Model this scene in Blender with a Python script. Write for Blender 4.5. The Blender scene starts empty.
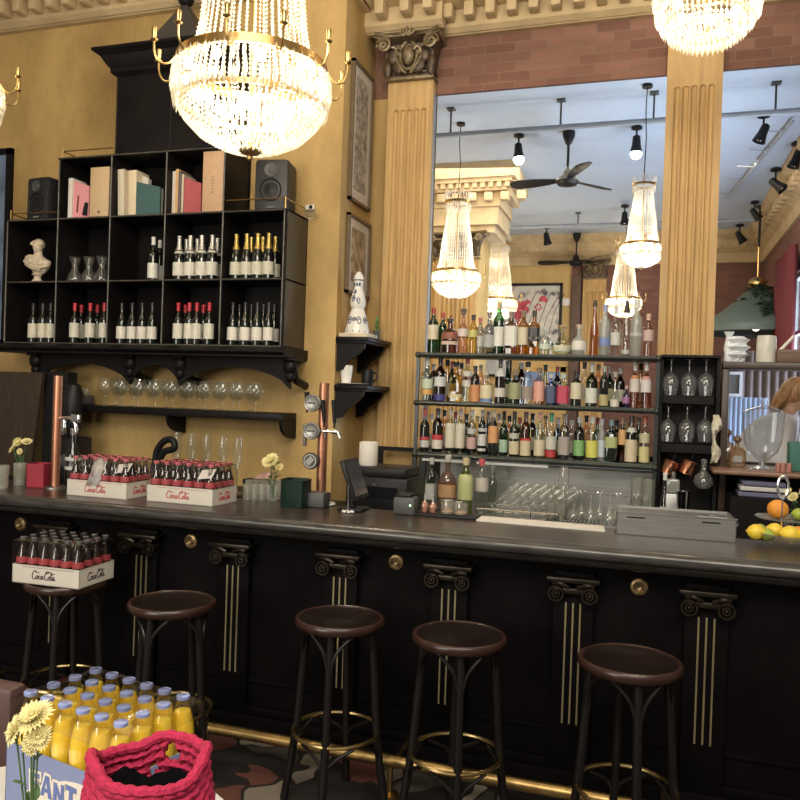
import bpy, bmesh, math, random
from mathutils import Vector, Matrix
PI = math.pi
R_ = math.radians
random.seed(7)
sc = bpy.context.scene
COL = sc.collection

# ------------------------------------------------------------------ camera
EYE = Vector((0, 0, 1.70))
F = 788.0
_y, _p, _r = R_(17.69), R_(-0.41), R_(1.93)
_fw = Vector((-math.sin(_y)*math.cos(_p), math.cos(_y)*math.cos(_p), math.sin(_p)))
_r0 = Vector((math.cos(_y), math.sin(_y), 0)); _u0 = _r0.cross(_fw)
_rt = math.cos(_r)*_r0 + math.sin(_r)*_u0
_up = -math.sin(_r)*_r0 + math.cos(_r)*_u0
cd = bpy.data.cameras.new('camera'); cam = bpy.data.objects.new('camera', cd); COL.objects.link(cam)
cd.sensor_width = 36; cd.lens = F/800*36; cd.clip_start = .05; cd.clip_end = 100
m = Matrix((( _rt.x, _up.x, -_fw.x, EYE.x), (_rt.y, _up.y, -_fw.y, EYE.y), (_rt.z, _up.z, -_fw.z, EYE.z), (0, 0, 0, 1)))
cam.matrix_world = m
sc.camera = cam

# ------------------------------------------------------------------ world, lights, exposure
sc.view_settings.view_transform = 'Standard'; sc.view_settings.look = 'None'
sc.view_settings.gamma = 1.0; sc.view_settings.use_curve_mapping = False
sc.view_settings.exposure = 0.0
sc.cycles.use_denoising = True
sc.cycles.max_bounces = 8; sc.cycles.transparent_max_bounces = 40
sc.cycles.caustics_reflective = False; sc.cycles.caustics_refractive = False
sc.cycles.sample_clamp_indirect = 4.0
w = bpy.data.worlds.new('world'); sc.world = w; w.use_nodes = True
w.node_tree.nodes['Background'].inputs[0].default_value = (1.0, .88, .72, 1)
w.node_tree.nodes['Background'].inputs[1].default_value = .22

def area(name, loc, target, sx, sy, power, color):
    l = bpy.data.lights.new(name, 'AREA'); l.shape = 'RECTANGLE'; l.size = sx; l.size_y = sy
    l.energy = power; l.color = color
    o = bpy.data.objects.new(name, l); COL.objects.link(o); o.location = loc
    d = Vector(target)-Vector(loc); o.rotation_euler = d.to_track_quat('-Z', 'Y').to_euler()
    return o
area('hall_light', (-1.6, 3.3, 5.25), (-1.7, 4.6, 1.0), 3.6, 1.6, 42, (1, .90, .74))  # added overhead fill, not an actual lamp of the hall
area('street_window_light', (.4, -1.0, 4.3), (-1.7, 5.5, 1.9), 4.5, 1.8, 250, (1, .94, .82))  # added frontal fill from behind the camera, no window there
l_ = bpy.data.lights.new('table_spotlight', 'SPOT'); l_.energy = 85; l_.color = (1, .88, .70); l_.spot_size = R_(38); l_.spot_blend = .8; l_.shadow_soft_size = .12  # added spot that brightens the table, no fixture behind it
o_ = bpy.data.objects.new('table_spotlight', l_); COL.objects.link(o_); o_.location = (-.75, -.1, 3.3); o_.rotation_euler = (Vector((-1.12, 1.35, .9))-Vector((-.75, -.1, 3.3))).to_track_quat('-Z', 'Y').to_euler()
area('street_window_light', (-3.2, -1.8, 2.2), (-3.2, 5.4, 1.6), 2.5, 1.8, 120, (1, .94, .82))  # added low fill for the wall under the cabinet
area('dining_window_light', (2.5, 12.3, 1.9), (-3.5, 12.8, 4.6), 9.0, 2.6, 900, (.66, .80, 1.0))  # added cool area light that brightens the mirrored room's ceiling
area('dining_lamp_light', (-1.0, 12.5, 5.33), (-1.2, 14.0, 0), 5.0, 4.0, 330, (1, .88, .70))  # added warm area light over the mirrored room, no such lamp

# ------------------------------------------------------------------ pixel to point on a known plane
def ray(px, py): return _fw + _rt*((px-400)/F) - _up*((py-400)/F)
def PY(px, py, Y): d = ray(px, py); return EYE + d*(Y/d.y)
def PZ(px, py, Z): d = ray(px, py); return EYE + d*((Z-EYE.z)/d.z)
def PXp(px, py, X): d = ray(px, py); return EYE + d*(X/d.x)
def MPP(p): return (Vector(p)-EYE).dot(_fw)/F        # metres per pixel at p

# ------------------------------------------------------------------ materials
MATS = {}
def nodes(name):
    m = bpy.data.materials.new(name); m.use_nodes = True
    nt = m.node_tree; return m, nt, nt.nodes['Principled BSDF']
def S(nt, kind, **kw):
    n = nt.nodes.new(kind)
    for k, v in kw.items():
        if k.startswith('i_'): n.inputs[k[2:].replace('_', ' ')].default_value = v
        else: setattr(n, k, v)
    return n
def coords(nt, scale=(1, 1, 1), rot=(0, 0, 0)):
    tc = S(nt, 'ShaderNodeTexCoord'); mp = S(nt, 'ShaderNodeMapping')
    mp.inputs['Scale'].default_value = scale; mp.inputs['Rotation'].default_value = rot
    nt.links.new(tc.outputs['Object'], mp.inputs['Vector']); return mp.outputs[0]
def ramp(nt, fac, stops):
    r = S(nt, 'ShaderNodeValToRGB'); e = r.color_ramp.elements
    while len(e) < len(stops): e.new(.5)
    for k, (p, c) in enumerate(stops): e[k].position = p; e[k].color = (*c, 1)
    nt.links.new(fac, r.inputs[0]); return r.outputs[0]
def M(name, col=(.5, .5, .5), rough=.5, metal=0, var=0.12, scale=8, bump=0, spec=.5, coat=0, stretch=(1, 1, 1)):
    if name in MATS: return MATS[name]
    m, nt, b = nodes(name)
    v = coords(nt, stretch)
    n = S(nt, 'ShaderNodeTexNoise'); n.inputs['Scale'].default_value = scale; n.inputs['Detail'].default_value = 5
    nt.links.new(v, n.inputs['Vector'])
    lo = tuple(max(0, c*(1-var)) for c in col); hi = tuple(min(1, c*(1+var)) for c in col)
    nt.links.new(ramp(nt, n.outputs[0], [(.3, lo), (.7, hi)]), b.inputs['Base Color'])
    b.inputs['Roughness'].default_value = rough; b.inputs['Metallic'].default_value = metal
    b.inputs['Specular IOR Level'].default_value = spec; b.inputs['Coat Weight'].default_value = coat
    if bump:
        bp = S(nt, 'ShaderNodeBump'); bp.inputs['Strength'].default_value = bump; bp.inputs['Distance'].default_value = .01
        nt.links.new(n.outputs[0], bp.inputs['Height']); nt.links.new(bp.outputs[0], b.inputs['Normal'])
    MATS[name] = m; return m
def glass(name, tint=(.95, .97, .96), gloss=1.0, rough=.02, milky=0.0, milkcol=(.9, .9, .9)):
    if name in MATS: return MATS[name]
    m = bpy.data.materials.new(name); m.use_nodes = True; nt = m.node_tree; nt.nodes.clear()
    out = S(nt, 'ShaderNodeOutputMaterial'); tr = S(nt, 'ShaderNodeBsdfTransparent'); gl = S(nt, 'ShaderNodeBsdfGlossy')
    tr.inputs[0].default_value = (*tint, 1); gl.inputs['Roughness'].default_value = rough
    gl.inputs[0].default_value = (gloss, gloss, gloss, 1)
    fr = S(nt, 'ShaderNodeLayerWeight'); fr.inputs[0].default_value = .5
    mt = S(nt, 'ShaderNodeMath', operation='MULTIPLY_ADD'); mt.inputs[1].default_value = .75; mt.inputs[2].default_value = .07
    pw = S(nt, 'ShaderNodeMath', operation='POWER'); pw.inputs[1].default_value = 2.6
    nt.links.new(fr.outputs['Facing'], pw.inputs[0]); nt.links.new(pw.outputs[0], mt.inputs[0])
    mx = S(nt, 'ShaderNodeMixShader'); nt.links.new(mt.outputs[0], mx.inputs[0])
    base = tr.outputs[0]
    if milky:
        df = S(nt, 'ShaderNodeBsdfDiffuse'); df.inputs[0].default_value = (*milkcol, 1)
        tl = S(nt, 'ShaderNodeBsdfTranslucent'); tl.inputs[0].default_value = (*milkcol, 1)
        a = S(nt, 'ShaderNodeMixShader'); a.inputs[0].default_value = .5
        nt.links.new(df.outputs[0], a.inputs[1]); nt.links.new(tl.outputs[0], a.inputs[2])
        c = S(nt, 'ShaderNodeMixShader'); c.inputs[0].default_value = milky
        nt.links.new(tr.outputs[0], c.inputs[1]); nt.links.new(a.outputs[0], c.inputs[2]); base = c.outputs[0]
    nt.links.new(base, mx.inputs[1]); nt.links.new(gl.outputs[0], mx.inputs[2]); nt.links.new(mx.outputs[0], out.inputs[0])
    MATS[name] = m; return m
def glow(name, col, strength):
    if name in MATS: return MATS[name]
    m, nt, b = nodes(name); b.inputs['Base Color'].default_value = (*col, 1)
    b.inputs['Emission Color'].default_value = (*col, 1); b.inputs['Emission Strength'].default_value = strength
    MATS[name] = m; return m

def plaster(name, lo, hi):
    m, nt, b = nodes(name); v = coords(nt, (1, 1, .45))
    n1 = S(nt, 'ShaderNodeTexNoise'); n1.inputs['Scale'].default_value = 1.7; n1.inputs['Detail'].default_value = 7; n1.inputs['Roughness'].default_value = .65
    nt.links.new(v, n1.inputs['Vector'])
    nt.links.new(ramp(nt, n1.outputs[0], [(.33, lo), (.68, hi)]), b.inputs['Base Color'])
    b.inputs['Roughness'].default_value = .7
    n2 = S(nt, 'ShaderNodeTexNoise'); n2.inputs['Scale'].default_value = 25
    bp = S(nt, 'ShaderNodeBump'); bp.inputs['Strength'].default_value = .15; bp.inputs['Distance'].default_value = .01
    nt.links.new(n2.outputs[0], bp.inputs['Height']); nt.links.new(bp.outputs[0], b.inputs['Normal'])
    MATS[name] = m; return m
def brick(name, c1, c2, mortar):
    m, nt, b = nodes(name)
    tc = S(nt, 'ShaderNodeTexCoord'); sp = S(nt, 'ShaderNodeSeparateXYZ'); cb = S(nt, 'ShaderNodeCombineXYZ')
    ad = S(nt, 'ShaderNodeMath', operation='ADD')
    nt.links.new(tc.outputs['Object'], sp.inputs[0]); nt.links.new(sp.outputs[0], ad.inputs[0]); nt.links.new(sp.outputs[1], ad.inputs[1])
    nt.links.new(ad.outputs[0], cb.inputs[0]); nt.links.new(sp.outputs[2], cb.inputs[1])
    br = S(nt, 'ShaderNodeTexBrick'); br.inputs['Scale'].default_value = 1
    br.inputs['Brick Width'].default_value = .24; br.inputs['Row Height'].default_value = .075; br.inputs['Mortar Size'].default_value = .006
    br.inputs['Mortar Smooth'].default_value = .6
    br.inputs['Color1'].default_value = (*c1, 1); br.inputs['Color2'].default_value = (*c2, 1); br.inputs['Mortar'].default_value = (*mortar, 1)
    nt.links.new(cb.outputs[0], br.inputs['Vector'])
    ns = S(nt, 'ShaderNodeTexNoise'); ns.inputs['Scale'].default_value = 7; ns.inputs['Detail'].default_value = 6
    mx = S(nt, 'ShaderNodeMix', data_type='RGBA', blend_type='OVERLAY'); mx.inputs[0].default_value = .45
    nt.links.new(br.outputs[0], mx.inputs[6]); nt.links.new(ns.outputs[0], mx.inputs[7]); nt.links.new(mx.outputs[2], b.inputs['Base Color'])
    bp = S(nt, 'ShaderNodeBump'); bp.inputs['Strength'].default_value = .5; bp.inputs['Distance'].default_value = .02
    nt.links.new(ns.outputs[0], bp.inputs['Height']); nt.links.new(bp.outputs[0], b.inputs['Normal'])
    b.inputs['Roughness'].default_value = .85; MATS[name] = m; return m
def terrazzo(name):
    m, nt, b = nodes(name); v = coords(nt)
    ns = S(nt, 'ShaderNodeTexNoise'); ns.inputs['Scale'].default_value = 3
    vm = S(nt, 'ShaderNodeMix', data_type='RGBA'); vm.inputs[0].default_value = .32
    nt.links.new(v, ns.inputs['Vector']); nt.links.new(v, vm.inputs[6]); nt.links.new(ns.outputs[1], vm.inputs[7])
    vo = S(nt, 'ShaderNodeTexVoronoi'); vo.inputs['Scale'].default_value = 6.5
    nt.links.new(vm.outputs[2], vo.inputs['Vector'])
    ed = S(nt, 'ShaderNodeTexVoronoi', feature='DISTANCE_TO_EDGE'); ed.inputs['Scale'].default_value = 6.5
    nt.links.new(vm.outputs[2], ed.inputs['Vector'])
    sp = S(nt, 'ShaderNodeSeparateColor'); nt.links.new(vo.outputs['Color'], sp.inputs[0])
    c = ramp(nt, sp.outputs[0], [(0, (.02, .018, .018)), (.36, (.03, .028, .026)), (.42, (.20, .17, .135)), (.58, (.26, .23, .185)), (.66, (.12, .05, .04)), (.80, (.08, .07, .06))])
    r = c.node; r.color_ramp.interpolation = 'CONSTANT'
    mx = S(nt, 'ShaderNodeMix', data_type='RGBA')
    lt = S(nt, 'ShaderNodeMath', operation='LESS_THAN'); lt.inputs[1].default_value = .05
    nt.links.new(ed.outputs['Distance'], lt.inputs[0]); nt.links.new(lt.outputs[0], mx.inputs[0])
    nt.links.new(c, mx.inputs[6]); mx.inputs[7].default_value = (.025, .022, .02, 1)
    nt.links.new(mx.outputs[2], b.inputs['Base Color']); b.inputs['Roughness'].default_value = .3
    MATS[name] = m; return m
WALL = plaster('ochre_plaster', (.35, .225, .08), (.60, .40, .155))
WALLB = plaster('yellow_plaster', (.52, .34, .12), (.66, .46, .19))
CREAM = M('cream_stucco', (.52, .39, .22), .7, var=.15, scale=5, bump=.1)
PILM = M('pilaster_paint', (.52, .33, .13), .55, var=.16, scale=4, stretch=(6, 6, .5))
BRICK = brick('red_brick', (.165, .075, .052), (.25, .125, .088), (.20, .125, .09))
BRICKD = brick('dark_brick', (.16, .07, .055), (.22, .10, .075), (.16, .11, .09))
FLOOR = terrazzo('terrazzo')
BLACK = M('black_painted_wood', (.009, .0075, .0075), .42, var=.3, scale=5, spec=.15)
BARBLK = M('bar_front_black', (.005, .0042, .0045), .55, var=.3, scale=4, spec=.04)
COUNTER = M('dark_worn_counter', (.034, .024, .019), .32, var=.5, scale=6, coat=.08, stretch=(1, 5, 1), bump=.05)
NOSE = M('grey_counter_edge', (.065, .06, .056), .28, var=.4, scale=9, metal=.35, stretch=(1, 6, 6))
GOLD = M('brass', (.62, .42, .17), .28, metal=1, var=.12)
DGOLD = M('aged_brass', (.42, .28, .11), .38, metal=1, var=.25, scale=14)
STEEL = M('brushed_steel', (.34, .335, .325), .42, metal=1, var=.12, scale=6, stretch=(1, 1, 20))
CHROME = M('chrome', (.75, .75, .75), .12, metal=1, var=.03)
COPPER = M('copper', (.72, .33, .19), .30, metal=1, var=.15)
COPPERT = M('copper_pipe', (.52, .24, .15), .38, metal=.9, var=.15)
SEAT = M('dark_stained_seat', (.012, .007, .006), .33, var=.4, scale=10, coat=.12, spec=.3, stretch=(1, 8, 1))
SEATRIM = M('reddish_seat_rim', (.034, .015, .011), .30, var=.3, scale=12)  # rim redder and lighter than the seat top
LEGM = M('stool_leg_black', (.010, .008, .0075), .33, var=.2, spec=.3)
WHITEC = M('white_card', (.62, .57, .50), .6, var=.05)
WHITE = M('white_ceramic', (.75, .73, .68), .25, var=.04)
PAPER = M('paper', (.68, .64, .58), .7, var=.04)
PLBLK = M('black_plastic', (.012, .012, .013), .42, var=.15, spec=.25)
DGREY = M('dark_grey_plastic', (.07, .07, .07), .5, var=.1)
GLASS = glass('clear_glass')
GLASSW = glass('drinking_glass', (.93, .95, .94), 1.0, .03, milky=.09, milkcol=(.85, .83, .76))
FROST = glass('frosted_glass', (.8, .84, .84), .9, .15, milky=.5, milkcol=(.72, .72, .68))
FILM = glass('plastic_film', (.97, .95, .95), .6, .10)
CRYST = glass('crystal', (.95, .93, .88), 1.0, .06, milky=.62, milkcol=(.95, .90, .78))
BULB = glow('bulb_glow', (1, .88, .68), 60)
CEILM = M('mirrored_ceiling_paint', (.50, .57, .67), .8, var=.03)

# ------------------------------------------------------------------ mesh helpers
def nb(): return bmesh.new()
def obj(name, bm, mat, parent=None, smooth=True, loc=None, rot=None, angle=40):
    me = bpy.data.meshes.new(name); bmesh.ops.recalc_face_normals(bm, faces=bm.faces)
    bm.to_mesh(me); bm.free()
    for mm in (mat if isinstance(mat, (list, tuple)) else [mat]): me.materials.append(mm)
    if smooth:
        for p in me.polygons: p.use_smooth = True
        try: me.set_sharp_from_angle(angle=R_(angle))
        except Exception: pass
    o = bpy.data.objects.new(name, me); COL.objects.link(o)
    if parent: o.parent = parent
    if loc is not None: o.location = loc
    if rot is not None: o.rotation_euler = rot
    return o
def empty(name, loc=(0, 0, 0), rz=0):
    o = bpy.data.objects.new(name, None); COL.objects.link(o); o.location = loc; o.rotation_euler = (0, 0, rz); o.empty_display_size = .05
    return o
def tag(o, label, cat, group=None, kind=None):
    o['label'] = label; o['category'] = cat
    if group: o['group'] = group
    if kind: o['kind'] = kind
    return o
def struct(o, label=None):
    o['kind'] = 'structure'
    if label: o['label'] = label
    o['category'] = o.name.split('_')[0] if not o.name.startswith('trim') else 'trim'
    return o
def box(bm, x0, x1, y0, y1, z0, z1, mi=0, mat=None, bevel=0):
    vs = [bm.verts.new(v) for v in ((x0, y0, z0), (x1, y0, z0), (x1, y1, z0), (x0, y1, z0), (x0, y0, z1), (x1, y0, z1), (x1, y1, z1), (x0, y1, z1))]
    fs = []
    for q in ((0, 3, 2, 1), (4, 5, 6, 7), (0, 1, 5, 4), (1, 2, 6, 5), (2, 3, 7, 6), (3, 0, 4, 7)):
        f = bm.faces.new([vs[k] for k in q]); f.material_index = mi; fs.append(f)
    if bevel:
        es = list({e for f in fs for e in f.edges})
        r = bmesh.ops.bevel(bm, geom=es, offset=bevel, segments=2, affect='EDGES', profile=.5)
        nv = {v for f in r['faces'] for v in f.verts} | {v for v in vs if v.is_valid}
        vs = list(nv)
    if mat is not None: bmesh.ops.transform(bm, matrix=mat, verts=[v for v in vs if v.is_valid])
    return vs
def lathe(bm, prof, seg=20, at=(0, 0, 0), mi=0, sq=None, caps=True, mat=None):
    """prof: (r, z) list; sq: squareness per point 0..1 or None"""
    rings = []
    for k, (r, z) in enumerate(prof):
        q = 0 if sq is None else (sq[k] if isinstance(sq, (list, tuple)) else sq)
        ring = []
        for j in range(seg):
            a = 2*PI*(j+.5)/seg; c, s = math.cos(a), math.sin(a)
            rr = r
            if q: n = 2+6*q; rr = r/((abs(c)**n+abs(s)**n)**(1/n)) * (1-.0*q)
            v = Vector((rr*c+at[0], rr*s+at[1], z+at[2]))
            if mat: v = mat @ v
            ring.append(bm.verts.new(v))
        rings.append(ring)
    for a, b in zip(rings, rings[1:]):
        for j in range(seg):
            f = bm.faces.new((a[j], a[(j+1) % seg], b[(j+1) % seg], b[j])); f.material_index = mi
    if caps:
        if prof[0][0] > 1e-4: bm.faces.new(list(reversed(rings[0]))).material_index = mi
        if prof[-1][0] > 1e-4: bm.faces.new(rings[-1]).material_index = mi
    return rings
def tube(bm, pts, r, seg=8, closed=False, mi=0, caps=True):
    pts = [Vector(p) for p in pts]; n = len(pts); rings = []
    prev = None
    for k in range(n):
        if closed: t = pts[(k+1) % n]-pts[k-1]
        else: t = pts[min(k+1, n-1)]-pts[max(k-1, 0)]
        t.normalize()
        if prev is None:
            a = Vector((0, 0, 1)) if abs(t.z) < .9 else Vector((1, 0, 0)); nrm = t.cross(a).normalized()
        else: nrm = (prev - t*prev.dot(t)).normalized()
        prev = nrm; bn = t.cross(nrm)
        rr = r[k] if isinstance(r, (list, tuple)) else r
        rings.append([bm.verts.new(pts[k]+(nrm*math.cos(2*PI*j/seg)+bn*math.sin(2*PI*j/seg))*rr) for j in range(seg)])
    rng = range(n if closed else n-1)
    for k in rng:
        a, b = rings[k], rings[(k+1) % n]
        off = 0
        if closed and k == n-1:
            off = min(range(seg), key=lambda o: (a[0].co-b[o].co).length)
        for j in range(seg):
            f = bm.faces.new((a[j], a[(j+1) % seg], b[(j+1+off) % seg], b[(j+off) % seg])); f.material_index = mi
    if not closed and caps:
        bm.faces.new(list(reversed(rings[0]))).material_index = mi; bm.faces.new(rings[-1]).material_index = mi
def ring_pts(r, z, n=32, cx=0, cy=0): return [(cx+r*math.cos(2*PI*k/n), cy+r*math.sin(2*PI*k/n), z) for k in range(n)]
def ball(bm, c, r, sx=1, sy=1, sz=1, u=14, v=9, mi=0, rot=None):
    mt = Matrix.Translation(c) @ (rot if rot else Matrix.Identity(4)) @ Matrix.Diagonal((r*sx, r*sy, r*sz, 1))
    g = bmesh.ops.create_uvsphere(bm, u_segments=u, v_segments=v, radius=1, matrix=mt)
    for f in {f for vv in g['verts'] for f in vv.link_faces}: f.material_index = mi
    return g['verts']
def extrude_profile(bm, prof, x0, x1, axis='x', mi=0, m0=0, m1=0):
    """prof: (out, z) closed polygon, out towards -Y; extruded along X. m0/m1: mitre: x shifts by out*m"""
    a = [bm.verts.new((x0+m0*o, -o, z)) for o, z in prof]; b = [bm.verts.new((x1+m1*o, -o, z)) for o, z in prof]
    n = len(prof)
    for k in range(n): bm.faces.new((a[k], a[(k+1) % n], b[(k+1) % n], b[k])).material_index = mi
    bm.faces.new(a); bm.faces.new(list(reversed(b)))
def prism(bm, poly, y0, y1, mi=0):
    """poly (x,z) extruded from y0 to y1"""
    a = [bm.verts.new((x, y0, z)) for x, z in poly]; b = [bm.verts.new((x, y1, z)) for x, z in poly]; n = len(poly)
    for k in range(n): bm.faces.new((a[k], a[(k+1) % n], b[(k+1) % n], b[k])).material_index = mi
    bm.faces.new(a).material_index = mi; bm.faces.new(list(reversed(b))).material_index = mi
def xprism(bm, poly, x0, x1, mi=0):
    """poly (y,z) extruded from x0 to x1"""
    a = [bm.verts.new((x0, y, z)) for y, z in poly]; b = [bm.verts.new((x1, y, z)) for y, z in poly]; n = len(poly)
    for k in range(n): bm.faces.new((a[k], a[(k+1) % n], b[(k+1) % n], b[k])).material_index = mi
    bm.faces.new(a).material_index = mi; bm.faces.new(list(reversed(b))).material_index = mi
def dup(o, loc, rz=None, label=None, group=None, scale=None):
    def rec(s, parent):
        c = s.copy(); COL.objects.link(c); c.parent = parent
        for ch in s.children: rec(ch, c)
        return c
    r = rec(o, None); r.location = loc
    if rz is not None: r.rotation_euler = (0, 0, rz)
    if scale is not None: r.scale = (scale, scale, scale)
    if label: r['label'] = label
    if group: r['group'] = group
    return r
def catmull(p, n=6, closed=False):
    p = [Vector(q) for q in p]; out = []; m = len(p)
    for k in range(m if closed else m-1):
        a = p[(k-1) % m] if closed else p[max(k-1, 0)]; b = p[k]; c = p[(k+1) % m]; d = p[(k+2) % m] if closed else p[min(k+2, m-1)]
        for j in range(n):
            t = j/n
            out.append(.5*((2*b)+(c-a)*t+(2*a-5*b+4*c-d)*t*t+(3*b-a-3*c+d)*t**3))
    if not closed: out.append(p[-1])
    return out
ORD = ['first', 'second', 'third', 'fourth', 'fifth', 'sixth', 'seventh', 'eighth', 'ninth', 'tenth', 'eleventh', 'twelfth']

# ================================================================== SETTING
CEIL = 5.4
YL, YM, XC = 5.36, 6.0, -2.22          # left wall plane, mirror wall plane, corner
ZO = 4.07                               # top of the mirror openings
XR = 1.9
FARY = 18.2
b = nb(); box(b, -9, 5, -2.5, 18.5, -.1, 0); struct(obj('floor', b, FLOOR, smooth=False))
b = nb(); box(b, -9, XR+.2, -2.5, 6.0, CEIL, CEIL+.1); struct(obj('ceiling', b, CREAM, smooth=False), 'cream ceiling over the bar')
b = nb(); box(b, -9, XC, YL, YL+.1, 0, CEIL); struct(obj('wall_left', b, WALL, smooth=False), 'mottled ochre plaster wall behind the black wine cabinet')
b = nb(); box(b, XC-.1, XC, YL+.1, YM, 0, CEIL); struct(obj('wall_return', b, WALL, smooth=False), 'narrow ochre wall turning the corner, hung with pictures')
# mirror wall, its mirrors left as two tall openings (brick above)
b = nb()
box(b, XC, XR+.2, YM, YM+.03, ZO, CEIL)
struct(obj('wall_back', b, BRICK, smooth=False), 'red brick wall above the tall mirror openings')
b = nb(); box(b, XC, -1.694, YM+.0, YM+.03, 0, ZO); box(b, 0.045, .39, YM, YM+.03, 0, ZO); box(b, 1.75, XR+.2, YM, YM+.25, 0, ZO); box(b, -1.70, .02, YM, YM+.25, 0, 1.15); box(b, .40, 1.75, YM, YM+.25, 0, 1.15)
struct(obj('wall_lower', b, WALL, smooth=False), 'ochre wall piers beside the tall mirror openings')
# slim metal edge of the left mirror opening
b = nb(); box(b, -1.716, -1.694, YM-.06, YM+.02, 1.15, ZO); struct(obj('trim_1', b, STEEL, smooth=False), 'slim grey metal edge strip beside the left pilaster')

# pilasters with flutes
def pilaster(name, x0, x1, y, z0, z1, zf, mat, nfl=5):
    d = .10; b = nb(); w_ = x1-x0; mg = w_*.12; step = (w_-2*mg)/nfl; rr = step*.40
    def section(z, f):                                # f: channel half width factor
        pts = [(x0, 0)]
        pts.append((x0, -d))
        for k in range(nfl):
            cx = x0+mg+step*(k+.5)
            for t in range(9):
                a = PI*t/8; pts.append((cx-rr*f*math.cos(a), -d+.85*rr*f*math.sin(a)))
        pts += [(x1, -d), (x1, 0)]
        return [b.verts.new((px_, y+py_, z)) for px_, py_ in pts]
    secs = [section(z0, 1), section(zf, 1)]+[section(zf+rr*math.sin(t*PI/2/5), max(.02, math.cos(t*PI/2/5))) for t in range(1, 6)]
    secs.append(section(zf+rr+.002, .0)); secs.append(section(z1, .0))
    for A, B_ in zip(secs, secs[1:]):
        for k in range(len(A)-1): b.faces.new((A[k], A[k+1], B_[k+1], B_[k]))
    return struct(obj(name, b, mat, angle=50))
PFY = YM-.10
o = pilaster('trim_2', PY(388.5, 80, PFY).x, PY(433.5, 80, PFY).x, YM, 1.28, PY(410, 80, 5.87).z, PY(410, 108, 5.9).z-.03, PILM); o['label'] = 'fluted ochre pilaster under the dark carved capital'
o = pilaster('trim_3', PY(668, 55, PFY).x, PY(724, 52, PFY).x, YM, 1.28, 4.28, PY(694, 84, PFY).z-.03, PILM); o['label'] = 'fluted ochre pilaster under the right chandelier'
# cornice bands
ZD = PY(500, 12, YM-.2).z                              # underside of the dentils
PROF = [(0, 4.50), (.05, 4.50), (.05, 4.53), (.07, 4.56), (.07, ZD-.06), (.11, ZD-.03), (.11, ZD+.10), (.26, ZD+.12), (.26, ZD+.22), (.34, ZD+.30), (.42, 5.25), (.42, 5.40), (0, 5.40)]
def cornice(name, x0, x1, y, prof=PROF, m0=0, m1=0, dent=True, mat=CREAM, zdent=(ZD+.07, ZD+.11), lab=None):
    b = nb(); extrude_profile(b, prof, x0, x1, m0=m0, m1=m1)
    if dent:
        n = int((x1-x0)/.16)
        for k in range(n):
            x = x0+.05+k*(x1-x0)/n
            box(b, x, x+.075, -.22, -.08, zdent[0]-.07, zdent[1]-.0, bevel=.012)
    o = struct(obj(name, b, mat, angle=25)); o.location = (0, y, 0)
    if lab: o['label'] = lab
    return o
cornice('trim_4', -1.66, XR, YM, lab='cream dentil cornice above the red brick')
PROFL = [(o_, z+.145 if z < 5.2 else z) for o_, z in PROF]
cornice('trim_5', -9, XC, YL, prof=PROFL, m1=1, zdent=(ZD+.215, ZD+.255), lab='cream cornice above the ochre wall behind the cabinet')
# cornice on the return wall and entablature block over capital
b = nb(); extrude_profile(b, PROFL, 0, YM-YL, m0=-1)
o = struct(obj('trim_6', b, CREAM, angle=25), 'cream cornice on the return wall'); o.rotation_euler = (0, 0, PI/2); o.location = (XC, YL, 0)
b = nb(); extrude_profile(b, PROF, -2.22, -1.60); 
for x in (-2.1, -1.9, -1.72): box(b, x, x+.075, -.24, -.08, ZD, ZD+.11, bevel=.012)
o = struct(obj('trim_7', b, CREAM, angle=25), 'cream entablature block above the dark carved capital'); o.location = (0, YM-.16, 0)

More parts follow.
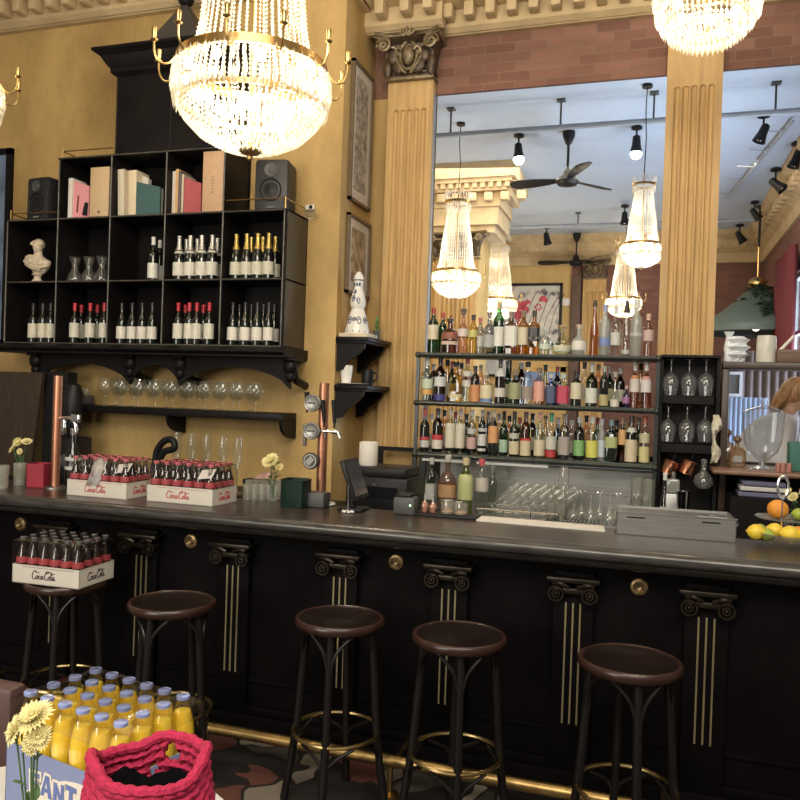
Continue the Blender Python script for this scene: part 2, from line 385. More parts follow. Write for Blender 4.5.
# carved capital
CAPM = M('dark_gilded_plaster', (.085, .058, .036), .42, metal=.25, var=.55, scale=16, bump=.3)
CAPG = M('rubbed_gilt', (.20, .15, .085), .4, metal=.35, var=.4, scale=20)
def capital(name, x0, x1, y, z0, z1):
    cx = (x0+x1)/2; hw = (x1-x0)/2; H = z1-z0; root = empty(name, (cx, y, z0))
    b = nb()
    # bell: box flaring upward
    P = [(hw*1.0, .12, 0), (hw*1.0, .12, .06*H), (hw*.97, .12, .1*H), (hw*1.02, .14, .5*H), (hw*1.12, .17, .8*H), (hw*1.3, .24, .9*H)]
    prev = None
    for (hx, dy, z) in P:
        cur = [b.verts.new(v) for v in ((-hx, 0, z), (-hx, -dy, z), (hx, -dy, z), (hx, 0, z))]
        if prev:
            for j in range(3): b.faces.new((prev[j], prev[j+1], cur[j+1], cur[j]))
        prev = cur
    obj('bell', b, CAPM, root)
    # concave abacus with horned corners
    b = nb(); n = 14; up_, lo_ = [], []
    for k in range(n+1):
        t = -1+2*k/n; xx = t*hw*1.38; dd = .16+.11*abs(t)**2.2
        lo_.append((xx, -dd)); 
    for zz0, zz1, g in ((.88*H, .94*H, 0), (.94*H, H, .015)):
        A = [b.verts.new((x, d-g, zz0)) for x, d in lo_]; B_ = [b.verts.new((x, d-g*1.6, zz1)) for x, d in lo_]
        Ab = [b.verts.new((x, 0, zz0)) for x, d in lo_]; Bb = [b.verts.new((x, 0, zz1)) for x, d in lo_]
        for k in range(n):
            b.faces.new((A[k], A[k+1], B_[k+1], B_[k])); b.faces.new((A[k+1], A[k], Ab[k], Ab[k+1])); b.faces.new((B_[k], B_[k+1], Bb[k+1], Bb[k]))
        b.faces.new((A[0], B_[0], Bb[0], Ab[0])); b.faces.new((A[n], Ab[n], Bb[n], B_[n]))
    obj('abacus', b, CAPG, root)
    for s in (-1, 1):                                    # corner volutes
        b = nb(); pts = []
        for k in range(26):
            a = k*.42; rr = .062*(1-k/30)
            pts.append((s*(hw*1.02)+s*rr*math.cos(a)*1.0, -.23, .74*H+rr*math.sin(a)))
        tube(b, [(s*hw*.35, -.17, .5*H), (s*hw*.6, -.19, .72*H)]+pts, .014, 6); obj('volute', b, CAPG, root)
        b = nb(); ball(b, (s*hw*.45, -.17, .30*H), .05, 1, .5, 1.3); ball(b, (s*hw*.68, -.17, .52*H), .045, 1, .6, 1.4); ball(b, (s*hw*.95, -.15, .28*H), .045, .8, .6, 1.8)
        obj('leaf', b, CAPM, root)
        b = nb(); tube(b, catmull([(s*.02, -.17, .12*H), (s*hw*.3, -.19, .22*H), (s*hw*.55, -.18, .5*H), (s*hw*.45, -.2, .68*H), (s*hw*.25, -.2, .62*H)]), .012, 6)
        obj('acanthus_stem', b, CAPG, root)
    b = nb(); ball(b, (0, -.18, .52*H), .062, .8, .6, 1.25); tube(b, [(.085*math.cos(a/16*2*PI)*.8, -.18, .53*H+.11*math.sin(a/16*2*PI)) for a in range(16)], .012, 6, closed=True)
    obj('egg', b, CAPG, root)
    b = nb(); 
    for a in (-60, -30, 0, 30, 60): ball(b, (math.sin(R_(a))*.045, -.25, .86*H+math.cos(R_(a))*.045), .018, .7, .6, 2, rot=Matrix.Rotation(R_(a), 4, 'Y'))
    obj('palmette', b, CAPG, root)
    b = nb(); box(b, -hw*1.05, hw*1.05, -.15, 0, .0, .03, bevel=.008); box(b, -hw*1.03, hw*1.03, -.14, 0, .16*H, .19*H, bevel=.006); obj('astragal', b, CAPG, root)
    return root
ZC0 = PY(410, 80, 5.87).z; ZC1 = PY(412, 33, 5.8).z
c_ = capital('capital', PY(388.5, 80, PFY).x, PY(433.5, 80, PFY).x, YM-.0, ZC0, ZC1)
c_['kind'] = 'structure'; c_['label'] = 'dark carved capital with volutes on the left pilaster'; c_['category'] = 'capital'

# ------------------------------------------------------------------ mirror reflection, built as a made-up room behind the openings
RX = PY(765, 250, FARY).x
b = nb(); box(b, -9, RX+1.5, 6.25, FARY+.2, CEIL, CEIL+.1); o = struct(obj('ceiling', b, CEILM, smooth=False), 'pale blue ceiling of the mirrored room')
fx1 = PY(572, 260, FARY).x; fx2 = PY(724, 260, FARY).x
b = nb(); box(b, -9, fx1, FARY, FARY+.2, 0, CEIL); struct(obj('wall_far', b, WALLB, smooth=False), 'yellow far wall of the mirrored room')
b = nb(); box(b, fx1, RX+.1, FARY, FARY+.2, 0, CEIL); struct(obj('wall_far', b, BRICKD, smooth=False), 'dark brick far wall of the mirrored room')
b = nb(); box(b, RX, RX+.2, 6.25, FARY, 0, 1.0); box(b, RX, RX+.2, 6.25, FARY, 3.9, CEIL)
for y0, y1 in ((6.25, 7.2), (9.2, 10.0), (12.0, 12.8), (14.8, FARY)): box(b, RX, RX+.2, y0, y1, 1.0, 3.9)
struct(obj('wall_right', b, BRICKD, smooth=False), 'brick side wall with tall windows in the mirrored room')
b = nb(); box(b, -4.5, -4.3, 6.25, FARY, 0, CEIL); struct(obj('wall_side', b, WALLB, smooth=False), 'yellow side wall of the mirrored room')
WG = M('window_frame_white', (.6, .6, .58), .5)
for k, y0 in enumerate((7.2, 10.0, 12.8)):
    fr = empty('window_%d' % (k+1), (RX+.1, y0, 1.0)); fr['kind'] = 'structure'; fr['category'] = 'window'; fr['label'] = 'tall window in the mirrored room side wall'
    b = nb()
    for (a0, a1, z0, z1) in ((0, .06, 0, 2.9), (1.94, 2.0, 0, 2.9), (.97, 1.03, 0, 2.9), (0, 2, 0, .06), (0, 2, 2.84, 2.9), (0, 2, 1.9, 1.96)): box(b, -.04, .04, a0, a1, z0, z1)
    obj('window_frame', b, WG, fr, smooth=False)
    b = nb(); box(b, -.004, .004, .0, 2.0, 0, 2.9); obj('pane', b, GLASS, fr, smooth=False)
PR2 = [(0, 4.75), (.06, 4.75), (.08, 4.95), (.20, 5.05), (.24, 5.2), (.38, 5.3), (.38, 5.4), (0, 5.4)]
cornice('trim_8', -4.3, RX, FARY, prof=PR2, m0=1, m1=-1, zdent=(5.10, 5.16), lab='cream cornice along the far wall')
b = nb(); extrude_profile(b, PR2, 6.25, FARY, m1=-1)
for k in range(40): box(b, 6.4+k*.29, 6.52+k*.29, -.3, -.1, 5.05, 5.18)
o = struct(obj('trim_9', b, CREAM, angle=25), 'cream cornice along the brick side wall'); o.rotation_euler = (0, 0, -PI/2); o.location = (RX, 0, 0)
o.matrix_world = Matrix(((0, 1, 0, RX), (1, 0, 0, 0), (0, 0, 1, 0), (0, 0, 0, 1)))
# projecting entablature, capital and fluted pilaster at the left
EB = PZ(500, 160, CEIL).y
ex1 = PY(515, 168, EB).x; zt = CEIL; zb = PY(470, 228, EB).z
b = nb()
for k, (g, z0, z1) in enumerate(((0, zb, zb+.12), (.06, zb+.12, zb+.4), (.10, zb+.4, zb+.47), (.22, zb+.62, zb+.74), (.30, zb+.74, zb+.80), (.36, zb+.80, CEIL))):
    box(b, -4.3, ex1-.36+g, EB+.36-g, EB+1.4, z0, z1)
box(b, -4.3, ex1-.27, EB+.27, EB+1.4, zb+.47, zb+.62)
for k in range(17): box(b, -4.25+k*.13, -4.25+k*.13+.07, EB+.08, EB+.2, zb+.66, zb+.74); 
for k in range(9): box(b, -4.2+k*.26, -4.2+k*.26+.13, EB+.14, EB+.3, zb+.47, zb+.6, bevel=.01)
struct(obj('trim_10', b, CREAM, angle=25), 'cream projecting entablature with dentils in the mirrored room')
px1 = PY(478, 300, EB+.4).x
c2_ = capital('capital', px1-.75, px1, EB+.45, zb-.42, zb); c2_['kind'] = 'structure'; c2_['category'] = 'capital'; c2_['label'] = 'brown carved capital under the cream projecting entablature'
o = pilaster('trim_11', px1-.72, px1-.03, EB+.45, 0, zb-.42, zb-.8, PILM, 7); o['label'] = 'fluted yellow pilaster seen behind the chandelier left of the fan'
b = nb(); box(b, -4.3, px1-.02, EB+.45, EB+1.3, 0, zb); struct(obj('wall_pier', b, WALLB, smooth=False), 'yellow pier behind the fluted pilaster')
# far fluted pilaster and dark jamb
xa, xb = PY(583, 300, FARY).x, PY(606, 300, FARY).x
zc_ = PY(596, 280, FARY).z
o = pilaster('trim_12', xa, xb, FARY, 0, zc_, zc_-.3, PILM, 5); o['label'] = 'fluted far pilaster beside the dark jamb'
c3_ = capital('capital', xa, xb, FARY, zc_, zc_+.45); c3_['kind'] = 'structure'; c3_['category'] = 'capital'; c3_['label'] = 'carved capital on the far wall pilaster'
b = nb(); box(b, PY(572, 300, FARY).x, PY(581, 300, FARY).x, FARY-.12, FARY, 0, zc_+.1); struct(obj('trim_13', b, M('dark_jamb', (.10, .055, .035), .5), smooth=False), 'dark brown jamb on the far wall')

# ceiling rails (tubes hanging by rods)
RAILM = M('rail_grey', (.33, .36, .39), .5)
def ceiling_rail(px, py0, dropz, x0, x1, lab, rods):
    Y = PZ(px, py0, CEIL-dropz).y; z = CEIL-dropz; root = empty('ceiling_rail', (0, Y, z)); tag(root, lab, 'ceiling rail')
    b = nb(); tube(b, [(x0, 0, 0), (x1, 0, 0)], .035, 8); obj('tube', b, RAILM, root)
    for x in rods:
        b = nb(); tube(b, [(x, 0, .03), (x, 0, dropz-.01)], .013, 6); box(b, x-.05, x+.05, -.05, .05, dropz-.02, dropz); obj('rod', b, DGREY, root)
    return Y, z
ry, rz_ = ceiling_rail(550, 128, .34, -4.2, RX-.1, 'grey tube rail hung on rods across the ceiling nearest the mirror openings',
    [PY(451, 118, PZ(550, 128, CEIL-.34).y).x, PY(561, 110, PZ(550, 128, CEIL-.34).y).x, PY(654, 105, PZ(550, 128, CEIL-.34).y).x, PY(776, 95, PZ(550, 128, CEIL-.34).y).x])
ceiling_rail(560, 226, .25, -4.2, RX-.4, 'grey tube rail hung under the far end of the ceiling, behind the fan', [-2.9, -1.5, .6, 1.9])
# thin cable track in the right bay
pA, pB = PZ(793, 121, CEIL-.06), PZ(727, 200, CEIL-.06)
b = nb(); tube(b, [pA, pB], .02, 6)
for k in range(5):
    q = pA.lerp(pB, .1+.2*k); tube(b, [q, (q.x, q.y, CEIL)], .01, 5); tube(b, [q, (q.x-.25, q.y, q.z+.03)], .008, 5)
tag(obj('cable_track', b, RAILM), 'thin cable track running diagonally across the blue ceiling at right', 'cable track')

# spotlights
def spotlight(px, py, lit, aim, lab, s=1.0):
    p = PZ(px, py, CEIL); root = empty('spotlight', p); tag(root, lab, 'spotlight', 'spotlights under the blue ceiling')
    b = nb(); lathe(b, [(.055*s, 0), (.075*s, -.02*s), (.075*s, -.04*s), (.02*s, -.06*s)], 14); obj('ceiling_plate', b, PLBLK, root)
    b = nb(); tube(b, [(0, 0, -.04*s), (0, 0, -.2*s)], .014*s, 6); obj('stem', b, PLBLK, root)
    mt = Matrix.Translation((0, 0, -.22*s)) @ Vector(aim).to_track_quat('-Z', 'Y').to_matrix().to_4x4()
    b = nb(); lathe(b, [(.02*s, .1*s), (.05*s, .08*s), (.06*s, -.04*s), (.085*s, -.14*s), (.08*s, -.14*s), (.055*s, -.05*s)], 14, mat=mt, caps=False); obj('lamp_head', b, PLBLK, root)
    b = nb(); ball(b, mt @ Vector((0, 0, (-.15 if lit else -.08)*s)), (.075 if lit else .05)*s); obj('bulb', b, glow('spot_glow', (1, .93, .8), 30) if lit else CHROME, root)
spotlight(519, 134, True, (.1, -.2, -1), 'lit black spotlight left of the ceiling fan')
spotlight(637, 126, True, (0, 0, -1), 'brightly lit spotlight just left of the right pilaster')
spotlight(764, 114, False, (-.4, 0, -1), 'black spotlight nearest the brick at the top of the right bay')
spotlight(776, 168, False, (.8, -.3, -.8), 'black spotlight tilted right in the middle of the right bay', 1.1)
spotlight(797, 142, False, (-.3, 0, -1), 'black spotlight cut by the right edge of the photo')
spotlight(547, 226, False, (.2, 0, -1), 'small black spotlight below and left of the big ceiling fan', 1.1)
spotlight(625, 205, False, (0, 0, -1), 'small black spotlight above the chandelier beside the right pilaster')
spotlight(755, 201, False, (.6, 0, -.8), 'small black spotlight above the green pendant cord')
spotlight(740, 224, False, (.5, 0, -.8), 'lowest small black spotlight in the right bay', 1.1)

# ceiling fans
def ceiling_fan(px, py_top, py_hub, px_hub, L, rots, lab):
    p = PZ(px, py_top, CEIL); hz = PY(px_hub, py_hub, p.y).z - CEIL
    root = empty('ceiling_fan', p); tag(root, lab, 'ceiling fan')
    b = nb(); lathe(b, [(.03, 0), (.085, -.01), (.085, -.07), (.05, -.16), (.02, -.2)], 16); obj('canopy', b, PLBLK, root)
    b = nb(); tube(b, [(0, 0, -.1), (0, 0, hz)], .018, 8); obj('down_rod', b, PLBLK, root)
    b = nb(); lathe(b, [(.03, hz+.16), (.07, hz+.1), (.07, hz+.05), (.14, hz+.03), (.16, hz-.02), (.13, hz-.07), (.02, hz-.09)], 20); obj('motor', b, PLBLK, root)
    for a in rots:
        b = nb(); n = 10; top, bot = [], []
        mt = Matrix.Rotation(R_(a), 4, 'Z') @ Matrix.Translation((0, 0, hz)) @ Matrix.Rotation(R_(14), 4, 'X')
        A = []
        for k in range(n+1):
            t = k/n; x = .12+t*(L-.12); wd = .045+.07*math.sin(min(1, t*1.15)*PI*.62) if t < .96 else .05
            A.append([b.verts.new(mt @ Vector((x, sgn*wd, zz))) for sgn, zz in ((-1, -.006), (1, -.006), (1, .006), (-1, .006))])
        for k in range(n):
            for j in range(4): b.faces.new((A[k][j], A[k][(j+1) % 4], A[k+1][(j+1) % 4], A[k+1][j]))
        b.faces.new(A[0]); b.faces.new(A[n]); obj('blade', b, PLBLK, root)
ceiling_fan(569, 131, 180, 567, .82, (170, 50, -68), 'large black three-bladed ceiling fan in the left mirror opening')
ceiling_fan(577, 233, 262, 576, .85, (176, 40, -50), 'small distant black ceiling fan above the painting')

# ------------------------------------------------------------------ chandeliers
def octa(bm, c, r, h, mi=0):
    c = Vector(c); t = bm.verts.new(c+Vector((0, 0, h))); d = bm.verts.new(c-Vector((0, 0, h)))
    m_ = [bm.verts.new(c+Vector((r*math.cos(a), r*math.sin(a), 0))) for a in (0, PI/2, PI, 3*PI/2)]
    for k in range(4): bm.faces.new((m_[k], m_[(k+1) % 4], t)); bm.faces.new((m_[(k+1) % 4], m_[k], d))
def along(prof, step):
    out = []; acc = 0
    for (r0, z0), (r1, z1) in zip(prof, prof[1:]):
        L = math.hypot(r1-r0, z1-z0)
        while acc < L: t = acc/L; out.append((r0+(r1-r0)*t, z0+(z1-z0)*t)); acc += step
        acc -= L
    return out
def make_chandelier():
    root = empty('crystal_chandelier')
    b = nb()
    bowl = [(.365, .415), (.388, .36), (.394, .30), (.378, .235), (.33, .16), (.26, .09), (.17, .042), (.08, .015), (.04, .01)]
    for k in range(84):
        a = 2*PI*k/84
        for (r, z) in along(bowl, .021):
            if r < .12 and k % 3: continue
            if r < .24 and k % 2: continue
            octa(b, (r*math.cos(a), r*math.sin(a), z), .0095, .012)
    obj('crystal_basket', b, CRYST, root, smooth=False)
    b = nb()
    for k in range(52):
        a = 2*PI*(k+.5)/52
        for (r, z) in ((.378, .36), (.372, .25)): octa(b, (r*1.02*math.cos(a), r*1.02*math.sin(a), z), .011, .055)
        octa(b, (.30*math.cos(a), .30*math.sin(a), .31), .010, .07)
    obj('prism_fringe', b, CRYST, root, smooth=False)
    b = nb()
    tent = [(.30, .43), (.262, .62), (.235, .90), (.20, 1.1), (.175, 1.3), (.16, 1.48)]
    for k in range(44):
        a = 2*PI*k/44
        for (r, z) in along(tent, .022): octa(b, (r*math.cos(a), r*math.sin(a), z), .0085, .0115)
    obj('crystal_tent', b, CRYST, root, smooth=False)
    b = nb()
    for k in range(30):
        a = 2*PI*k/30; octa(b, (.2*math.cos(a), .2*math.sin(a), 1.44), .012, .07); octa(b, (.215*math.cos(a), .215*math.sin(a), 1.62), .011, .06)
    obj('crystal_crown', b, CRYST, root, smooth=False)
    for z, r, h in ((.42, .362, .022), (.235, .34, .012), (1.52, .2, .02)):
        b = nb(); lathe(b, [(r, z-h), (r+.012, z-h), (r+.012, z+h), (r, z+h), (r, z-h)], 48, caps=False); obj('brass_ring', b, GOLD, root)
    b = nb(); lathe(b, [(.002, -.035), (.014, -.028), (.016, -.015), (.006, -.004), (.055, .006), (.06, .018), (.02, .03)], 20); obj('finial', b, DGOLD, root)
    b = nb(); tube(b, [(0, 0, .03), (0, 0, 1.75)], .012, 8); obj('stem', b, GOLD, root)
    for k in range(12):
        a = 2*PI*(k+.3)/12; c, s = math.cos(a), math.sin(a)
        arm = nb(); tube(arm, [(rr*c, rr*s, zz) for rr, zz in [(v.x, v.y) for v in catmull([(.375, .41, 0), (.41, .365, 0), (.45, .36, 0), (.476, .40, 0), (.48, .455, 0)], 4)]], .0055, 6)
        lathe(arm, [(.006, 0), (.018, .008), (.02, .012), (.008, .016), (.011, .03), (.0125, .062), (.012, .066)], 10, at=(.48*c, .48*s, .45))
        obj('candle_arm', arm, GOLD, root)
    for k in range(10):
        a = 2*PI*k/10+.2; b = nb(); ball(b, (.335*math.cos(a), .335*math.sin(a), .365), .021, 1, 1, 1.3, 10, 7); obj('bulb', b, BULB, root)
    for k in range(6):
        a = 2*PI*k/6; b = nb(); ball(b, (.19*math.cos(a), .20*math.sin(a), .17), .018, 1, 1, 1.3, 10, 7); obj('bulb', b, BULB, root)
    return root
def chandelier_light(p, s, e):
    for dz, f in ((.30, .7), (.62, .15), (1.1, .15)):
        l = bpy.data.lights.new('chandelier_glow', 'POINT'); l.energy = e*f*1.1; l.color = (1, .88, .68); l.shadow_soft_size = .10*s
        o = bpy.data.objects.new('chandelier_glow', l); COL.objects.link(o); o.location = (p[0], p[1], p[2]+dz*s)
def cable(parent, s, z0, z1):
    b = nb(); tube(b, [(0, 0, z0/s), (.012, 0, (z0*.6+z1*.4)/s), (-.012, 0, (z0*.3+z1*.7)/s), (0, 0, z1/s)], .006/s, 6); lathe(b, [(.06/s, (z1-.03)/s), (.06/s, z1/s)], 12)
    obj('cable', b, PLBLK, parent)
CH = make_chandelier()
p = PY(250, 154, 3.53); CH.location = p; CH.rotation_euler = (0, 0, .1)
tag(CH, 'large lit crystal chandelier with gilt candle arms in front of the wine cabinet', 'chandelier', 'crystal chandeliers')
def place_chand(px, py, Y, wpx, lab, energy, rz=0):
    q = PY(px, py, Y); s = wpx*MPP(q)/.79
    c = dup(CH, q, rz, lab, scale=s); cable(c, s, 1.74*s, CEIL-.005-q.z); chandelier_light(q, s, energy); return c
place_chand(455, 299, 10.4, 50, 'tall lit chandelier nearest the left pilaster, in the left mirror opening', 45, .3)
place_chand(641, 268, 9.6, 43, 'lit chandelier beside the centre pilaster, right of the ceiling fan', 34, .5)
place_chand(497, 321, 15.2, 40, 'chandelier in front of the framed painting, behind the liquor bottles', 75, .8)
place_chand(623, 318, 16.6, 36, 'smallest distant chandelier, low over the brick, behind the vodka bottles', 60, .1)
q = PY(-71, 146, 3.6); c = dup(CH, q, 1.9, 'chandelier cut by the left edge, only one gilt arm and crystals showing'); cable(c, 1, 1.74, CEIL-.005-q.z)
cable(CH, 1, 1.74, CEIL-.005-CH.location.z); chandelier_light(CH.location, 1, 62); chandelier_light(q, 1, 10)
# tiered chandelier at the top right
p = PY(706, 50, 4.6)
T = empty('crystal_chandelier', p); tag(T, 'tiered lit crystal chandelier with rows of hanging prisms, at the top right', 'chandelier', 'crystal chandeliers')
for r, z, n, L in ((.10, .045, 22, .035), (.155, .075, 34, .038), (.20, .11, 44, .04), (.24, .16, 52, .045), (.27, .22, 58, .05), (.285, .30, 60, .055)):
    b = nb()
    for k in range(n):
        a = 2*PI*k/n
        octa(b, (r*math.cos(a), r*math.sin(a), z-.01), .0095, L); octa(b, (r*math.cos(a), r*math.sin(a), z+L+.004), .008, .010); octa(b, (r*math.cos(a), r*math.sin(a), z+L+.028), .009, .012)
    obj('prism_tier', b, CRYST, T, smooth=False)
for r, z in ((.2, .17), (.27, .29), (.285, .38)):
    b = nb(); tube(b, ring_pts(r, z, 40), .006, 6, closed=True); obj('ring', b, GOLD, T)
b = nb(); tube(b, [(0, 0, .1), (0, 0, CEIL-.002-p.z)], .01, 8); lathe(b, [(.05, CEIL-.04-p.z), (.06, CEIL-.002-p.z)], 14)
for k in range(6): a = k*PI/3; tube(b, [(0, 0, .5), (.285*math.cos(a), .285*math.sin(a), .38)], .004, 5)
obj('stem', b, GOLD, T)
for k in range(6):
    a = k*PI/3+.35; b = nb(); ball(b, (.17*math.cos(a), .17*math.sin(a), .24), .022, 1, 1, 1.3, 10, 7); obj('bulb', b, BULB, T)
l = bpy.data.lights.new('chandelier_glow', 'POINT'); l.energy = 30; l.color = (1, .86, .64); l.shadow_soft_size = .1
o = bpy.data.objects.new('chandelier_glow', l); COL.objects.link(o); o.location = (p.x, p.y, p.z+.25)

# ================================================================== THE BAR
ZT = 1.11; YB0, YB1 = 3.25, 3.80; YP = 3.46
BX0, BX1 = -6.0, 1.9
bar = empty('bar_counter', (-1.5, YP, 0)); tag(bar, 'long black bar counter with dark worn top, rounded grey edge and gilt fluted pilasters', 'bar counter')
def bobj(n, b, mt, **k):
    o = obj(n, b, mt, **k); o.parent = bar; o.location = Vector(o.location)-bar.location; return o
b = nb(); box(b, BX0, BX1, YB0+.03, YB1, ZT-.05, ZT); bobj('worktop', b, COUNTER, smooth=False)
b = nb(); xprism(b, [(YB0+.06, ZT+.001), (YB0+.03, ZT+.003), (YB0+.008, ZT-.008), (YB0, ZT-.028), (YB0+.008, ZT-.048), (YB0+.03, ZT-.058), (YB0+.06, ZT-.062), (YB0+.07, ZT-.085), (YB0+.1, ZT-.10), (YB0+.16, ZT-.105), (YB0+.2, ZT-.12), (YB0+.2, ZT-.05)], BX0, BX1)
bobj('front_edge_moulding', b, NOSE, angle=50)
b = nb(); box(b, BX0, BX1, YP, YP+.05, .0, ZT-.05); bobj('front_panel', b, BARBLK, smooth=False)
b = nb(); box(b, BX0, BX1, YP-.03, YP, .12, .16, bevel=.008); box(b, BX0, BX1, YP-.045, YP, .0, .12, bevel=.008); box(b, BX0, BX1, YP-.012, YP, .27, .29, bevel=.004); bobj('skirting', b, BARBLK, angle=30)
b = nb(); box(b, BX0, BX1, YP+.05, YB1-.06, .55, .58); box(b, BX0, BX0+.05, YP+.05, YB1-.06, 0, ZT-.05); box(b, BX1-.05, BX1, YP+.05, YB1-.06, 0, ZT-.05); bobj('inner_shelf', b, BARBLK, smooth=False)
GILT = M('gilt_line', (.34, .29, .17), .4, metal=.6, var=.2)
fl = []
for pxs, ytop in (((139, 146, 152), 560), ((230, 237, 244), 563), ((335, 343, 351), 575), ((444, 451, 458), 586), ((566, 574, 582), 601), ((699, 706, 713), 618)):
    fl.append(PY(pxs[1], ytop, YP).x)
xs = fl + [fl[0]-.53, fl[0]-1.06, fl[-1]+.53]
zt_ = PY(574, 601, YP).z; zb_ = PY(566, 720, YP).z
for x in xs:
    b = nb(); box(b, x-.085, x+.085, YP-.035, YP, .12, .97, bevel=.006); pil = bobj('pilaster', b, BARBLK)
    for k in (-1, 0, 1):
        b = nb(); box(b, x+k*.030-.0035, x+k*.030+.0035, YP-.040, YP-.034, zb_, zt_); o = obj('gilt_flute', b, GILT, pil, smooth=False)
    b = nb(); box(b, x-.11, x+.11, YP-.09, YP, zt_+.095, zt_+.115, bevel=.005); box(b, x-.095, x+.095, YP-.075, YP, zt_+.045, zt_+.07, bevel=.006)
    for s in (-1, 1):
        for rr, zz in ((.030, 0), (.014, 0)):
            tube(b, [(x+s*.07+rr*math.cos(t*PI/8), YP-.085, zt_+.045+rr*math.sin(t*PI/8)) for t in range(16)], .006, 5, closed=True)
        ball(b, (x+s*.07, YP-.085, zt_+.045), .008)
        tube(b, catmull([(x+s*.02, YP-.08, zt_+.075), (x+s*.055, YP-.09, zt_+.09), (x+s*.085, YP-.08, zt_+.085)], 4), .009, 6)
    o = obj('ionic_capital', b, M('bar_capital_dark', (.022, .015, .009), .35, metal=.5, var=.6, scale=30), pil)
for x in [(fl[k]+fl[k+1])/2 for k in (0, 2, 4)]+[fl[0]-.8]:
    b = nb(); mt = Matrix.Translation((x, YP, PY(396, 562, YP).z)) @ Matrix.Rotation(PI/2, 4, 'X')
    lathe(b, [(.002, .008), (.012, .013), (.018, .008), (.024, .013), (.034, .010), (.038, 0)], 20, mat=mt); bobj('rosette', b, M('aged_rosette', (.22, .15, .07), .4, metal=.7, var=.6, scale=40))
# foot rail
b = nb(); tube(b, [(BX0, 3.17, .15), (BX1, 3.17, .15)], .026, 14); fr = obj('foot_rail', b, DGOLD); tag(fr, 'long brass foot rail running along the bottom of the bar', 'foot rail')
for x in (-3.3, -2.1, -1.0, .1, 1.1):
    b = nb(); tube(b, [(x, 3.17, .15), (x, 3.17, .0)], .014, 8); tube(b, [(x, 3.17, .12), (x, 3.47, .12)], .011, 8); lathe(b, [(.04, .0), (.04, .012), (.015, .02)], 14, at=(x, 3.17, 0)); obj('bracket', b, DGOLD, fr)

# ------------------------------------------------------------------ stools
def make_stool():
    root = empty('bar_stool'); H = .78
    b = nb(); lathe(b, [(.0, H-.012), (.16, H-.008), (.166, H-.004)], 40, caps=False); obj('seat', b, SEAT, root)
    b = nb(); lathe(b, [(.165, H-.004), (.172, H), (.180, H-.003), (.185, H-.012), (.184, H-.026), (.175, H-.036), (.15, H-.036), (.0, H-.034)], 40, caps=False); obj('seat_rim', b, SEATRIM, root)
    for k in range(4):
        a = R_(-90+8+90*k); c, s = math.cos(a), math.sin(a)
        b = nb(); tube(b, catmull([(c*.135, s*.135, H-.03), (c*.152, s*.152, .55), (c*.172, s*.172, .3), (c*.215, s*.215, .0)], 5), [.0165]*16, 10); obj('leg', b, LEGM, root)
    for k in range(4):                                   # curved braces under the seat, springing from each leg
        a0 = R_(-90+8+90*k)
        for sg in (-1, 1):
            a1 = a0+sg*R_(38)
            P0 = Vector((math.cos(a0)*.153, math.sin(a0)*.153, .56)); P2 = Vector((math.cos(a1)*.150, math.sin(a1)*.150, H-.036))
            P1 = Vector((math.cos(a0+sg*.17)*.150, math.sin(a0+sg*.17)*.150, .67))
            b = nb(); tube(b, catmull([P0, P1, P2], 6), .0075, 7); obj('brace', b, LEGM, root)
            Q0 = Vector((math.cos(a0)*.180, math.sin(a0)*.180, .19)); Q2 = Vector((math.cos(a1)*.172, math.sin(a1)*.172, .30)); Q1 = Vector((math.cos(a0+sg*.15)*.176, math.sin(a0+sg*.15)*.176, .25))
            b = nb(); tube(b, catmull([Q0, Q1, Q2], 6), .0075, 7); obj('brace', b, LEGM, root)
    b = nb(); tube(b, ring_pts(.177, .312, 44), .0085, 8, closed=True); obj('foot_ring', b, M('dull_brass', (.40, .29, .13), .32, metal=1, var=.3, scale=15), root)
    return root
ST = make_stool(); sp = []
for k, (px_, py_) in enumerate(((340, 616), (459.5, 633), (630, 658), (172, 600), (62, 590))):
    q = PZ(px_, py_, .78); q.y = min(q.y, 3.03); sp.append(q)
ST.location = (sp[0].x, sp[0].y, 0)
tag(ST, 'dark round bar stool with brass foot ring, third from the left', 'bar stool', 'bar stools along the counter')
for q, lab, rz in ((sp[1], 'dark round bar stool with reddish seat rim, fourth from the left', .15), (sp[2], 'dark round bar stool furthest right, closest to the camera', .1),
                   (sp[3], 'dark round bar stool standing right of the cola crate stool', -.2)):
    dup(ST, (q.x, q.y, 0), rz, lab)
CS = Vector((PZ(66, 579, .78).x, PZ(66, 579, .78).y, 0))
dup(ST, CS, .3, 'dark round bar stool carrying a crate of cola bottles')

# ================================================================== WALL CABINET
YC = 5.0; GX = [-4.905, -4.42, -3.94, -3.458, -2.975, -2.488]; GZ = [2.015, 2.49, 2.975, 3.44]
cabn = empty('wine_cabinet', (-3.7, YL, 2.0)); tag(cabn, 'stepped black wall cabinet of open wine compartments with a peaked tower', 'cabinet')
def cobj(n, b, mt, par=None, **k):
    o = obj(n, b, mt, **k); par = par or cabn; o.parent = par; o.location = Vector(o.location)-cabn.location if par is cabn else Vector((0, 0, 0)); return o
th = .016
b = nb(); box(b, GX[0]-th, GX[-1]+th, YL-.012, YL, GZ[0]-th, GZ[2]); box(b, GX[1]-th, GX[4]+th, YL-.012, YL, GZ[2], GZ[3]); cobj('back_panel', b, BLACK, smooth=False)
for z in GZ[:3]:
    b = nb(); box(b, GX[0]-th, GX[-1]+th, YC, YL-.012, z-th, z, bevel=.002); cobj('shelf_board', b, BLACK, angle=30)
b = nb(); box(b, GX[1]-th, GX[4]+th, YC, YL-.012, GZ[3]-th, GZ[3], bevel=.002); cobj('shelf_board', b, BLACK, angle=30)
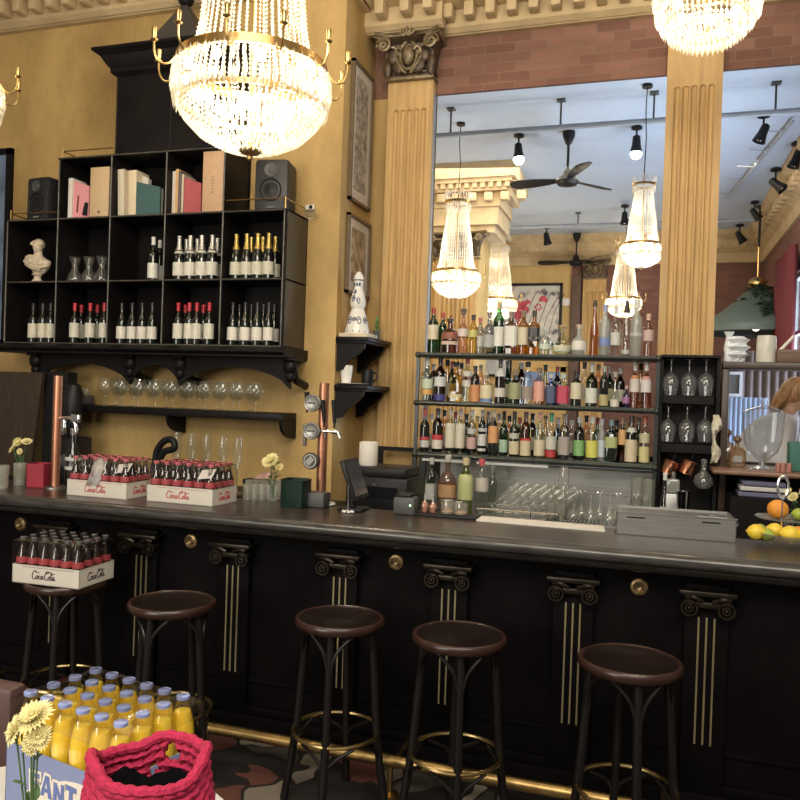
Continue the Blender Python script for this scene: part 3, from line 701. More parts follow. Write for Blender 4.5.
for k, x in enumerate(GX):
    z1 = GZ[3] if 1 <= k <= 4 else GZ[2]
    b = nb(); box(b, x-th/2, x+th/2, YC+.002, YL-.012, GZ[0], z1-th); cobj('divider', b, BLACK, smooth=False)
b = nb()                                                       # light nosing beads on the front edges
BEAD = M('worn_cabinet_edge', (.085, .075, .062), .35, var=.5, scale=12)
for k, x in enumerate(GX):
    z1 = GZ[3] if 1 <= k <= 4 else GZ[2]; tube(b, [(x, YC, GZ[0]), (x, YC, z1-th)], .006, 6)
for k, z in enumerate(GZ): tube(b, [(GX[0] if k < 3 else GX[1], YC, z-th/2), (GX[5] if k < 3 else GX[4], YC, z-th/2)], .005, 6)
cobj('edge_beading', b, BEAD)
b = nb(); box(b, GX[-1]+th/2, GX[-1]+th, YC+.03, YL, GZ[0], GZ[2]); cobj('side_panel', b, M('cabinet_side_brown', (.05, .04, .028), .4, var=.3, scale=5), smooth=False)
b = nb(); xprism(b, [(YC-.03, GZ[0]-th), (YC-.06, GZ[0]-th-.02), (YC-.06, GZ[0]-.05), (YC-.03, GZ[0]-.07), (YC-.03, GZ[0]-.085), (YL, GZ[0]-.085), (YL, GZ[0]-th)], GX[0]-.05, GX[-1]+.05); cobj('base_moulding', b, BLACK, angle=30)
# arched valance
def arch_poly(x0, x1, zt, zb, rise, n=12):
    pts = [(x0, zt), (x1, zt), (x1, zb)]
    for k in range(n+1):
        t = k/n; x = x1-(x1-x0)*t; pts.append((x, zb+rise*math.sin(PI*t)**.6))
    pts.append((x0, zb)); 
    out = [pts[0]]
    for p_ in pts[1:]:
        if (Vector(p_)-Vector(out[-1])).length > 1e-4: out.append(p_)
    return out
vx = [PY(x_, 352, YC+.1).x for x_ in (38, 132, 182, 292)]
VZ = GZ[0]-.085
for i in range(3):
    b = nb(); prism(b, arch_poly(vx[i], vx[i+1], VZ, VZ-.22, .15), YC+.08, YC+.11); cobj('arched_valance', b, BLACK, smooth=False)
for x in vx:
    b = nb(); ball(b, (x, YC+.08, VZ-.06), .055, 1, .8, 1.1); ball(b, (x, YC+.08, VZ-.13), .038, 1, .8, 1.1); box(b, x-.05, x+.05, YC+.03, YC+.2, VZ-.02, VZ, bevel=.005)
    tube(b, catmull([(x, YC+.12, VZ-.02), (x, YC+.16, VZ-.14), (x, YL-.02, VZ-.19)], 5), .03, 8); cobj('carved_bracket', b, BLACK)
# tower with cornice cap and pyramid roof
TX0, TX1 = GX[2], GX[4]; TZ1 = PY(116, 75, YC+.03).z
b = nb(); box(b, TX0, TX1, YC+.03, YL-.012, GZ[3], TZ1); cobj('tower', b, BLACK, smooth=False)
b = nb()
for xx in (TX0+.01, (TX0+TX1)/2, TX1-.01): tube(b, [(xx, YC+.03, GZ[3]), (xx, YC+.03, TZ1)], .006, 6)
cobj('tower_beading', b, BLACK)
TT = PY(96, 47, YC-.1).z-TZ1; lev = [(.0, TZ1-.02), (.035, TZ1+.005), (.035, TZ1+TT*.22), (.05, TZ1+TT*.3), (.09, TZ1+TT*.7), (.135, TZ1+TT*.88), (.135, TZ1+TT)]
b = nb(); prev = None
for g, z in lev:
    cur = [b.verts.new(v) for v in ((TX0-g, YC+.03-g, z), (TX1+g, YC+.03-g, z), (TX1+g, YL-.002, z), (TX0-g, YL-.002, z))]
    if prev:
        for j in range(4): b.faces.new((prev[j], prev[(j+1) % 4], cur[(j+1) % 4], cur[j]))
    else: b.faces.new(cur)
    prev = cur
b.faces.new(prev); cobj('cornice_cap', b, BLACK, angle=25)
b = nb(); zr = TZ1+TT; cxm = (TX0+TX1)/2; cym = (YC+YL)/2
base = [b.verts.new(v) for v in ((cxm-.25, YC+.0, zr), (cxm+.25, YC+.0, zr), (cxm+.25, YL-.003, zr), (cxm-.25, YL-.003, zr))]; zap = PY(160, 8, cym).z
tp = [b.verts.new(v) for v in ((cxm-.015, cym-.015, zap), (cxm+.015, cym-.015, zap), (cxm+.015, cym+.015, zap), (cxm-.015, cym+.015, zap))]
for j in range(4): b.faces.new((base[j], base[(j+1) % 4], tp[(j+1) % 4], tp[j]))
b.faces.new(base); b.faces.new(tp); cobj('pyramid_roof', b, M('roof_dark_grey', (.05, .045, .042), .5), smooth=False)
b = nb(); ball(b, (cxm, cym, zap+.04), .062); cobj('ball_finial', b, BLACK)
b = nb()                                                     # gallery rails
for x0, x1, z in ((GX[0], GX[1], GZ[2]), (GX[4], GX[5], GZ[2]), (GX[1], GX[2], GZ[3])):
    tube(b, [(x0+.02, YL-.02, z+.045), (x0+.02, YC+.01, z+.05), (x1-.01, YC+.01, z+.05)] if x0 != GX[4] else [(x0+.02, YC+.01, z+.075), (x1, YC+.01, z+.075), (x1, YL-.02, z+.075)], .0045, 6)
    tube(b, [(x0+.02 if x0 != GX[4] else x1, YC+.01, z), (x0+.02 if x0 != GX[4] else x1, YC+.01, z+.08)], .006, 6)
cobj('gallery_rail', b, DGOLD)

# speakers
def speaker(cx, cy, z, W, H, D, rz, lab):
    root = empty('loudspeaker', (cx, cy, z), rz); tag(root, lab, 'loudspeaker', 'loudspeakers on the wine cabinet')
    b = nb(); box(b, -W/2, W/2, -D/2, D/2, 0, H, bevel=.03); obj('cabinet_body', b, M('speaker_grey', (.018, .018, .02), .45), root)
    mt = Matrix.Translation((0, -D/2, H*.40)) @ Matrix.Rotation(PI/2, 4, 'X')
    b = nb(); lathe(b, [(.075*W/.23, .008), (.07*W/.23, .001), (.055*W/.23, -.001), (.025*W/.23, .006), (.0, .012)], 24, mat=mt, caps=False); obj('woofer', b, PLBLK, root)
    mt = Matrix.Translation((0, -D/2, H*.78)) @ Matrix.Rotation(PI/2, 4, 'X')
    b = nb(); lathe(b, [(.045*W/.23, .006), (.02*W/.23, .001), (.012, .007), (0, .01)], 20, mat=mt, caps=False); obj('tweeter', b, DGREY, root)
    b = nb(); box(b, -.03, .03, -D/2-.003, -D/2+.001, .022, .032); obj('badge', b, CHROME, root)
q0, q1 = PY(31, 217, YC+.12), PY(60, 174, YC+.12); H = q1.z-GZ[2]
speaker((q0.x+q1.x)/2+.0, YC+.15, GZ[2], .235, .345, .22, -.12, 'black loudspeaker at the left end of the wine cabinet top')
q0, q1 = PY(252, 206, YC+.05), PY(283, 160, YC+.05)
speaker((q0.x+q1.x)/2, YC+.18, GZ[2], .25, .375, .24, .18, 'dark grey loudspeaker with round cone at the right end of the wine cabinet')

# ------------------------------------------------------------------ bottles
LABEL = {}
def col(c, name=None, rough=.55):
    k = 'paint_%d_%d_%d' % tuple(int(v*255) for v in c)
    return M(k, c, rough, var=.05, scale=30)
def profile(kind, H, R):
    """returns glass profile (r,z), squareness list, body top z"""
    if kind == 'wine': P = [(.90, 0), (1, .012), (1, .56), (.93, .62), (.6, .68), (.36, .73), (.34, .95), (.38, .955), (.38, .985), (.33, 1)]
    elif kind == 'slope': P = [(.90, 0), (1, .012), (1, .46), (.92, .56), (.66, .66), (.40, .76), (.33, .86), (.33, .96), (.37, .965), (.37, 1)]
    elif kind == 'spirit': P = [(.92, 0), (1, .01), (1, .60), (.94, .67), (.6, .74), (.38, .79), (.36, .94), (.42, .945), (.42, 1)]
    elif kind == 'square': P = [(.90, 0), (.97, .01), (.97, .66), (.85, .72), (.42, .76), (.36, .80), (.36, .94), (.42, .945), (.42, 1)]
    elif kind == 'squat': P = [(.92, 0), (1, .015), (1, .50), (.95, .58), (.7, .66), (.34, .71), (.30, .76), (.30, .92), (.36, .925), (.36, 1)]
    elif kind == 'round': P = [(.55, 0), (.8, .03), (1, .2), (1, .35), (.85, .5), (.5, .62), (.3, .70), (.27, .9), (.33, .905), (.33, 1)]
    elif kind == 'slim': P = [(.9, 0), (1, .01), (1, .35), (.9, .5), (.55, .68), (.42, .8), (.38, .95), (.45, .955), (.45, 1)]
    elif kind == 'cola': P = [(.84, 0), (.95, .02), (.98, .10), (.84, .22), (.82, .30), (1.0, .42), (1.0, .52), (.86, .62), (.58, .74), (.42, .86), (.40, .95), (.46, .955), (.46, 1)]
    elif kind == 'soda': P = [(.84, 0), (.97, .02), (1, .15), (.97, .28), (1, .42), (1, .64), (.95, .73), (.76, .83), (.54, .91), (.43, .955), (.46, .965), (.46, 1)]
    sq = [(.8 if (kind == 'square' and z < .70) else 0) for r, z in P]
    return [(r*R, z*H) for r, z in P], sq
def prof_r(P, z):
    for (r0, z0), (r1, z1) in zip(P, P[1:]):
        if z0 <= z <= z1: return r0+(r1-r0)*((z-z0)/max(1e-6, z1-z0))
    return P[-1][0]
def sub_profile(P, z0, z1, off):
    out = [(prof_r(P, z0)+off, z0)]+[(r+off, z) for r, z in P if z0 < z < z1]+[(prof_r(P, z1)+off, z1)]
    return out
def bottle(H, R, kind, gm, labels=(), cap=None, capf=.9, name='liquor_bottle', seg=16, stopper=None, foil=None, drink=None, dk=.62):
    P, sq = profile(kind, H, R)
    b = nb(); lathe(b, P, seg, sq=sq); root = obj(name, b, gm)
    if drink:
        b = nb(); Q = sub_profile(P, .012*H, dk*H, -.0022); lathe(b, Q, seg, sq=(.8 if kind == 'square' else 0)); obj('drink', b, drink, root)
    for (f0, f1, c) in labels:
        b = nb(); Q = sub_profile(P, f0*H, f1*H, .0012); lathe(b, Q, seg, sq=(.8 if kind == 'square' else 0), caps=False); obj('label', b, c if not isinstance(c, tuple) else col(c), root)
    if cap is not None:
        b = nb(); Q = sub_profile(P, capf*H, H*.999, .0018); Q.append((Q[-1][0]*.9, H*1.004)); lathe(b, Q, seg)
        if stopper == 'ball': ball(b, (0, 0, H*1.02), R*.42)
        if stopper == 'wide': lathe(b, [(R*.5, H*.985), (R*.52, H*.99), (R*.52, H*1.05), (R*.45, H*1.06)], seg)
        if stopper == 'cone': lathe(b, [(R*.75, H*.82), (R*.72, H*.83), (R*.35, H*1.02), (R*.1, H*1.05)], seg)
        if stopper == 'pour': tube(b, catmull([(0, 0, H*.99), (0, 0, H*1.05), (.012, 0, H*1.09)], 3), .005, 6)
        obj('cap' if foil is None else 'foil', b, cap if not isinstance(cap, tuple) else col(cap, rough=.35), root)
    return root
WBLK = M('dark_wine_glass', (.008, .010, .008), .08, spec=.7, var=.1)
FOILS = M('silver_foil', (.60, .58, .54), .35, metal=.7, var=.2, scale=60, bump=.3)
FOILG = M('gold_foil', (.62, .45, .14), .32, metal=.8, var=.25, scale=60, bump=.3)
LW = (.62, .59, .50)
proto = {
 'red': bottle(.31, .037, 'wine', WBLK, [(.14, .50, LW)], (.45, .02, .03), .80, 'wine_bottle', foil=1),
 'black': bottle(.31, .037, 'slope', WBLK, [(.12, .42, (.66, .62, .55))], (.02, .018, .02), .82, 'wine_bottle', foil=1),
 'pale': bottle(.31, .037, 'wine', WBLK, [(.12, .48, (.62, .58, .46))], (.02, .018, .02), .80, 'wine_bottle', foil=1),
 'silver': bottle(.33, .044, 'slope', WBLK, [(.10, .40, (.66, .63, .55)), (.60, .66, (.5, .48, .42))], FOILS, .68, 'champagne_bottle', foil=1),
 'gold': bottle(.33, .042, 'slope', WBLK, [(.10, .38, (.60, .57, .46))], FOILG, .66, 'champagne_bottle', foil=1),
 'whitecap': bottle(.33, .038, 'wine', WBLK, [(.06, .40, (.68, .66, .60))], (.72, .70, .66), .82, 'wine_bottle', foil=1),
}
used = set()
def place_px(kind, px, zf, Y, lab, cat, group, rz=0, scale=1):
    q = PY(px, 330, Y)
    # solve x on the shelf floor (verticals lean a little in the photograph)
    for _ in range(3):
        d = ray(px, 0); 
        # point on the plane Y whose height is the bottle middle
        best = PY(px, 400-F*0, Y)
        break
    lo, hi = 0.0, 800.0
    for _ in range(30):
        mid = (lo+hi)/2
        if PY(px, mid, Y).z > zf+.15: lo = mid
        else: hi = mid
    q = PY(px, lo, Y)
    if kind in used: o = dup(proto[kind], (q.x, Y, zf), rz, lab, group, scale)
    else:
        used.add(kind); o = proto[kind]; o.location = (q.x, Y, zf); o.scale = (scale,)*3; o.rotation_euler = (0, 0, rz); tag(o, lab, cat, group)
    o['label'] = lab; o['category'] = cat; o['group'] = group
    return o
def cell(kind, row, pxs, desc, cell_name, group, cat='bottle', back=(), sc_=1):
    rowz = GZ[row]
    fr_ = [p_ for p_ in pxs if p_ not in back]; bk = [p_ for p_ in pxs if p_ in back]
    for k, p_ in enumerate(fr_):
        w_ = ORD[k]+' from left' if len(fr_) > 1 else 'alone'
        place_px(kind, p_, rowz, YC+.085, '%s, %s in front row, %s' % (desc, w_, cell_name), cat, group, random.uniform(-.3, .3), sc_)
    for k, p_ in enumerate(bk):
        w_ = ORD[k]+' from left' if len(bk) > 1 else 'single one'
        place_px(kind, p_, rowz, YC+.205, '%s, %s in back row, %s' % (desc, w_, cell_name), cat, group, random.uniform(-.3, .3), sc_)
cell('pale', 0, (33, 42.5, 50.5), 'dark wine bottle with beige label', 'bottom left compartment', 'wine bottles in the bottom left compartment')
place_px('black', 26, GZ[0], YC+.26, 'dark wine bottle half hidden at the far back, bottom left compartment', 'bottle', 'wine bottles in the bottom left compartment')
cell('red', 0, (74.5, 81, 90, 97, 104), 'wine bottle with red capsule', 'bottom second compartment', 'red-capped bottles in the second bottom compartment', back=(81, 97))
cell('black', 0, (121.5, 132, 142, 152), 'black wine bottle with broad white label', 'bottom middle compartment', 'white-labelled bottles in the bottom middle compartment')
cell('red', 0, (178, 189, 196.5, 209, 185, 203), 'red-topped wine bottle with cream label', 'bottom fourth compartment', 'red-topped bottles in the bottom fourth compartment', back=(185, 203))
cell('black', 0, (232.5, 245, 257, 268.5, 239, 251, 263, 274), 'black wine bottle', 'bottom right compartment', 'black bottles in the bottom right compartment', back=(239, 251, 263, 274))
cell('whitecap', 1, (153, 159.5), 'tall dark bottle with white cap', 'middle row third compartment', 'white-capped bottles in the middle row', back=(159.5,))
cell('silver', 1, (179, 190, 201.5, 212, 186, 197, 217), 'champagne bottle with silver foil', 'middle row', 'silver-foiled champagne bottles', back=(186, 197, 217))
cell('gold', 1, (236, 246.5, 257.5, 268.5, 251, 262.5, 275), 'champagne bottle with gold foil', 'upper right compartment', 'gold-foiled champagne bottles', back=(251, 262.5, 275))

# carafes in the middle row
def make_carafe():
    b = nb(); lathe(b, [(.035, 0), (.058, .01), (.062, .03), (.05, .065), (.028, .10), (.022, .13), (.036, .165), (.045, .20)], 20, caps=False); lathe(b, [(.0, .004), (.035, .002)], 20, caps=False)
    return obj('glass_carafe', b, GLASSW)
CF = make_carafe()
for k, px_ in enumerate((75, 89, 102)):
    q = PY(px_, 265, YC+.12); t = CF if k == 0 else dup(CF, (0, 0, 0)); t.location = (q.x, YC+.12, GZ[1])
    tag(t, 'clear waisted glass carafe, %s from left in the cabinet middle row' % ORD[k], 'carafe', 'glass carafes in the cabinet')
# marble bust
def make_bust(loc):
    root = empty('classical_bust', loc, .2); tag(root, 'small cream marble bust of a woman in the leftmost cabinet compartment', 'bust')
    MB_ = M('cream_marble', (.62, .52, .38), .45, var=.1)
    b = nb(); lathe(b, [(.052, 0), (.052, .012), (.04, .02), (.028, .04), (.026, .055), (.045, .07), (.04, .08)], 24); obj('pedestal', b, MB_, root)
    b = nb()
    secs = [(.078, .032, .024), (.095, .052, .036), (.120, .080, .048), (.150, .100, .056), (.180, .112, .056), (.200, .104, .048), (.214, .070, .040), (.224, .038, .032), (.250, .030, .030), (.262, .030, .030)]
    prev = None
    for z, rx, ry_ in secs:
        cur = [b.verts.new((rx*math.cos(2*PI*j/24), ry_*math.sin(2*PI*j/24), z-(.018*math.cos(2*PI*j/24) if z > .09 and z < .215 else 0))) for j in range(24)]
        if prev:
            for j in range(24): b.faces.new((prev[j], prev[(j+1) % 24], cur[(j+1) % 24], cur[j]))
        else: b.faces.new(list(reversed(cur)))
        prev = cur
    b.faces.new(prev)
    ball(b, (0, -.006, .292), .047, .80, .95, 1.15, 18, 12); ball(b, (0, -.051, .288), .009, .7, 1, 1.8); ball(b, (0, -.044, .268), .011, 1.2, .6, .6)
    ball(b, (-.017, -.040, .300), .010, 1.2, .6, .7); ball(b, (.017, -.040, .300), .010, 1.2, .6, .7); ball(b, (0, -.038, .254), .013, 1, .8, .9)
    ball(b, (-.042, -.030, .172), .036, 1, .9, .8); ball(b, (.040, -.030, .160), .036, 1, .9, .8)
    tube(b, catmull([(-.10, -.03, .175), (-.03, -.062, .135), (.05, -.060, .120), (.10, -.03, .135)], 5), .010, 8); tube(b, catmull([(-.09, -.03, .15), (-.02, -.060, .115), (.05, -.050, .102)], 5), .009, 8)
    obj('figure', b, MB_, root)
    b = nb(); ball(b, (0, .008, .315), .050, .92, .98, .88, 18, 12); ball(b, (0, .055, .305), .024)
    for k in range(11): ball(b, (.042*math.cos(PI*k/10), -.028+.012*math.sin(PI*k/10), .312+.022*math.sin(PI*k/10)), .012)
    obj('hair', b, MB_, root)
q = PY(38, 262, YC+.13); make_bust((q.x, YC+.13, GZ[1]))

# books
def book(px0, px1, py_top, row, Y, colr, lab, lean=0, name='book', depth=.16, pages=False, group='books on the top cabinet shelf', slant=0):
    zf = GZ[row]; a = PY(px0, (py_top+215)/2, Y); c = PY(px1, (py_top+215)/2, Y); H = PY((px0+px1)/2, py_top, Y).z-zf
    W = max(.012, c.x-a.x); root = empty(name, ((a.x+c.x)/2, Y, zf)); root.rotation_euler = (0, lean, 0); tag(root, lab, 'book' if name == 'book' else 'box', group)
    cm = col(colr)
    if slant: # wide cover seen: upright volume turned so its cover faces the room
        b = nb(); prism(b, [(-W/2, 0), (W/2, 0), (W/2, H-slant), (-W/2, H)], 0, .018); obj('cover', b, cm, root, smooth=False)
        b = nb(); prism(b, [(-W/2+.004, .004), (W/2-.004, .004), (W/2-.004, H-slant-.004), (-W/2+.004, H-.004)], .018, .045); obj('pages', b, PAPER, root, smooth=False)
    else:
        b = nb(); box(b, -W/2, W/2, 0, .01, 0, H, bevel=.003); box(b, -W/2, -W/2+.003, .005, depth, 0, H); box(b, W/2-.003, W/2, .005, depth, 0, H); obj('cover', b, cm, root)
        b = nb(); box(b, -W/2+.003, W/2-.003, .01, depth-.005, .004, H-.005); obj('pages', b, PAPER, root, smooth=False)
    return root
BY = YC+.06
book(68, 72, 178, 2, BY-.02, (.72, .66, .62), 'thin white-spined book leaning at the left of the top row')
o = book(72, 89, 180, 2, BY, (.72, .30, .32), 'large pink book with dark figure on its cover', slant=.05)
b = nb(); prism(b, [(.02, .03), (.07, .02), (.075, .12), (.045, .13), (.03, .08)], -.002, -.0005); obj('cover_print', b, PLBLK, o, smooth=False)
b = nb(); prism(b, [(-.035, .05), (-.02, .05), (-.01, .18), (-.025, .18)], -.002, -.0005); obj('cover_print', b, M('dark_red_print', (.2, .04, .05)), o, smooth=False)
o = book(90, 109, 167, 2, BY-.03, (.58, .41, .24), 'tall tan box file standing right of the pink book', name='box_file')
b = nb(); box(b, -.008, .008, -.002, 0, .03, .05); obj('label', b, DGREY, o, smooth=False)
book(118.5, 125, 169, 2, BY, (.62, .55, .42), 'cream book at the left of the second group, slightly leaning', lean=-.04)
book(125, 129, 171, 2, BY+.03, (.48, .38, .25), 'thin brown book between two cream books')
book(129, 137, 170, 2, BY, (.70, .58, .40), 'thick cream book left of the dark green volume', lean=-.03)
book(136, 148, 172, 2, BY+.07, (.58, .54, .47), 'pale grey book leaning behind the dark green volume', slant=.05)
book(136, 160, 181, 2, BY, (.04, .10, .10), 'large dark green book in the second group', slant=.05)
book(172, 175, 171, 2, BY, (.68, .60, .50), 'thin white book leftmost in the third group')
book(175, 178, 169, 2, BY+.005, (.60, .36, .18), 'thin orange-brown book, second in the third group')
book(178, 180.5, 171, 2, BY, (.12, .10, .10), 'thin black book, third in the third group')
book(180.5, 183.5, 174, 2, BY+.01, (.55, .45, .35), 'thin beige book next to the red volume')
book(184, 201, 177, 2, BY, (.40, .08, .09), 'red leather book right of the thin books', slant=.05)
o = book(202.5, 223, 151, 2, BY-.04, (.56, .36, .22), 'tall light wooden wine box under the chandelier', name='wooden_box')
b = nb()
for k in range(6): box(b, -.012+.004*(k % 2), .010-.003*(k % 3), -.0015, 0, .14+k*.022, .147+k*.022)
obj('branded_lettering', b, M('burnt_print', (.30, .16, .09)), o, smooth=False)

# small dome sensor on the wall
q = PY(311, 208, YL-.001)
t = empty('dome_sensor', q); tag(t, 'small clear dome sensor on the ochre wall right of the cabinet', 'sensor')
b = nb(); box(b, -.035, .035, -.03, 0, -.02, .02, bevel=.008); obj('housing', b, WHITE, t)
b = nb(); ball(b, (.012, -.03, 0), .015); obj('lens', b, PLBLK, t)
b = nb(); lathe(b, [(.05, -.09), (.055, -.07), (.03, -.03), (.02, -.02)], 16, caps=False, at=(.02, -.05, 0)); obj('clear_cover', b, GLASSW, t)

# ------------------------------------------------------------------ lower glass shelf
SX0, SX1 = -4.31, -2.515; SZ = 1.535
sh = empty('glass_shelf', (SX0, YL, SZ)); tag(sh, 'long black wall shelf holding a row of balloon wine glasses', 'shelf')
b = nb(); box(b, 0, SX1-SX0, -.27, 0, -.055, 0, bevel=.006); obj('board', b, BLACK, sh)
for px_ in (170, 283):
    x = PY(px_, 420, YL-.2).x-SX0; b = nb()
    poly = [(-.24, -.055), (0, -.055), (0, -.19), (-.03, -.19)]+[(-.03-.21*math.sin(t*PI/12), -.19+.12*(1-math.cos(t*PI/12))) for t in range(1, 7)]
    xprism(b, poly, x-.012, x+.012); obj('bracket', b, BLACK, sh, smooth=False)
def goblet(R, H, stem, rf, mat=GLASSW, name='balloon_wine_glass', seg=20):
    zb = stem; hb = H-stem
    prof = [(rf, 0), (rf*.96, .003), (rf*.3, .006), (.005, .012), (.004, zb*.7), (.008, zb*.97), (R*.55, zb+hb*.12), (R*.9, zb+hb*.32), (R, zb+hb*.5), (R*.93, zb+hb*.75), (R*.76, H)]
    b = nb(); lathe(b, prof, seg, caps=False); return obj(name, b, mat)
BG = goblet(.056, .215, .085, .036)
for k in range(10):
    px_ = 108+k*16.7; q = PY(px_, 390, YL-.15); o = BG if k == 0 else dup(BG, (0, 0, 0))
    o.location = (q.x, YL-.18, SZ); tag(o, 'balloon wine glass, %s from left in front row on the long shelf' % ORD[k], 'wine glass', 'balloon glasses on the long wall shelf')
for k in range(9):
    px_ = 117+k*16.7; q = PY(px_, 390, YL-.06); o = dup(BG, (q.x, YL-.063, SZ)); o['label'] = 'balloon wine glass, %s from left in back row on the long shelf' % ORD[k]
# dark holder left of the glasses
q = PY(87, 402, YL-.12); b = nb(); box(b, -.05, .05, -.05, .05, 0, .075, bevel=.01); o = obj('glass_holder', b, DGREY, loc=(q.x, YL-.14, SZ)); tag(o, 'small grey square container at the left end of the long shelf', 'container')
b = nb(); lathe(b, [(.03, 0), (.032, .05), (.03, .05), (.028, .004)], 16, at=(0, 0, .075)); obj('tea_light_glass', b, GLASSW, o)

# back counter under the left wall
b = nb(); box(b, -5.4, XC-.0, 4.86, YL-.002, 0, .92); box(b, -5.4, XC, 4.84, YL-.002, .92, .96); bc = obj('back_counter', b, BLACK, smooth=False); tag(bc, 'black back counter under the long glass shelf, mostly hidden by the bar', 'back counter')
FL = goblet(.026, .30, .12, .03, name='champagne_flute')
for k, px_ in enumerate((177, 192, 207, 223, 238)):
    q = PY(px_, 450, 4.95); o = FL if k == 0 else dup(FL, (0, 0, 0)); zf = PY(px_, 432+k*1.3, 4.95).z-.30*1.35; o.scale = (1.35, 1.35, 1.35)
    o.location = (q.x, 4.95, .96); o.scale = (1.35, 1.35, (PY(px_, 432+k*1.3, 4.95).z-.96)/.30)
    tag(o, 'tall champagne flute behind the right cola crate, %s from left' % ORD[k], 'champagne flute', 'champagne flutes behind the crates')

# ================================================================== BACK BAR
ZB = .90
b = nb(); box(b, -1.72, 1.85, 5.12, YM-.001, 0, ZB-.02); o = obj('back_bar_cabinet', b, BLACK, smooth=False); tag(o, 'black back bar cabinet beneath the liquor shelves', 'cabinet')
b = nb(); box(b, -1.72, 1.85, 5.08, YM-.001, ZB-.02, ZB); o = obj('steel_worktop', b, STEEL, smooth=False, parent=None); tag(o, 'stainless steel worktop behind the bar, covered with glassware', 'worktop')
b = nb(); xa, xb = PY(440, 480, 5.72).x, PY(652, 480, 5.72).x
box(b, xa, xb, 5.72, 5.735, ZB, PY(550, 466, 5.72).z); tube(b, [(xa, 5.715, PY(550, 466, 5.72).z), (xb, 5.715, PY(550, 466, 5.72).z)], .010, 8); o = obj('steel_splashback', b, STEEL); tag(o, 'stainless steel splashback below the lowest liquor shelf', 'splashback')
# ribbed drainer
b = nb(); xa2, xb2 = PY(545, 510, 5.2).x, PY(648, 510, 5.2).x
box(b, xa2, xb2, 5.14, 5.6, ZB, ZB+.012)
for k in range(26): x = xa2+(xb2-xa2)*(k+.5)/26; box(b, x-.006, x+.006, 5.13, 5.58, ZB+.012, ZB+.022)
o = obj('ribbed_drainer', b, STEEL, smooth=False); tag(o, 'ribbed steel drainer under the upside-down glasses', 'drainer')
b = nb(); box(b, -1.70, 1.74, 5.86, 5.88, ZB, 1.32); o = obj('back_board', b, M('back_board_dark', (.03, .025, .02), .5), smooth=False); tag(o, 'dark board closing the wall under the shelves', 'board')

# liquor shelf rack
YS = 5.5
RK = M('rack_green_black', (.022, .030, .026), .3, var=.3, scale=10)
rx0, rx1 = PY(419, 400, YS).x, PY(657, 400, YS).x
SZs = [2.008, PY(536, 404.5, YS).z, PY(536, 455, YS).z-.02]
rack = empty('liquor_rack', (rx0, YS, ZB)); tag(rack, 'dark green-black three-tier metal rack of liquor bottles', 'shelf rack')
for z in SZs:
    b = nb(); box(b, 0, rx1-rx0, -.06, .20, z-ZB-.034, z-ZB, bevel=.003); tube(b, [(0, -.062, z-ZB-.017), (rx1-rx0, -.062, z-ZB-.017)], .014, 8); obj('shelf_board', b, RK, rack)
for x in (0, rx1-rx0):
    for y in (-.05, .19):
        b = nb(); box(b, x-.012, x+.012, y-.012, y+.012, 0, SZs[0]-ZB+(-.01)); obj('post', b, RK, rack)
        for z in SZs:
            b = nb(); ball(b, (x, y-.014, z-ZB-.017), .022); obj('joint', b, RK, rack)
b = nb(); box(b, .05, .4, -.04, -.02, SZs[2]-ZB-.062, SZs[2]-ZB-.045); box(b, .45, .95, -.04, -.02, SZs[2]-ZB-.062, SZs[2]-ZB-.045); obj('under_shelf_strip', b, WHITE, rack, smooth=False)

g = {
 'green': glass('green_glass', (.08, .26, .13)), 'olive': glass('olive_glass', (.16, .20, .08)), 'brown': glass('brown_spirit', (.36, .17, .09)),
 'amber': glass('amber_spirit', (.66, .40, .13)), 'clear': GLASS, 'pale': glass('pale_glass', (.80, .86, .80)), 'rose': glass('rose_spirit', (.72, .50, .42)),
 'pink': glass('pink_spirit', (.82, .66, .60)), 'dark': WBLK, 'darkbrown': glass('dark_brown_glass', (.13, .06, .04)), 'teal': glass('teal_glass', (.12, .34, .36)),
 'grey': glass('smoke_glass', (.55, .56, .58)), 'frost': FROST, 'lime': glass('lime_spirit', (.70, .80, .30)), 'blue': glass('blue_spirit', (.25, .33, .60)), 'gold': glass('gold_spirit', (.75, .62, .25)),
}
cr, wt, rd, bk_, bl, org, yl = (.60, .54, .38), (.66, .65, .60), (.48, .05, .05), (.025, .022, .022), (.12, .20, .46), (.66, .34, .16), (.66, .62, .16)
GRP = 'liquor bottles on the rack behind the bar'
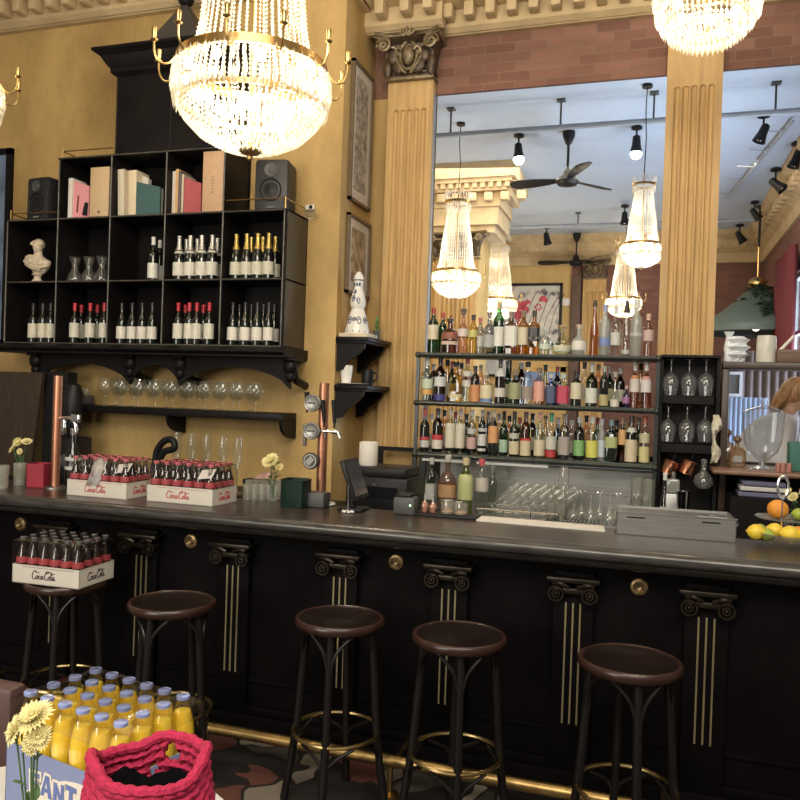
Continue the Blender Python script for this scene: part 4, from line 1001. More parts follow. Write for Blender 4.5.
# (px, top py, width px, kind, glass, labels, cap colour, stopper, description)
TOP = [
 (433, 308, 11, 'spirit', 'green', [(.30, .62, cr)], (.35, .05, .03), None, 'green whiskey bottle with cream label, leftmost'),
 (442.5, 313, 9, 'spirit', 'green', [], (.40, .05, .04), None, 'red-capped green bottle behind the squat brown flask'),
 (450, 317, 18, 'squat', 'brown', [(.24, .34, (.55, .42, .33)), (.40, .60, (.25, .09, .06))], (.05, .03, .02), 'pour', 'wide squat brown flask with curved pourer'),
 (463, 309, 12, 'squat', 'pink', [(.40, .58, (.60, .52, .48))], (.12, .10, .08), 'wide', 'squat pinkish bottle with dark stopper'),
 (473, 315, 10, 'spirit', 'gold', [(.42, .60, (.50, .46, .15))], bk_, None, 'amber bottle with black cap and yellowish shoulder'),
 (480, 318, 9, 'spirit', 'grey', [(.2, .5, (.45, .44, .40))], (.50, .12, .10), None, 'grey bottle with red cap'),
 (489, 312, 12, 'squat', 'grey', [(.15, .45, (.38, .38, .37))], (.20, .19, .18), None, 'squat smoky grey bottle'),
 (498.5, 302, 12, 'spirit', 'green', [(.15, .52, wt)], (.44, .36, .20), None, 'green-shouldered bottle with tall white label'),
 (511, 312, 13, 'square', 'brown', [(.20, .66, wt)], (.25, .17, .14), None, 'square brown bottle with large pale label'),
 (523, 311, 12, 'spirit', 'amber', [(.22, .62, (.60, .53, .38))], (.22, .17, .10), None, 'bottle with beige label over amber spirit'),
 (534, 311, 11, 'square', 'amber', [(.30, .62, bk_), (.36, .40, (.6, .55, .45))], (.05, .04, .04), None, 'square amber whisky bottle with slanted black label'),
 (545, 327, 13, 'squat', 'pale', [(.2, .4, (.55, .60, .50))], (.55, .54, .48), None, 'low pale green squat bottle'),
 (562, 326, 18, 'round', 'pale', [(.12, .34, (.62, .62, .46))], (.42, .28, .12), 'wide', 'low wide clear bottle with cork stopper'),
 (579, 325, 15, 'round', 'frost', [(.18, .50, (.66, .64, .58))], (.60, .47, .32), 'wide', 'round frosted bottle with pale disc label'),
 (594, 300, 9.5, 'slim', 'amber', [], (.07, .05, .04), 'ball', 'tall slender amber bottle with dark ball stopper'),
 (604.5, 305, 11, 'spirit', 'frost', [(.20, .36, (.18, .25, .50))], (.30, .34, .55), None, 'frosted vodka bottle with blue label band'),
 (615.5, 307, 10, 'spirit', 'clear', [(.22, .48, (.55, .54, .50))], (.50, .50, .48), None, 'clear bottle with pale text label and grey cap'),
 (626, 300, 9, 'slim', 'clear', [(.05, .12, (.5, .5, .48))], bk_, 'cone', 'tall clear bottle with black cone cap'),
 (636, 300, 12, 'spirit', 'frost', [(.36, .42, (.45, .45, .42))], (.66, .66, .64), None, 'tall white frosted bottle right of the black cone cap'),
 (648, 314, 11, 'spirit', 'pink', [(.36, .62, (.50, .36, .33))], (.62, .42, .30), None, 'pinkish bottle with copper cap, rightmost'),
]
MID = [
 (427, 356, 12, 'wine', 'pale', [(.14, .26, (.66, .36, .12)), (.28, .50, (.55, .60, .46))], (.62, .60, .50), None, 'leftmost bottle with pale green and orange label'),
 (440, 358, 12, 'spirit', 'darkbrown', [(.34, .56, (.60, .60, .58)), (.02, .16, (.06, .06, .22))], bk_, None, 'dark bottle with small white square label'),
 (456, 362, 13, 'square', 'gold', [(.1, .2, (.6, .52, .32))], bk_, 'wide', 'square golden bottle with big black stopper'),
 (467, 356, 10, 'spirit', 'pale', [(.35, .70, (.58, .56, .50)), (.50, .58, (.5, .12, .1))], (.45, .10, .08), None, 'pale bottle with small red emblem'),
 (475, 366, 10, 'spirit', 'darkbrown', [(.02, .48, (.58, .26, .12))], bk_, None, 'dark-necked bottle with copper orange label'),
 (486.5, 371, 13, 'squat', 'clear', [(.14, .55, (.62, .56, .36)), (.02, .13, (.16, .26, .46))], (.55, .5, .35), None, 'squat bottle with cream label over blue base'),
 (500, 357, 11, 'spirit', 'darkbrown', [(.14, .34, (.60, .56, .52)), (.60, .78, (.60, .60, .56))], (.08, .07, .08), None, 'dark bottle with white shoulder and pale low label'),
 (515, 370, 13, 'squat', 'olive', [(.14, .62, (.30, .30, .17))], (.28, .20, .12), None, 'squat olive bottle with portrait label'),
 (527.5, 362, 11, 'spirit', 'clear', [(.12, .44, (.30, .25, .22))], bk_, 'wide', 'clear bottle with big black cap'),
 (539, 368, 12, 'spirit', 'pink', [(.10, .66, (.66, .34, .28))], (.35, .22, .14), 'wide', 'pink-labelled bottle with brown stopper'),
 (551, 374, 10, 'square', 'blue', [(.06, .62, (.06, .08, .16))], (.55, .55, .52), None, 'navy-labelled square bottle'),
 (563, 374, 12, 'square', 'pale', [(.06, .62, (.46, .05, .10))], (.50, .62, .56), None, 'crimson-labelled bottle with pale teal shoulder'),
 (576, 371, 11, 'spirit', 'dark', [(.20, .66, (.62, .56, .42))], bk_, None, 'black bottle with pointed cream label'),
 (591.5, 363, 12, 'wine', 'olive', [(.08, .42, (.62, .64, .56))], (.62, .62, .56), None, 'dark olive bottle with plain white label'),
 (604, 366, 9, 'spirit', 'dark', [(.03, .30, (.42, .36, .18))], (.45, .44, .40), None, 'slim black bottle with gold foot'),
 (615, 372, 9, 'slim', 'clear', [(.02, .22, (.64, .60, .54))], (.45, .43, .40), None, 'slim clear bottle with small white low label'),
 (626.5, 386, 7, 'squat', 'blue', [(.2, .5, (.35, .15, .32))], (.5, .4, .45), None, 'tiny purple bottle'),
 (634.5, 357, 10, 'wine', 'rose', [(.34, .62, (.62, .55, .50)), (.62, .70, (.66, .30, .14))], (.68, .67, .64), None, 'rose wine bottle with white cap and orange-topped label'),
 (646, 358, 11, 'wine', 'rose', [(.34, .60, (.62, .58, .56)), (.60, .68, (.62, .34, .28))], (.66, .64, .60), None, 'pale rose wine bottle, rightmost'),
]
LOW = [
 (424.5, 403, 10, 'wine', 'dark', [(.10, .26, (.55, .55, .52)), (.27, .34, (.5, .06, .08))], (.40, .08, .06), None, 'leftmost black bottle with round white emblem'),
 (437.5, 406, 11, 'spirit', 'darkbrown', [(.08, .28, (.66, .60, .54)), (.28, .40, rd)], (.08, .05, .05), None, 'dark bottle with red and white label'),
 (450, 405, 10, 'spirit', 'pale', [(.12, .68, (.62, .59, .46))], (.52, .50, .42), None, 'left one of the twin clear bottles with tall cream labels'),
 (460, 405, 10, 'spirit', 'pale', [(.12, .68, (.62, .58, .46))], (.52, .42, .38), None, 'right one of the twin clear bottles with tall cream labels'),
 (471.5, 406, 9, 'spirit', 'grey', [(.12, .38, (.55, .36, .34)), (.46, .58, (.5, .5, .48))], (.5, .5, .46), None, 'grey bottle with pale pink low label'),
 (482, 408, 9, 'spirit', 'dark', [(.08, .14, (.6, .6, .57)), (.20, .46, (.60, .60, .58)), (.52, .60, (.5, .5, .5))], (.45, .42, .38), None, 'black bottle with narrow white label'),
 (493, 409, 10, 'spirit', 'dark', [(.28, .66, (.64, .32, .14))], (.58, .50, .34), None, 'black bottle with oval orange label'),
 (503.5, 409, 9, 'wine', 'green', [(.08, .36, (.34, .48, .36))], bk_, None, 'green bottle with pale green label'),
 (514, 409, 10, 'wine', 'green', [(.05, .34, (.62, .54, .36)), (.40, .52, (.50, .52, .44))], bk_, None, 'green bottle with beige label'),
 (525.5, 411, 11, 'spirit', 'brown', [(.03, .36, (.62, .53, .34)), (.36, .42, rd)], (.14, .07, .05), None, 'brown liqueur bottle with red seal and cream label'),
 (539.5, 410, 11, 'slope', 'pale', [(.05, .40, (.62, .54, .38))], (.62, .34, .28), None, 'clear bottle with tan label and wide cream base'),
 (551, 411, 11, 'wine', 'clear', [(.03, .18, (.44, .05, .05)), (.20, .48, (.56, .55, .48))], (.10, .32, .18), None, 'clear bottle with red base and pale label'),
 (564, 414, 11, 'square', 'grey', [(.1, .5, (.34, .30, .28))], (.20, .17, .14), None, 'square smoky jar-like bottle with dark lid'),
 (579, 417, 11, 'spirit', 'darkbrown', [(.10, .46, (.22, .42, .16))], (.5, .5, .47), None, 'dark bottle with green label'),
 (592, 417, 12, 'spirit', 'clear', [(.08, .46, (.62, .60, .12))], (.55, .55, .5), None, 'bottle with bright yellow label'),
 (601.5, 419, 8, 'spirit', 'frost', [(.1, .5, (.50, .56, .64))], (.45, .5, .56), None, 'slim pale blue bottle'),
 (611, 420, 12, 'square', 'teal', [(.34, .60, (.38, .42, .18))], (.20, .30, .34), None, 'square teal gin bottle with yellowish label'),
 (622, 418, 9, 'spirit', 'brown', [(.40, .74, (.62, .36, .16))], (.30, .2, .15), None, 'brown bottle with orange label'),
 (631, 410, 12, 'spirit', 'darkbrown', [(.03, .50, (.62, .52, .36)), (.66, .76, (.60, .58, .52))], (.07, .05, .05), None, 'dark brown bottle with beige label and white neck emblem'),
 (644.5, 410, 11, 'spirit', 'clear', [(.03, .36, (.58, .52, .26)), (.44, .64, (.50, .48, .30))], (.50, .14, .09), None, 'clear bottle with two yellowish labels, rightmost'),
]
def solve_y(px, Y, z):
    lo, hi = -200.0, 1000.0
    for _ in range(40):
        mid = (lo+hi)/2
        if PY(px, mid, Y).z > z: lo = mid
        else: hi = mid
    return lo
def on_shelf(px, Y, z, dz=.12): return PY(px, solve_y(px, Y, z+dz), Y).x
for row, z, nm in ((TOP, SZs[0], 'top'), (MID, SZs[1], 'middle'), (LOW, SZs[2], 'lowest')):
    for k, (px_, top, wd, kind, gk, labs, capc, stp, desc) in enumerate(row):
        Y = YS+.03+(.055 if ('behind' in desc) else .02*(k % 2)); x = on_shelf(px_, Y, z); 
        H = PY(px_, top, Y).z-z; R = wd*.5*MPP(Vector((x, Y, z+.1)))*.97
        if nm != 'top': H = min(H, .315)
        cf = .80 if kind == 'wine' else .86 if stp is None else .92
        if stp in ('wide', 'ball', 'cone', 'pour'): H *= .95
        labs2 = [(a, c, l) for a, c, l in labs]
        o = bottle(H, R, kind, g[gk], labs2, capc, cf, 'liquor_bottle', 16, stp)
        o.location = (x, Y, z); tag(o, '%s, on the %s shelf' % (desc, nm), 'bottle', GRP)
# second row of shadowy bottles further back
for z, nm, xs_ in ((SZs[1], 'middle', (433, 447, 451.5, 461, 480.5, 507, 521, 545, 557, 584, 598, 609.5, 620, 640)), (SZs[2], 'lowest', (431, 444, 455, 466, 477, 488, 498.5, 509, 519.5, 532, 545, 557.5, 571, 586, 597, 616, 626, 638))):
    for k, px_ in enumerate(xs_):
        Y = YS+.135; x = on_shelf(px_, Y, z); h_ = .27+.035*((k*7) % 4)/3
        kind, gk = (('spirit', 'clear'), ('wine', 'dark'), ('slim', 'gold'), ('spirit', 'darkbrown'), ('wine', 'green'), ('spirit', 'pink'))[(k*5+(3 if nm == 'middle' else 0)) % 6]
        cc = ((.5, .5, .47), bk_, (.4, .08, .06), bk_, (.5, .4, .2), (.6, .55, .5))[k % 6]
        o = bottle(h_, .034, kind, g[gk], [(.15, .45, ((.5, .46, .36), (.45, .40, .40), (.55, .50, .30))[k % 3])], cc, .85, 'liquor_bottle', 14)
        o.location = (x, Y, z); tag(o, 'partly hidden bottle at the back of the %s shelf, %s from left' % (nm, ORD[k] if k < 12 else ('thirteenth', 'fourteenth', 'fifteenth', 'sixteenth', 'seventeenth', 'eighteenth')[k-12]), 'bottle', 'hidden bottles at the back of the %s shelf' % nm)

# ------------------------------------------------------------------ glassware and bottles on the steel worktop
def lay(px, Y, z=ZB): return Vector((on_shelf(px, Y, z), Y, z))
def zof(px, py, Y): return PY(px, py, Y).z
for px_, top, wd, kind, gk, labs, cc, st, Y, desc in (
  (431, 458, 11, 'square', 'pale', [(.2, .5, (.5, .5, .46))], (.5, .5, .48), None, 5.35, 'clear square bottle leftmost under the rack'),
  (447, 455, 18, 'squat', 'pink', [(.28, .50, (.50, .30, .16))], (.55, .5, .45), None, 5.25, 'wide clear decanter bottle with brownish label band'),
  (465, 458, 15, 'spirit', 'lime', [(.28, .72, (.52, .55, .26))], (.62, .52, .3), None, 5.2, 'clear bottle with lime green picture label'),
  (481, 459, 14, 'spirit', 'clear', [(.42, .66, (.55, .50, .46))], (.55, .10, .12), None, 5.32, 'clear bottle with red neck beside the green-labelled one'),
  (492, 466, 10, 'spirit', 'pale', [], (.2, .2, .2), None, 5.4, 'plain clear bottle at the left end of the splashback'),
  (664, 473, 9, 'slim', 'clear', [(.05, .42, (.66, .60, .54))], (.62, .62, .6), None, 5.2, 'slim syrup bottle with white label by the glass rack')):
    p = lay(px_, Y); H = zof(px_, top, Y)-ZB; R = wd*.5*MPP(p); o = bottle(H, R, kind, g[gk], labs, cc, .88, 'clear_bottle', 18, st)
    o.location = p; tag(o, desc, 'bottle', 'bottles on the steel worktop')
# row of upside-down coupes / stacked tumblers
def tumbler(R, H, name='tumbler', mat=GLASSW, seg=18, ribs=0):
    b = nb(); lathe(b, [(0, .004), (R*.86, .004), (R*.86, 0), (R*.88, 0), (R, H), (R*.95, H), (R*.82, .012), (0, .010)], seg, caps=False); return obj(name, b, mat)
GL2 = glass('bar_glassware', (.96, .97, .96), 1, .03, milky=.20, milkcol=(.85, .83, .74))
def coupe_inv(R, H):
    b = nb(); prof = [(R, 0), (R*.98, .02), (R*.8, .05), (R*.3, .075), (.006, .09), (.005, H*.85), (.012, H*.95), (R*.72, H*.99), (R*.74, H)]
    lathe(b, prof, 20, caps=False); return obj('coupe_glass', b, GL2)
CI = coupe_inv(.052, .17); first = True
k = 0
for px_, Y in ((582, 5.42), (600, 5.42), (618, 5.42), (636, 5.42), (574, 5.28), (591, 5.28), (610, 5.28), (628, 5.28), (645, 5.3)):
    o = CI if k == 0 else dup(CI, (0, 0, 0)); o.location = lay(px_, Y)+Vector((0, 0, .022)); 
    row = 'back' if Y > 5.4 else 'front'; kk = k if k < 4 else k-4
    tag(o, 'upside-down coupe glass on the drainer, %s from left in %s row' % (ORD[kk], row), 'coupe glass', 'upturned coupes on the drainer'); k += 1
# glass shelf of stemmed glasses laid leaning (bundle of flutes lying in a rack)
def flute_lying():
    b = nb(); prof = [(.031, 0), (.030, .003), (.006, .008), (.004, .07), (.012, .085), (.024, .12), (.027, .18), (.024, .25)]
    lathe(b, prof, 16, caps=False, mat=Matrix.Rotation(R_(48), 4, 'Y')); return obj('flute_glass', b, GL2)
FLY = flute_lying(); k = 0
for row, (Y, z0, n) in enumerate(((5.34, .06, 7), (5.24, .04, 7))):
    for j in range(n):
        px_ = 492+j*9.2+row*2; p = lay(px_, Y); o = FLY if k == 0 else dup(FLY, (0, 0, 0)); o.location = p+Vector((0, 0, z0))
        tag(o, 'stemmed glass leaning right in the wash rack, %s from left in %s row' % (ORD[j], ('back', 'front')[row]), 'stemmed glass', 'leaning stemmed glasses in the wash rack'); k += 1
b = nb(); p = lay(520, 5.29)
for zz in (.0, .05): tube(b, [(p.x-.27, 5.17, ZB+zz+.008), (p.x+.27, 5.17, ZB+zz+.008), (p.x+.27, 5.42, ZB+zz+.008), (p.x-.27, 5.42, ZB+zz+.008)], .005, 6, closed=True)
for xx in (-.27, -.09, .09, .27):
    for yy in (5.17, 5.42): tube(b, [(p.x+xx, yy, ZB), (p.x+xx, yy, ZB+.07)], .004, 6)
tag(obj('wash_rack', b, CHROME), 'wire wash rack holding the leaning stemmed glasses', 'rack')
TU = tumbler(.036, .10, mat=GL2); k = 0
for lev in range(2):
    for px_, Y in ((551, 5.22), (560, 5.22), (552, 5.36), (563, 5.36)):
        if lev and Y < 5.3: continue
        o = TU if k == 0 else dup(TU, (0, 0, 0)); o.location = lay(px_, Y)+Vector((0, 0, .024+lev*.102))
        tag(o, 'clear tumbler between wash rack and coupes, %s' % ('front left', 'front right', 'lower back left', 'lower back right', 'upper back left', 'upper back right')[k], 'tumbler', 'tumblers between rack and coupes'); k += 1
# tall coupe stack (the tall glass with bead stem) and glass cylinder jars at right
q = lay(563, 5.18); o = goblet(.034, zof(563, 467, 5.18)-ZB-.02, .16, .035, GL2, 'tall_cocktail_glass'); o.location = q+Vector((0, 0, .022)); tag(o, 'tall stemmed cocktail glass standing alone in front of the tumblers', 'cocktail glass')
JB = nb(); lathe(JB, [(0, .005), (.042, .005), (.042, 0), (.044, 0), (.044, .30), (.040, .30), (.040, .01), (0, .01)], 20, caps=False); J = obj('mixing_jar', JB, GL2)
for k, (px_, Y, s) in enumerate(((637, 5.5, 1.05), (648, 5.42, 1.1))):
    o = J if k == 0 else dup(J, (0, 0, 0), scale=1); o.location = lay(px_, Y); tag(o, 'tall clear glass cylinder at the right end of the drainer, %s one' % ('left', 'right')[k], 'glass jar', 'tall glass cylinders')

# ------------------------------------------------------------------ hanging glass rack
gx0, gx1 = PY(659, 420, 5.45).x, PY(718, 420, 5.45).x; YG = 5.42
gr = empty('stemware_rack', (gx0, YG, ZB)); tag(gr, 'black stemware rack with six hanging wine glasses and copper mugs', 'rack')
zl = [zof(690, 358, YG), zof(690, 400, YG), zof(690, 448, YG)]
W_ = gx1-gx0
b = nb(); box(b, 0, W_, .20, .22, 0, zl[0]-ZB+.02); obj('back_panel', b, BLACK, gr, smooth=False)
for x in (-.005, W_-.015): b = nb(); box(b, x, x+.022, .05, .20, 0, zl[0]-ZB+.02); obj('side_post', b, BLACK, gr, smooth=False)
b = nb(); box(b, 0, W_, 0, .2, zl[0]-ZB+.004, zl[0]-ZB+.02); obj('top_rail', b, BLACK, gr, smooth=False)
for py0, py1 in ((396, 404), (445, 453)):
    b = nb(); z1, z0 = zof(690, py0, YG)-ZB, zof(690, py1, YG)-ZB
    box(b, .02, W_-.03, 0, .018, z0, z1); box(b, .02, W_-.03, .018, .2, z1-.01, z1); obj('shelf_rail', b, BLACK, gr, smooth=False)
GW = glass('wine_glass_clear', (.93, .95, .97), 1, .02, milky=.12, milkcol=(.9, .9, .9))
def wine_inv(R, H):
    b = nb(); prof = [(.036, 0), (.034, -.003), (.006, -.008), (.0045, -.075), (.008, -.085), (R*.6, -.10), (R*.93, -.125), (R, -.15), (R*.94, -.18), (R*.72, -H)]
    lathe(b, prof, 22, caps=False); return obj('hanging_wine_glass', b, GW)
WI = wine_inv(.052, .235); k = 0
for row, (py_, pxs_) in enumerate(((359.5, (671, 689, 706)), (406, (668, 687, 705)))):
    for j, px_ in enumerate(pxs_):
        z = zof(px_, py_, YG+.06); o = WI if k == 0 else dup(WI, (0, 0, 0)); o.location = (on_shelf(px_, YG+.06, z-.12, 0), YG+.06, z)
        tag(o, 'upside-down wine glass hanging in the black rack, %s row, %s' % (('upper', 'lower')[row], ('left', 'middle', 'right')[j]), 'wine glass', 'wine glasses hanging in the rack'); k += 1
def copper_mug(loc, rz, lab):
    root = empty('copper_mug', loc, rz); tag(root, lab, 'mug', 'copper mugs under the stemware rack')
    b = nb(); lathe(b, [(.0, 0), (.040, 0), (.046, .004), (.047, .085), (.049, .09), (.045, .09), (.043, .01), (0, .008)], 24, caps=False); obj('cup', b, COPPER, root)
    b = nb(); tube(b, catmull([(.045, 0, .075), (.075, 0, .075), (.08, 0, .045), (.07, 0, .02), (.045, 0, .02)], 5), .006, 8); obj('handle', b, COPPER, root)
    return root
for px_, lb in ((667, 'left'), (685, 'right')):
    z = zof(px_, 474, YG+.03); m_ = copper_mug((on_shelf(px_, YG+.03, z, .0), YG+.03, z), -PI/2, '%s copper mug hanging under the wine glasses' % lb); m_.rotation_euler = (R_(-20), 0, -PI/2)
    b = nb(); ct = Vector((0, 0, 0)); tube(b, [(0, .0, .15), (0, 0, .11), (.012, 0, .098)], .004, 6); obj('hook', b, PLBLK, m_)
# round-bottomed decanter glass hanging at right
p = PY(703, 489, YG-.02); b = nb(); lathe(b, [(.0, 0), (.035, .004), (.060, .03), (.064, .055), (.045, .09), (.020, .115), (.016, .16), (.022, .19)], 24, caps=False); o = obj('bulb_decanter', b, GW, loc=p); tag(o, 'round clear bulb decanter right of the copper mugs', 'decanter')
# cloth hanging from the rack's right side
b = nb(); p0 = PY(719, 415, YG); zb = zof(719, 463, YG); n = 10
A = []
for k in range(n+1):
    z = p0.z+(zb-p0.z)*k/n; wv = .018+.008*math.sin(k*.9); A.append([b.verts.new((p0.x-.02+wv*s+.01*math.sin(k), YG-.03+.02*math.cos(k*1.3+s*2), z)) for s in (-1, -.4, .3, 1)])
for k in range(n):
    for j in range(3): b.faces.new((A[k][j], A[k][j+1], A[k+1][j+1], A[k+1][j]))
o = obj('bar_cloth', b, M('cream_cloth', (.62, .58, .46), .8)); sm = o.modifiers.new('s', 'SOLIDIFY'); sm.thickness = .012; tag(o, 'cream cloth hanging on the right post of the stemware rack', 'cloth')
# shaker cup etc on the worktop under the rack
p = lay(682, 5.2); b = nb(); lathe(b, [(.0, 0), (.030, 0), (.031, .004), (.042, .13), (.044, .15), (.041, .15), (.03, .01), (0, .01)], 22, caps=False); o = obj('shaker_cup', b, CHROME, loc=p); o.scale = (1, 1, (zof(682, 491, 5.2)-ZB)/.15); tag(o, 'polished steel shaker cup under the copper mugs', 'shaker')
p = lay(672, 5.22); root = empty('dispenser_bottle', p); tag(root, 'steel dispenser with pale square top beside the shaker cup', 'dispenser')
b = nb(); h_ = zof(672, 493, 5.22)-ZB; box(b, -.042, .042, -.04, .04, 0, h_, bevel=.008); obj('body', b, STEEL, root)
b = nb(); box(b, -.04, .04, -.035, .035, h_, h_+.09, bevel=.012); obj('lid', b, FROST, root)
b = nb(); lathe(b, [(.014, h_+.09), (.014, h_+.13), (.008, h_+.135)], 12); obj('knob', b, CHROME, root)
# bottles lying on their sides on a rack
for k, (px_, py_, rz) in enumerate(((708, 500, .5), (722, 501, .3))):
    p = PY(px_, py_, 5.2); b = nb(); P, sq = profile('spirit', .24, .036); mt = Matrix.Rotation(rz, 4, 'Z') @ Matrix.Rotation(R_(75), 4, 'X')
    lathe(b, P, 16, mat=mt); o = obj('lying_glass_bottle', b, g['grey'] if k == 0 else GLASSW, loc=(p.x, 5.25, ZB+.04)); tag(o, 'glass bottle lying on its side by the steel box, %s one' % ('dark left', 'clear right')[k], 'bottle')

# ------------------------------------------------------------------ right bay furniture
SH = 1.985; DWD = M('dark_brown_frame', (.055, .032, .022), .4, var=.3)
fx0 = PY(721, 400, 5.55).x
rf = empty('open_hutch', (fx0, 5.5, 0)); tag(rf, 'dark brown open hutch frame with top shelf at the right of the bar', 'hutch')
b = nb(); box(b, 0, 1.35, .0, .30, SH-.045, SH, bevel=.006); obj('top_shelf', b, DWD, rf)
for x in (0, 1.30):
    b = nb(); box(b, x, x+.045, .02, .28, ZB, SH-.045, bevel=.004); obj('side_post', b, DWD, rf)
zsh = zof(760, 470, 5.35)
b = nb(); pts = [(0, 0), (1.35, 0), (1.35, .42), (0, .42)]
box(b, -.06, 1.35, -.32, .3, zsh-.028, zsh, bevel=.01); obj('wooden_shelf', b, M('walnut_shelf', (.20, .10, .06), .4, var=.3, scale=8, stretch=(1, 6, 1)), rf)
b = nb(); box(b, .0, 1.3, .28, .30, ZB, zsh-.03); obj('lower_back', b, BLACK, rf, smooth=False)
# screens beyond: striped curtain, pale blue cloth, picture, dark cabinet
def at_plane(name, px0, py0, px1, py1, Y, mat, lab, cat, th=.02, par=None):
    a = PY(px0, py1, Y); c = PY(px1, py0, Y); b = nb(); box(b, a.x, c.x, Y, Y+th, a.z, c.z); o = obj(name, b, mat, smooth=False)
    if lab: tag(o, lab, cat)
    return o
b = nb(); a, c = PY(724, 500, 9.0), PY(830, 360, 9.0)
def pleats(x0, x1, Y, z0, z1, n, amp, matr, name, th=.01):
    b = nb(); A = []
    for k in range(n*6+1):
        x = x0+(x1-x0)*k/(n*6); y = Y+amp*math.sin(k*PI/3); A.append((b.verts.new((x, y, z0)), b.verts.new((x, y, z1))))
    for k in range(n*6): b.faces.new((A[k][0], A[k+1][0], A[k+1][1], A[k][1]))
    o = obj(name, b, matr); s_ = o.modifiers.new('s', 'SOLIDIFY'); s_.thickness = th; return o
cw = M('brown_striped_curtain', (.16, .12, .115), .8, var=.1)
a, c = PY(735, 402, 9.0), PY(840, 362, 9.0)
o = pleats(a.x, c.x, 9.0, .002, c.z+.1, 12, .03, cw, 'brown_curtain'); tag(o, 'brown pleated curtain hanging beyond the right bay', 'curtain')
a, c = PY(719, 500, 8.6), PY(766, 398, 8.6)
o = pleats(a.x, c.x, 8.6, .002, c.z, 9, .012, M('pale_blue_cloth', (.36, .47, .70), .8, var=.05), 'blue_half_curtain'); tag(o, 'pale blue half curtain behind the person in white', 'curtain')
root = empty('framed_picture', PY(729, 384, 8.96)); tag(root, 'small pale framed picture above the blue half curtain', 'picture')
b = nb(); 
for bx in ((-.10, .10, .10, .13), (-.10, .10, -.13, -.10), (-.13, -.10, -.13, .13), (.10, .13, -.13, .13)): box(b, bx[0], bx[1], -.02, .02, bx[2], bx[3])
obj('frame', b, M('pale_frame', (.42, .42, .44), .5), root, smooth=False); b = nb(); box(b, -.10, .10, .0, .01, -.10, .10); obj('picture_panel', b, DGREY, root, smooth=False)

# things on the hutch top
p = PY(737, 357, 5.62); p.z = SH
WV = M('white_porcelain', (.72, .75, .78), .2, var=.03)
root = empty('white_vase', p); tag(root, 'white faceted porcelain vase on the hutch top', 'vase')
b = nb(); Q = [(.040, 0), (.050, .03), (.074, .05), (.050, .075), (.080, .10), (.055, .125), (.075, .15), (.04, .17), (.0, .17)]
rings = []
for i, (r, z) in enumerate(Q):
    rings.append([b.verts.new((r*math.cos(2*PI*(j+.5*(i % 2))/7)*1.05, r*math.sin(2*PI*(j+.5*(i % 2))/7), z)) for j in range(7)])
for A, B_ in zip(rings, rings[1:]):
    for j in range(7): b.faces.new((A[j], A[(j+1) % 7], B_[(j+1) % 7], B_[j]))
obj('faceted_body', b, WV, root, smooth=False)
b = nb(); lathe(b, [(.028, .0), (.024, .05), (.030, .09), (.022, .14), (.018, .17), (.034, .20), (.032, .20), (.015, .17)], 18, at=(-.055, -.01, 0), caps=False); obj('slim_neck', b, WV, root)
p = PY(766, 357, 5.6); p.z = SH
root = empty('white_jug', p); tag(root, 'tall white enamel jug with slanting spout on the hutch top', 'jug')
b = nb(); lathe(b, [(0, 0), (.058, 0), (.062, .01), (.058, .15), (.054, .175), (.05, .175), (.055, .01), (0, .005)], 24, caps=False); obj('body', b, M('enamel_white', (.66, .64, .56), .3), root)
b = nb(); tube(b, [(.05, 0, .05), (.09, 0, .09), (.16, 0, .175)], [.014, .012, .010], 10); obj('spout', b, M('enamel_white', (.66, .64, .56)), root)
p = PY(794, 357, 5.6); p.z = SH
b = nb(); box(b, -.11, .12, -.08, .08, 0, .085, bevel=.008); box(b, -.11, .12, -.084, -.08, .06, .066); o = obj('wooden_chest', b, M('brown_chest', (.14, .08, .05), .5), loc=p); tag(o, 'low brown wooden box at the right end of the hutch top', 'box')

# green pendant lamp with trailing plant
Yp = PZ(757, 206, CEIL).y; q = PY(758, 330, Yp); zt1 = zof(758, 288, Yp); rim = (PY(816, 330, Yp).x-PY(700, 330, Yp).x)/2; PS = Yp/8.0
root = empty('green_pendant_lamp', (PY(757, 300, Yp).x, Yp, 0)); tag(root, 'large dark green cone pendant lamp behind the white jug', 'pendant lamp')
z0 = zof(758, 334, Yp)
GRN = M('dull_green_enamel', (.10, .13, .115), .45, var=.1)
b = nb(); lathe(b, [(.05, zt1+.02), (.12, zt1), (rim*.60, z0+(zt1-z0)*.50), (rim*.97, z0+.16), (rim, z0+.08), (rim, z0), (rim*.98, z0), (rim*.97, z0+.075), (.10, zt1-.02)], 40, caps=False); obj('shade', b, GRN, root)
b = nb(); ball(b, (0, 0, z0+.12), .07); obj('bulb', b, glow('pendant_bulb', (1, .9, .72), 3), root)
b = nb(); tube(b, [(0, 0, zt1), (0, 0, zof(758, 247, Yp))], .018, 8); obj('rod', b, GOLD, root)
b = nb(); tube(b, [(0, 0, zof(758, 247, Yp)), (0, 0, CEIL-.002)], .022, 8); lathe(b, [(.07, CEIL-.04), (.08, CEIL-.002)], 14); obj('cable', b, PLBLK, root)
b = nb(); ball(b, (0, -.0, zof(758, 284, Yp)), .17, 1, 1, .8); obj('brass_ball', b, GOLD, root)
LEAF = M('dark_leaf', (.035, .06, .035), .5, var=.5, scale=20)
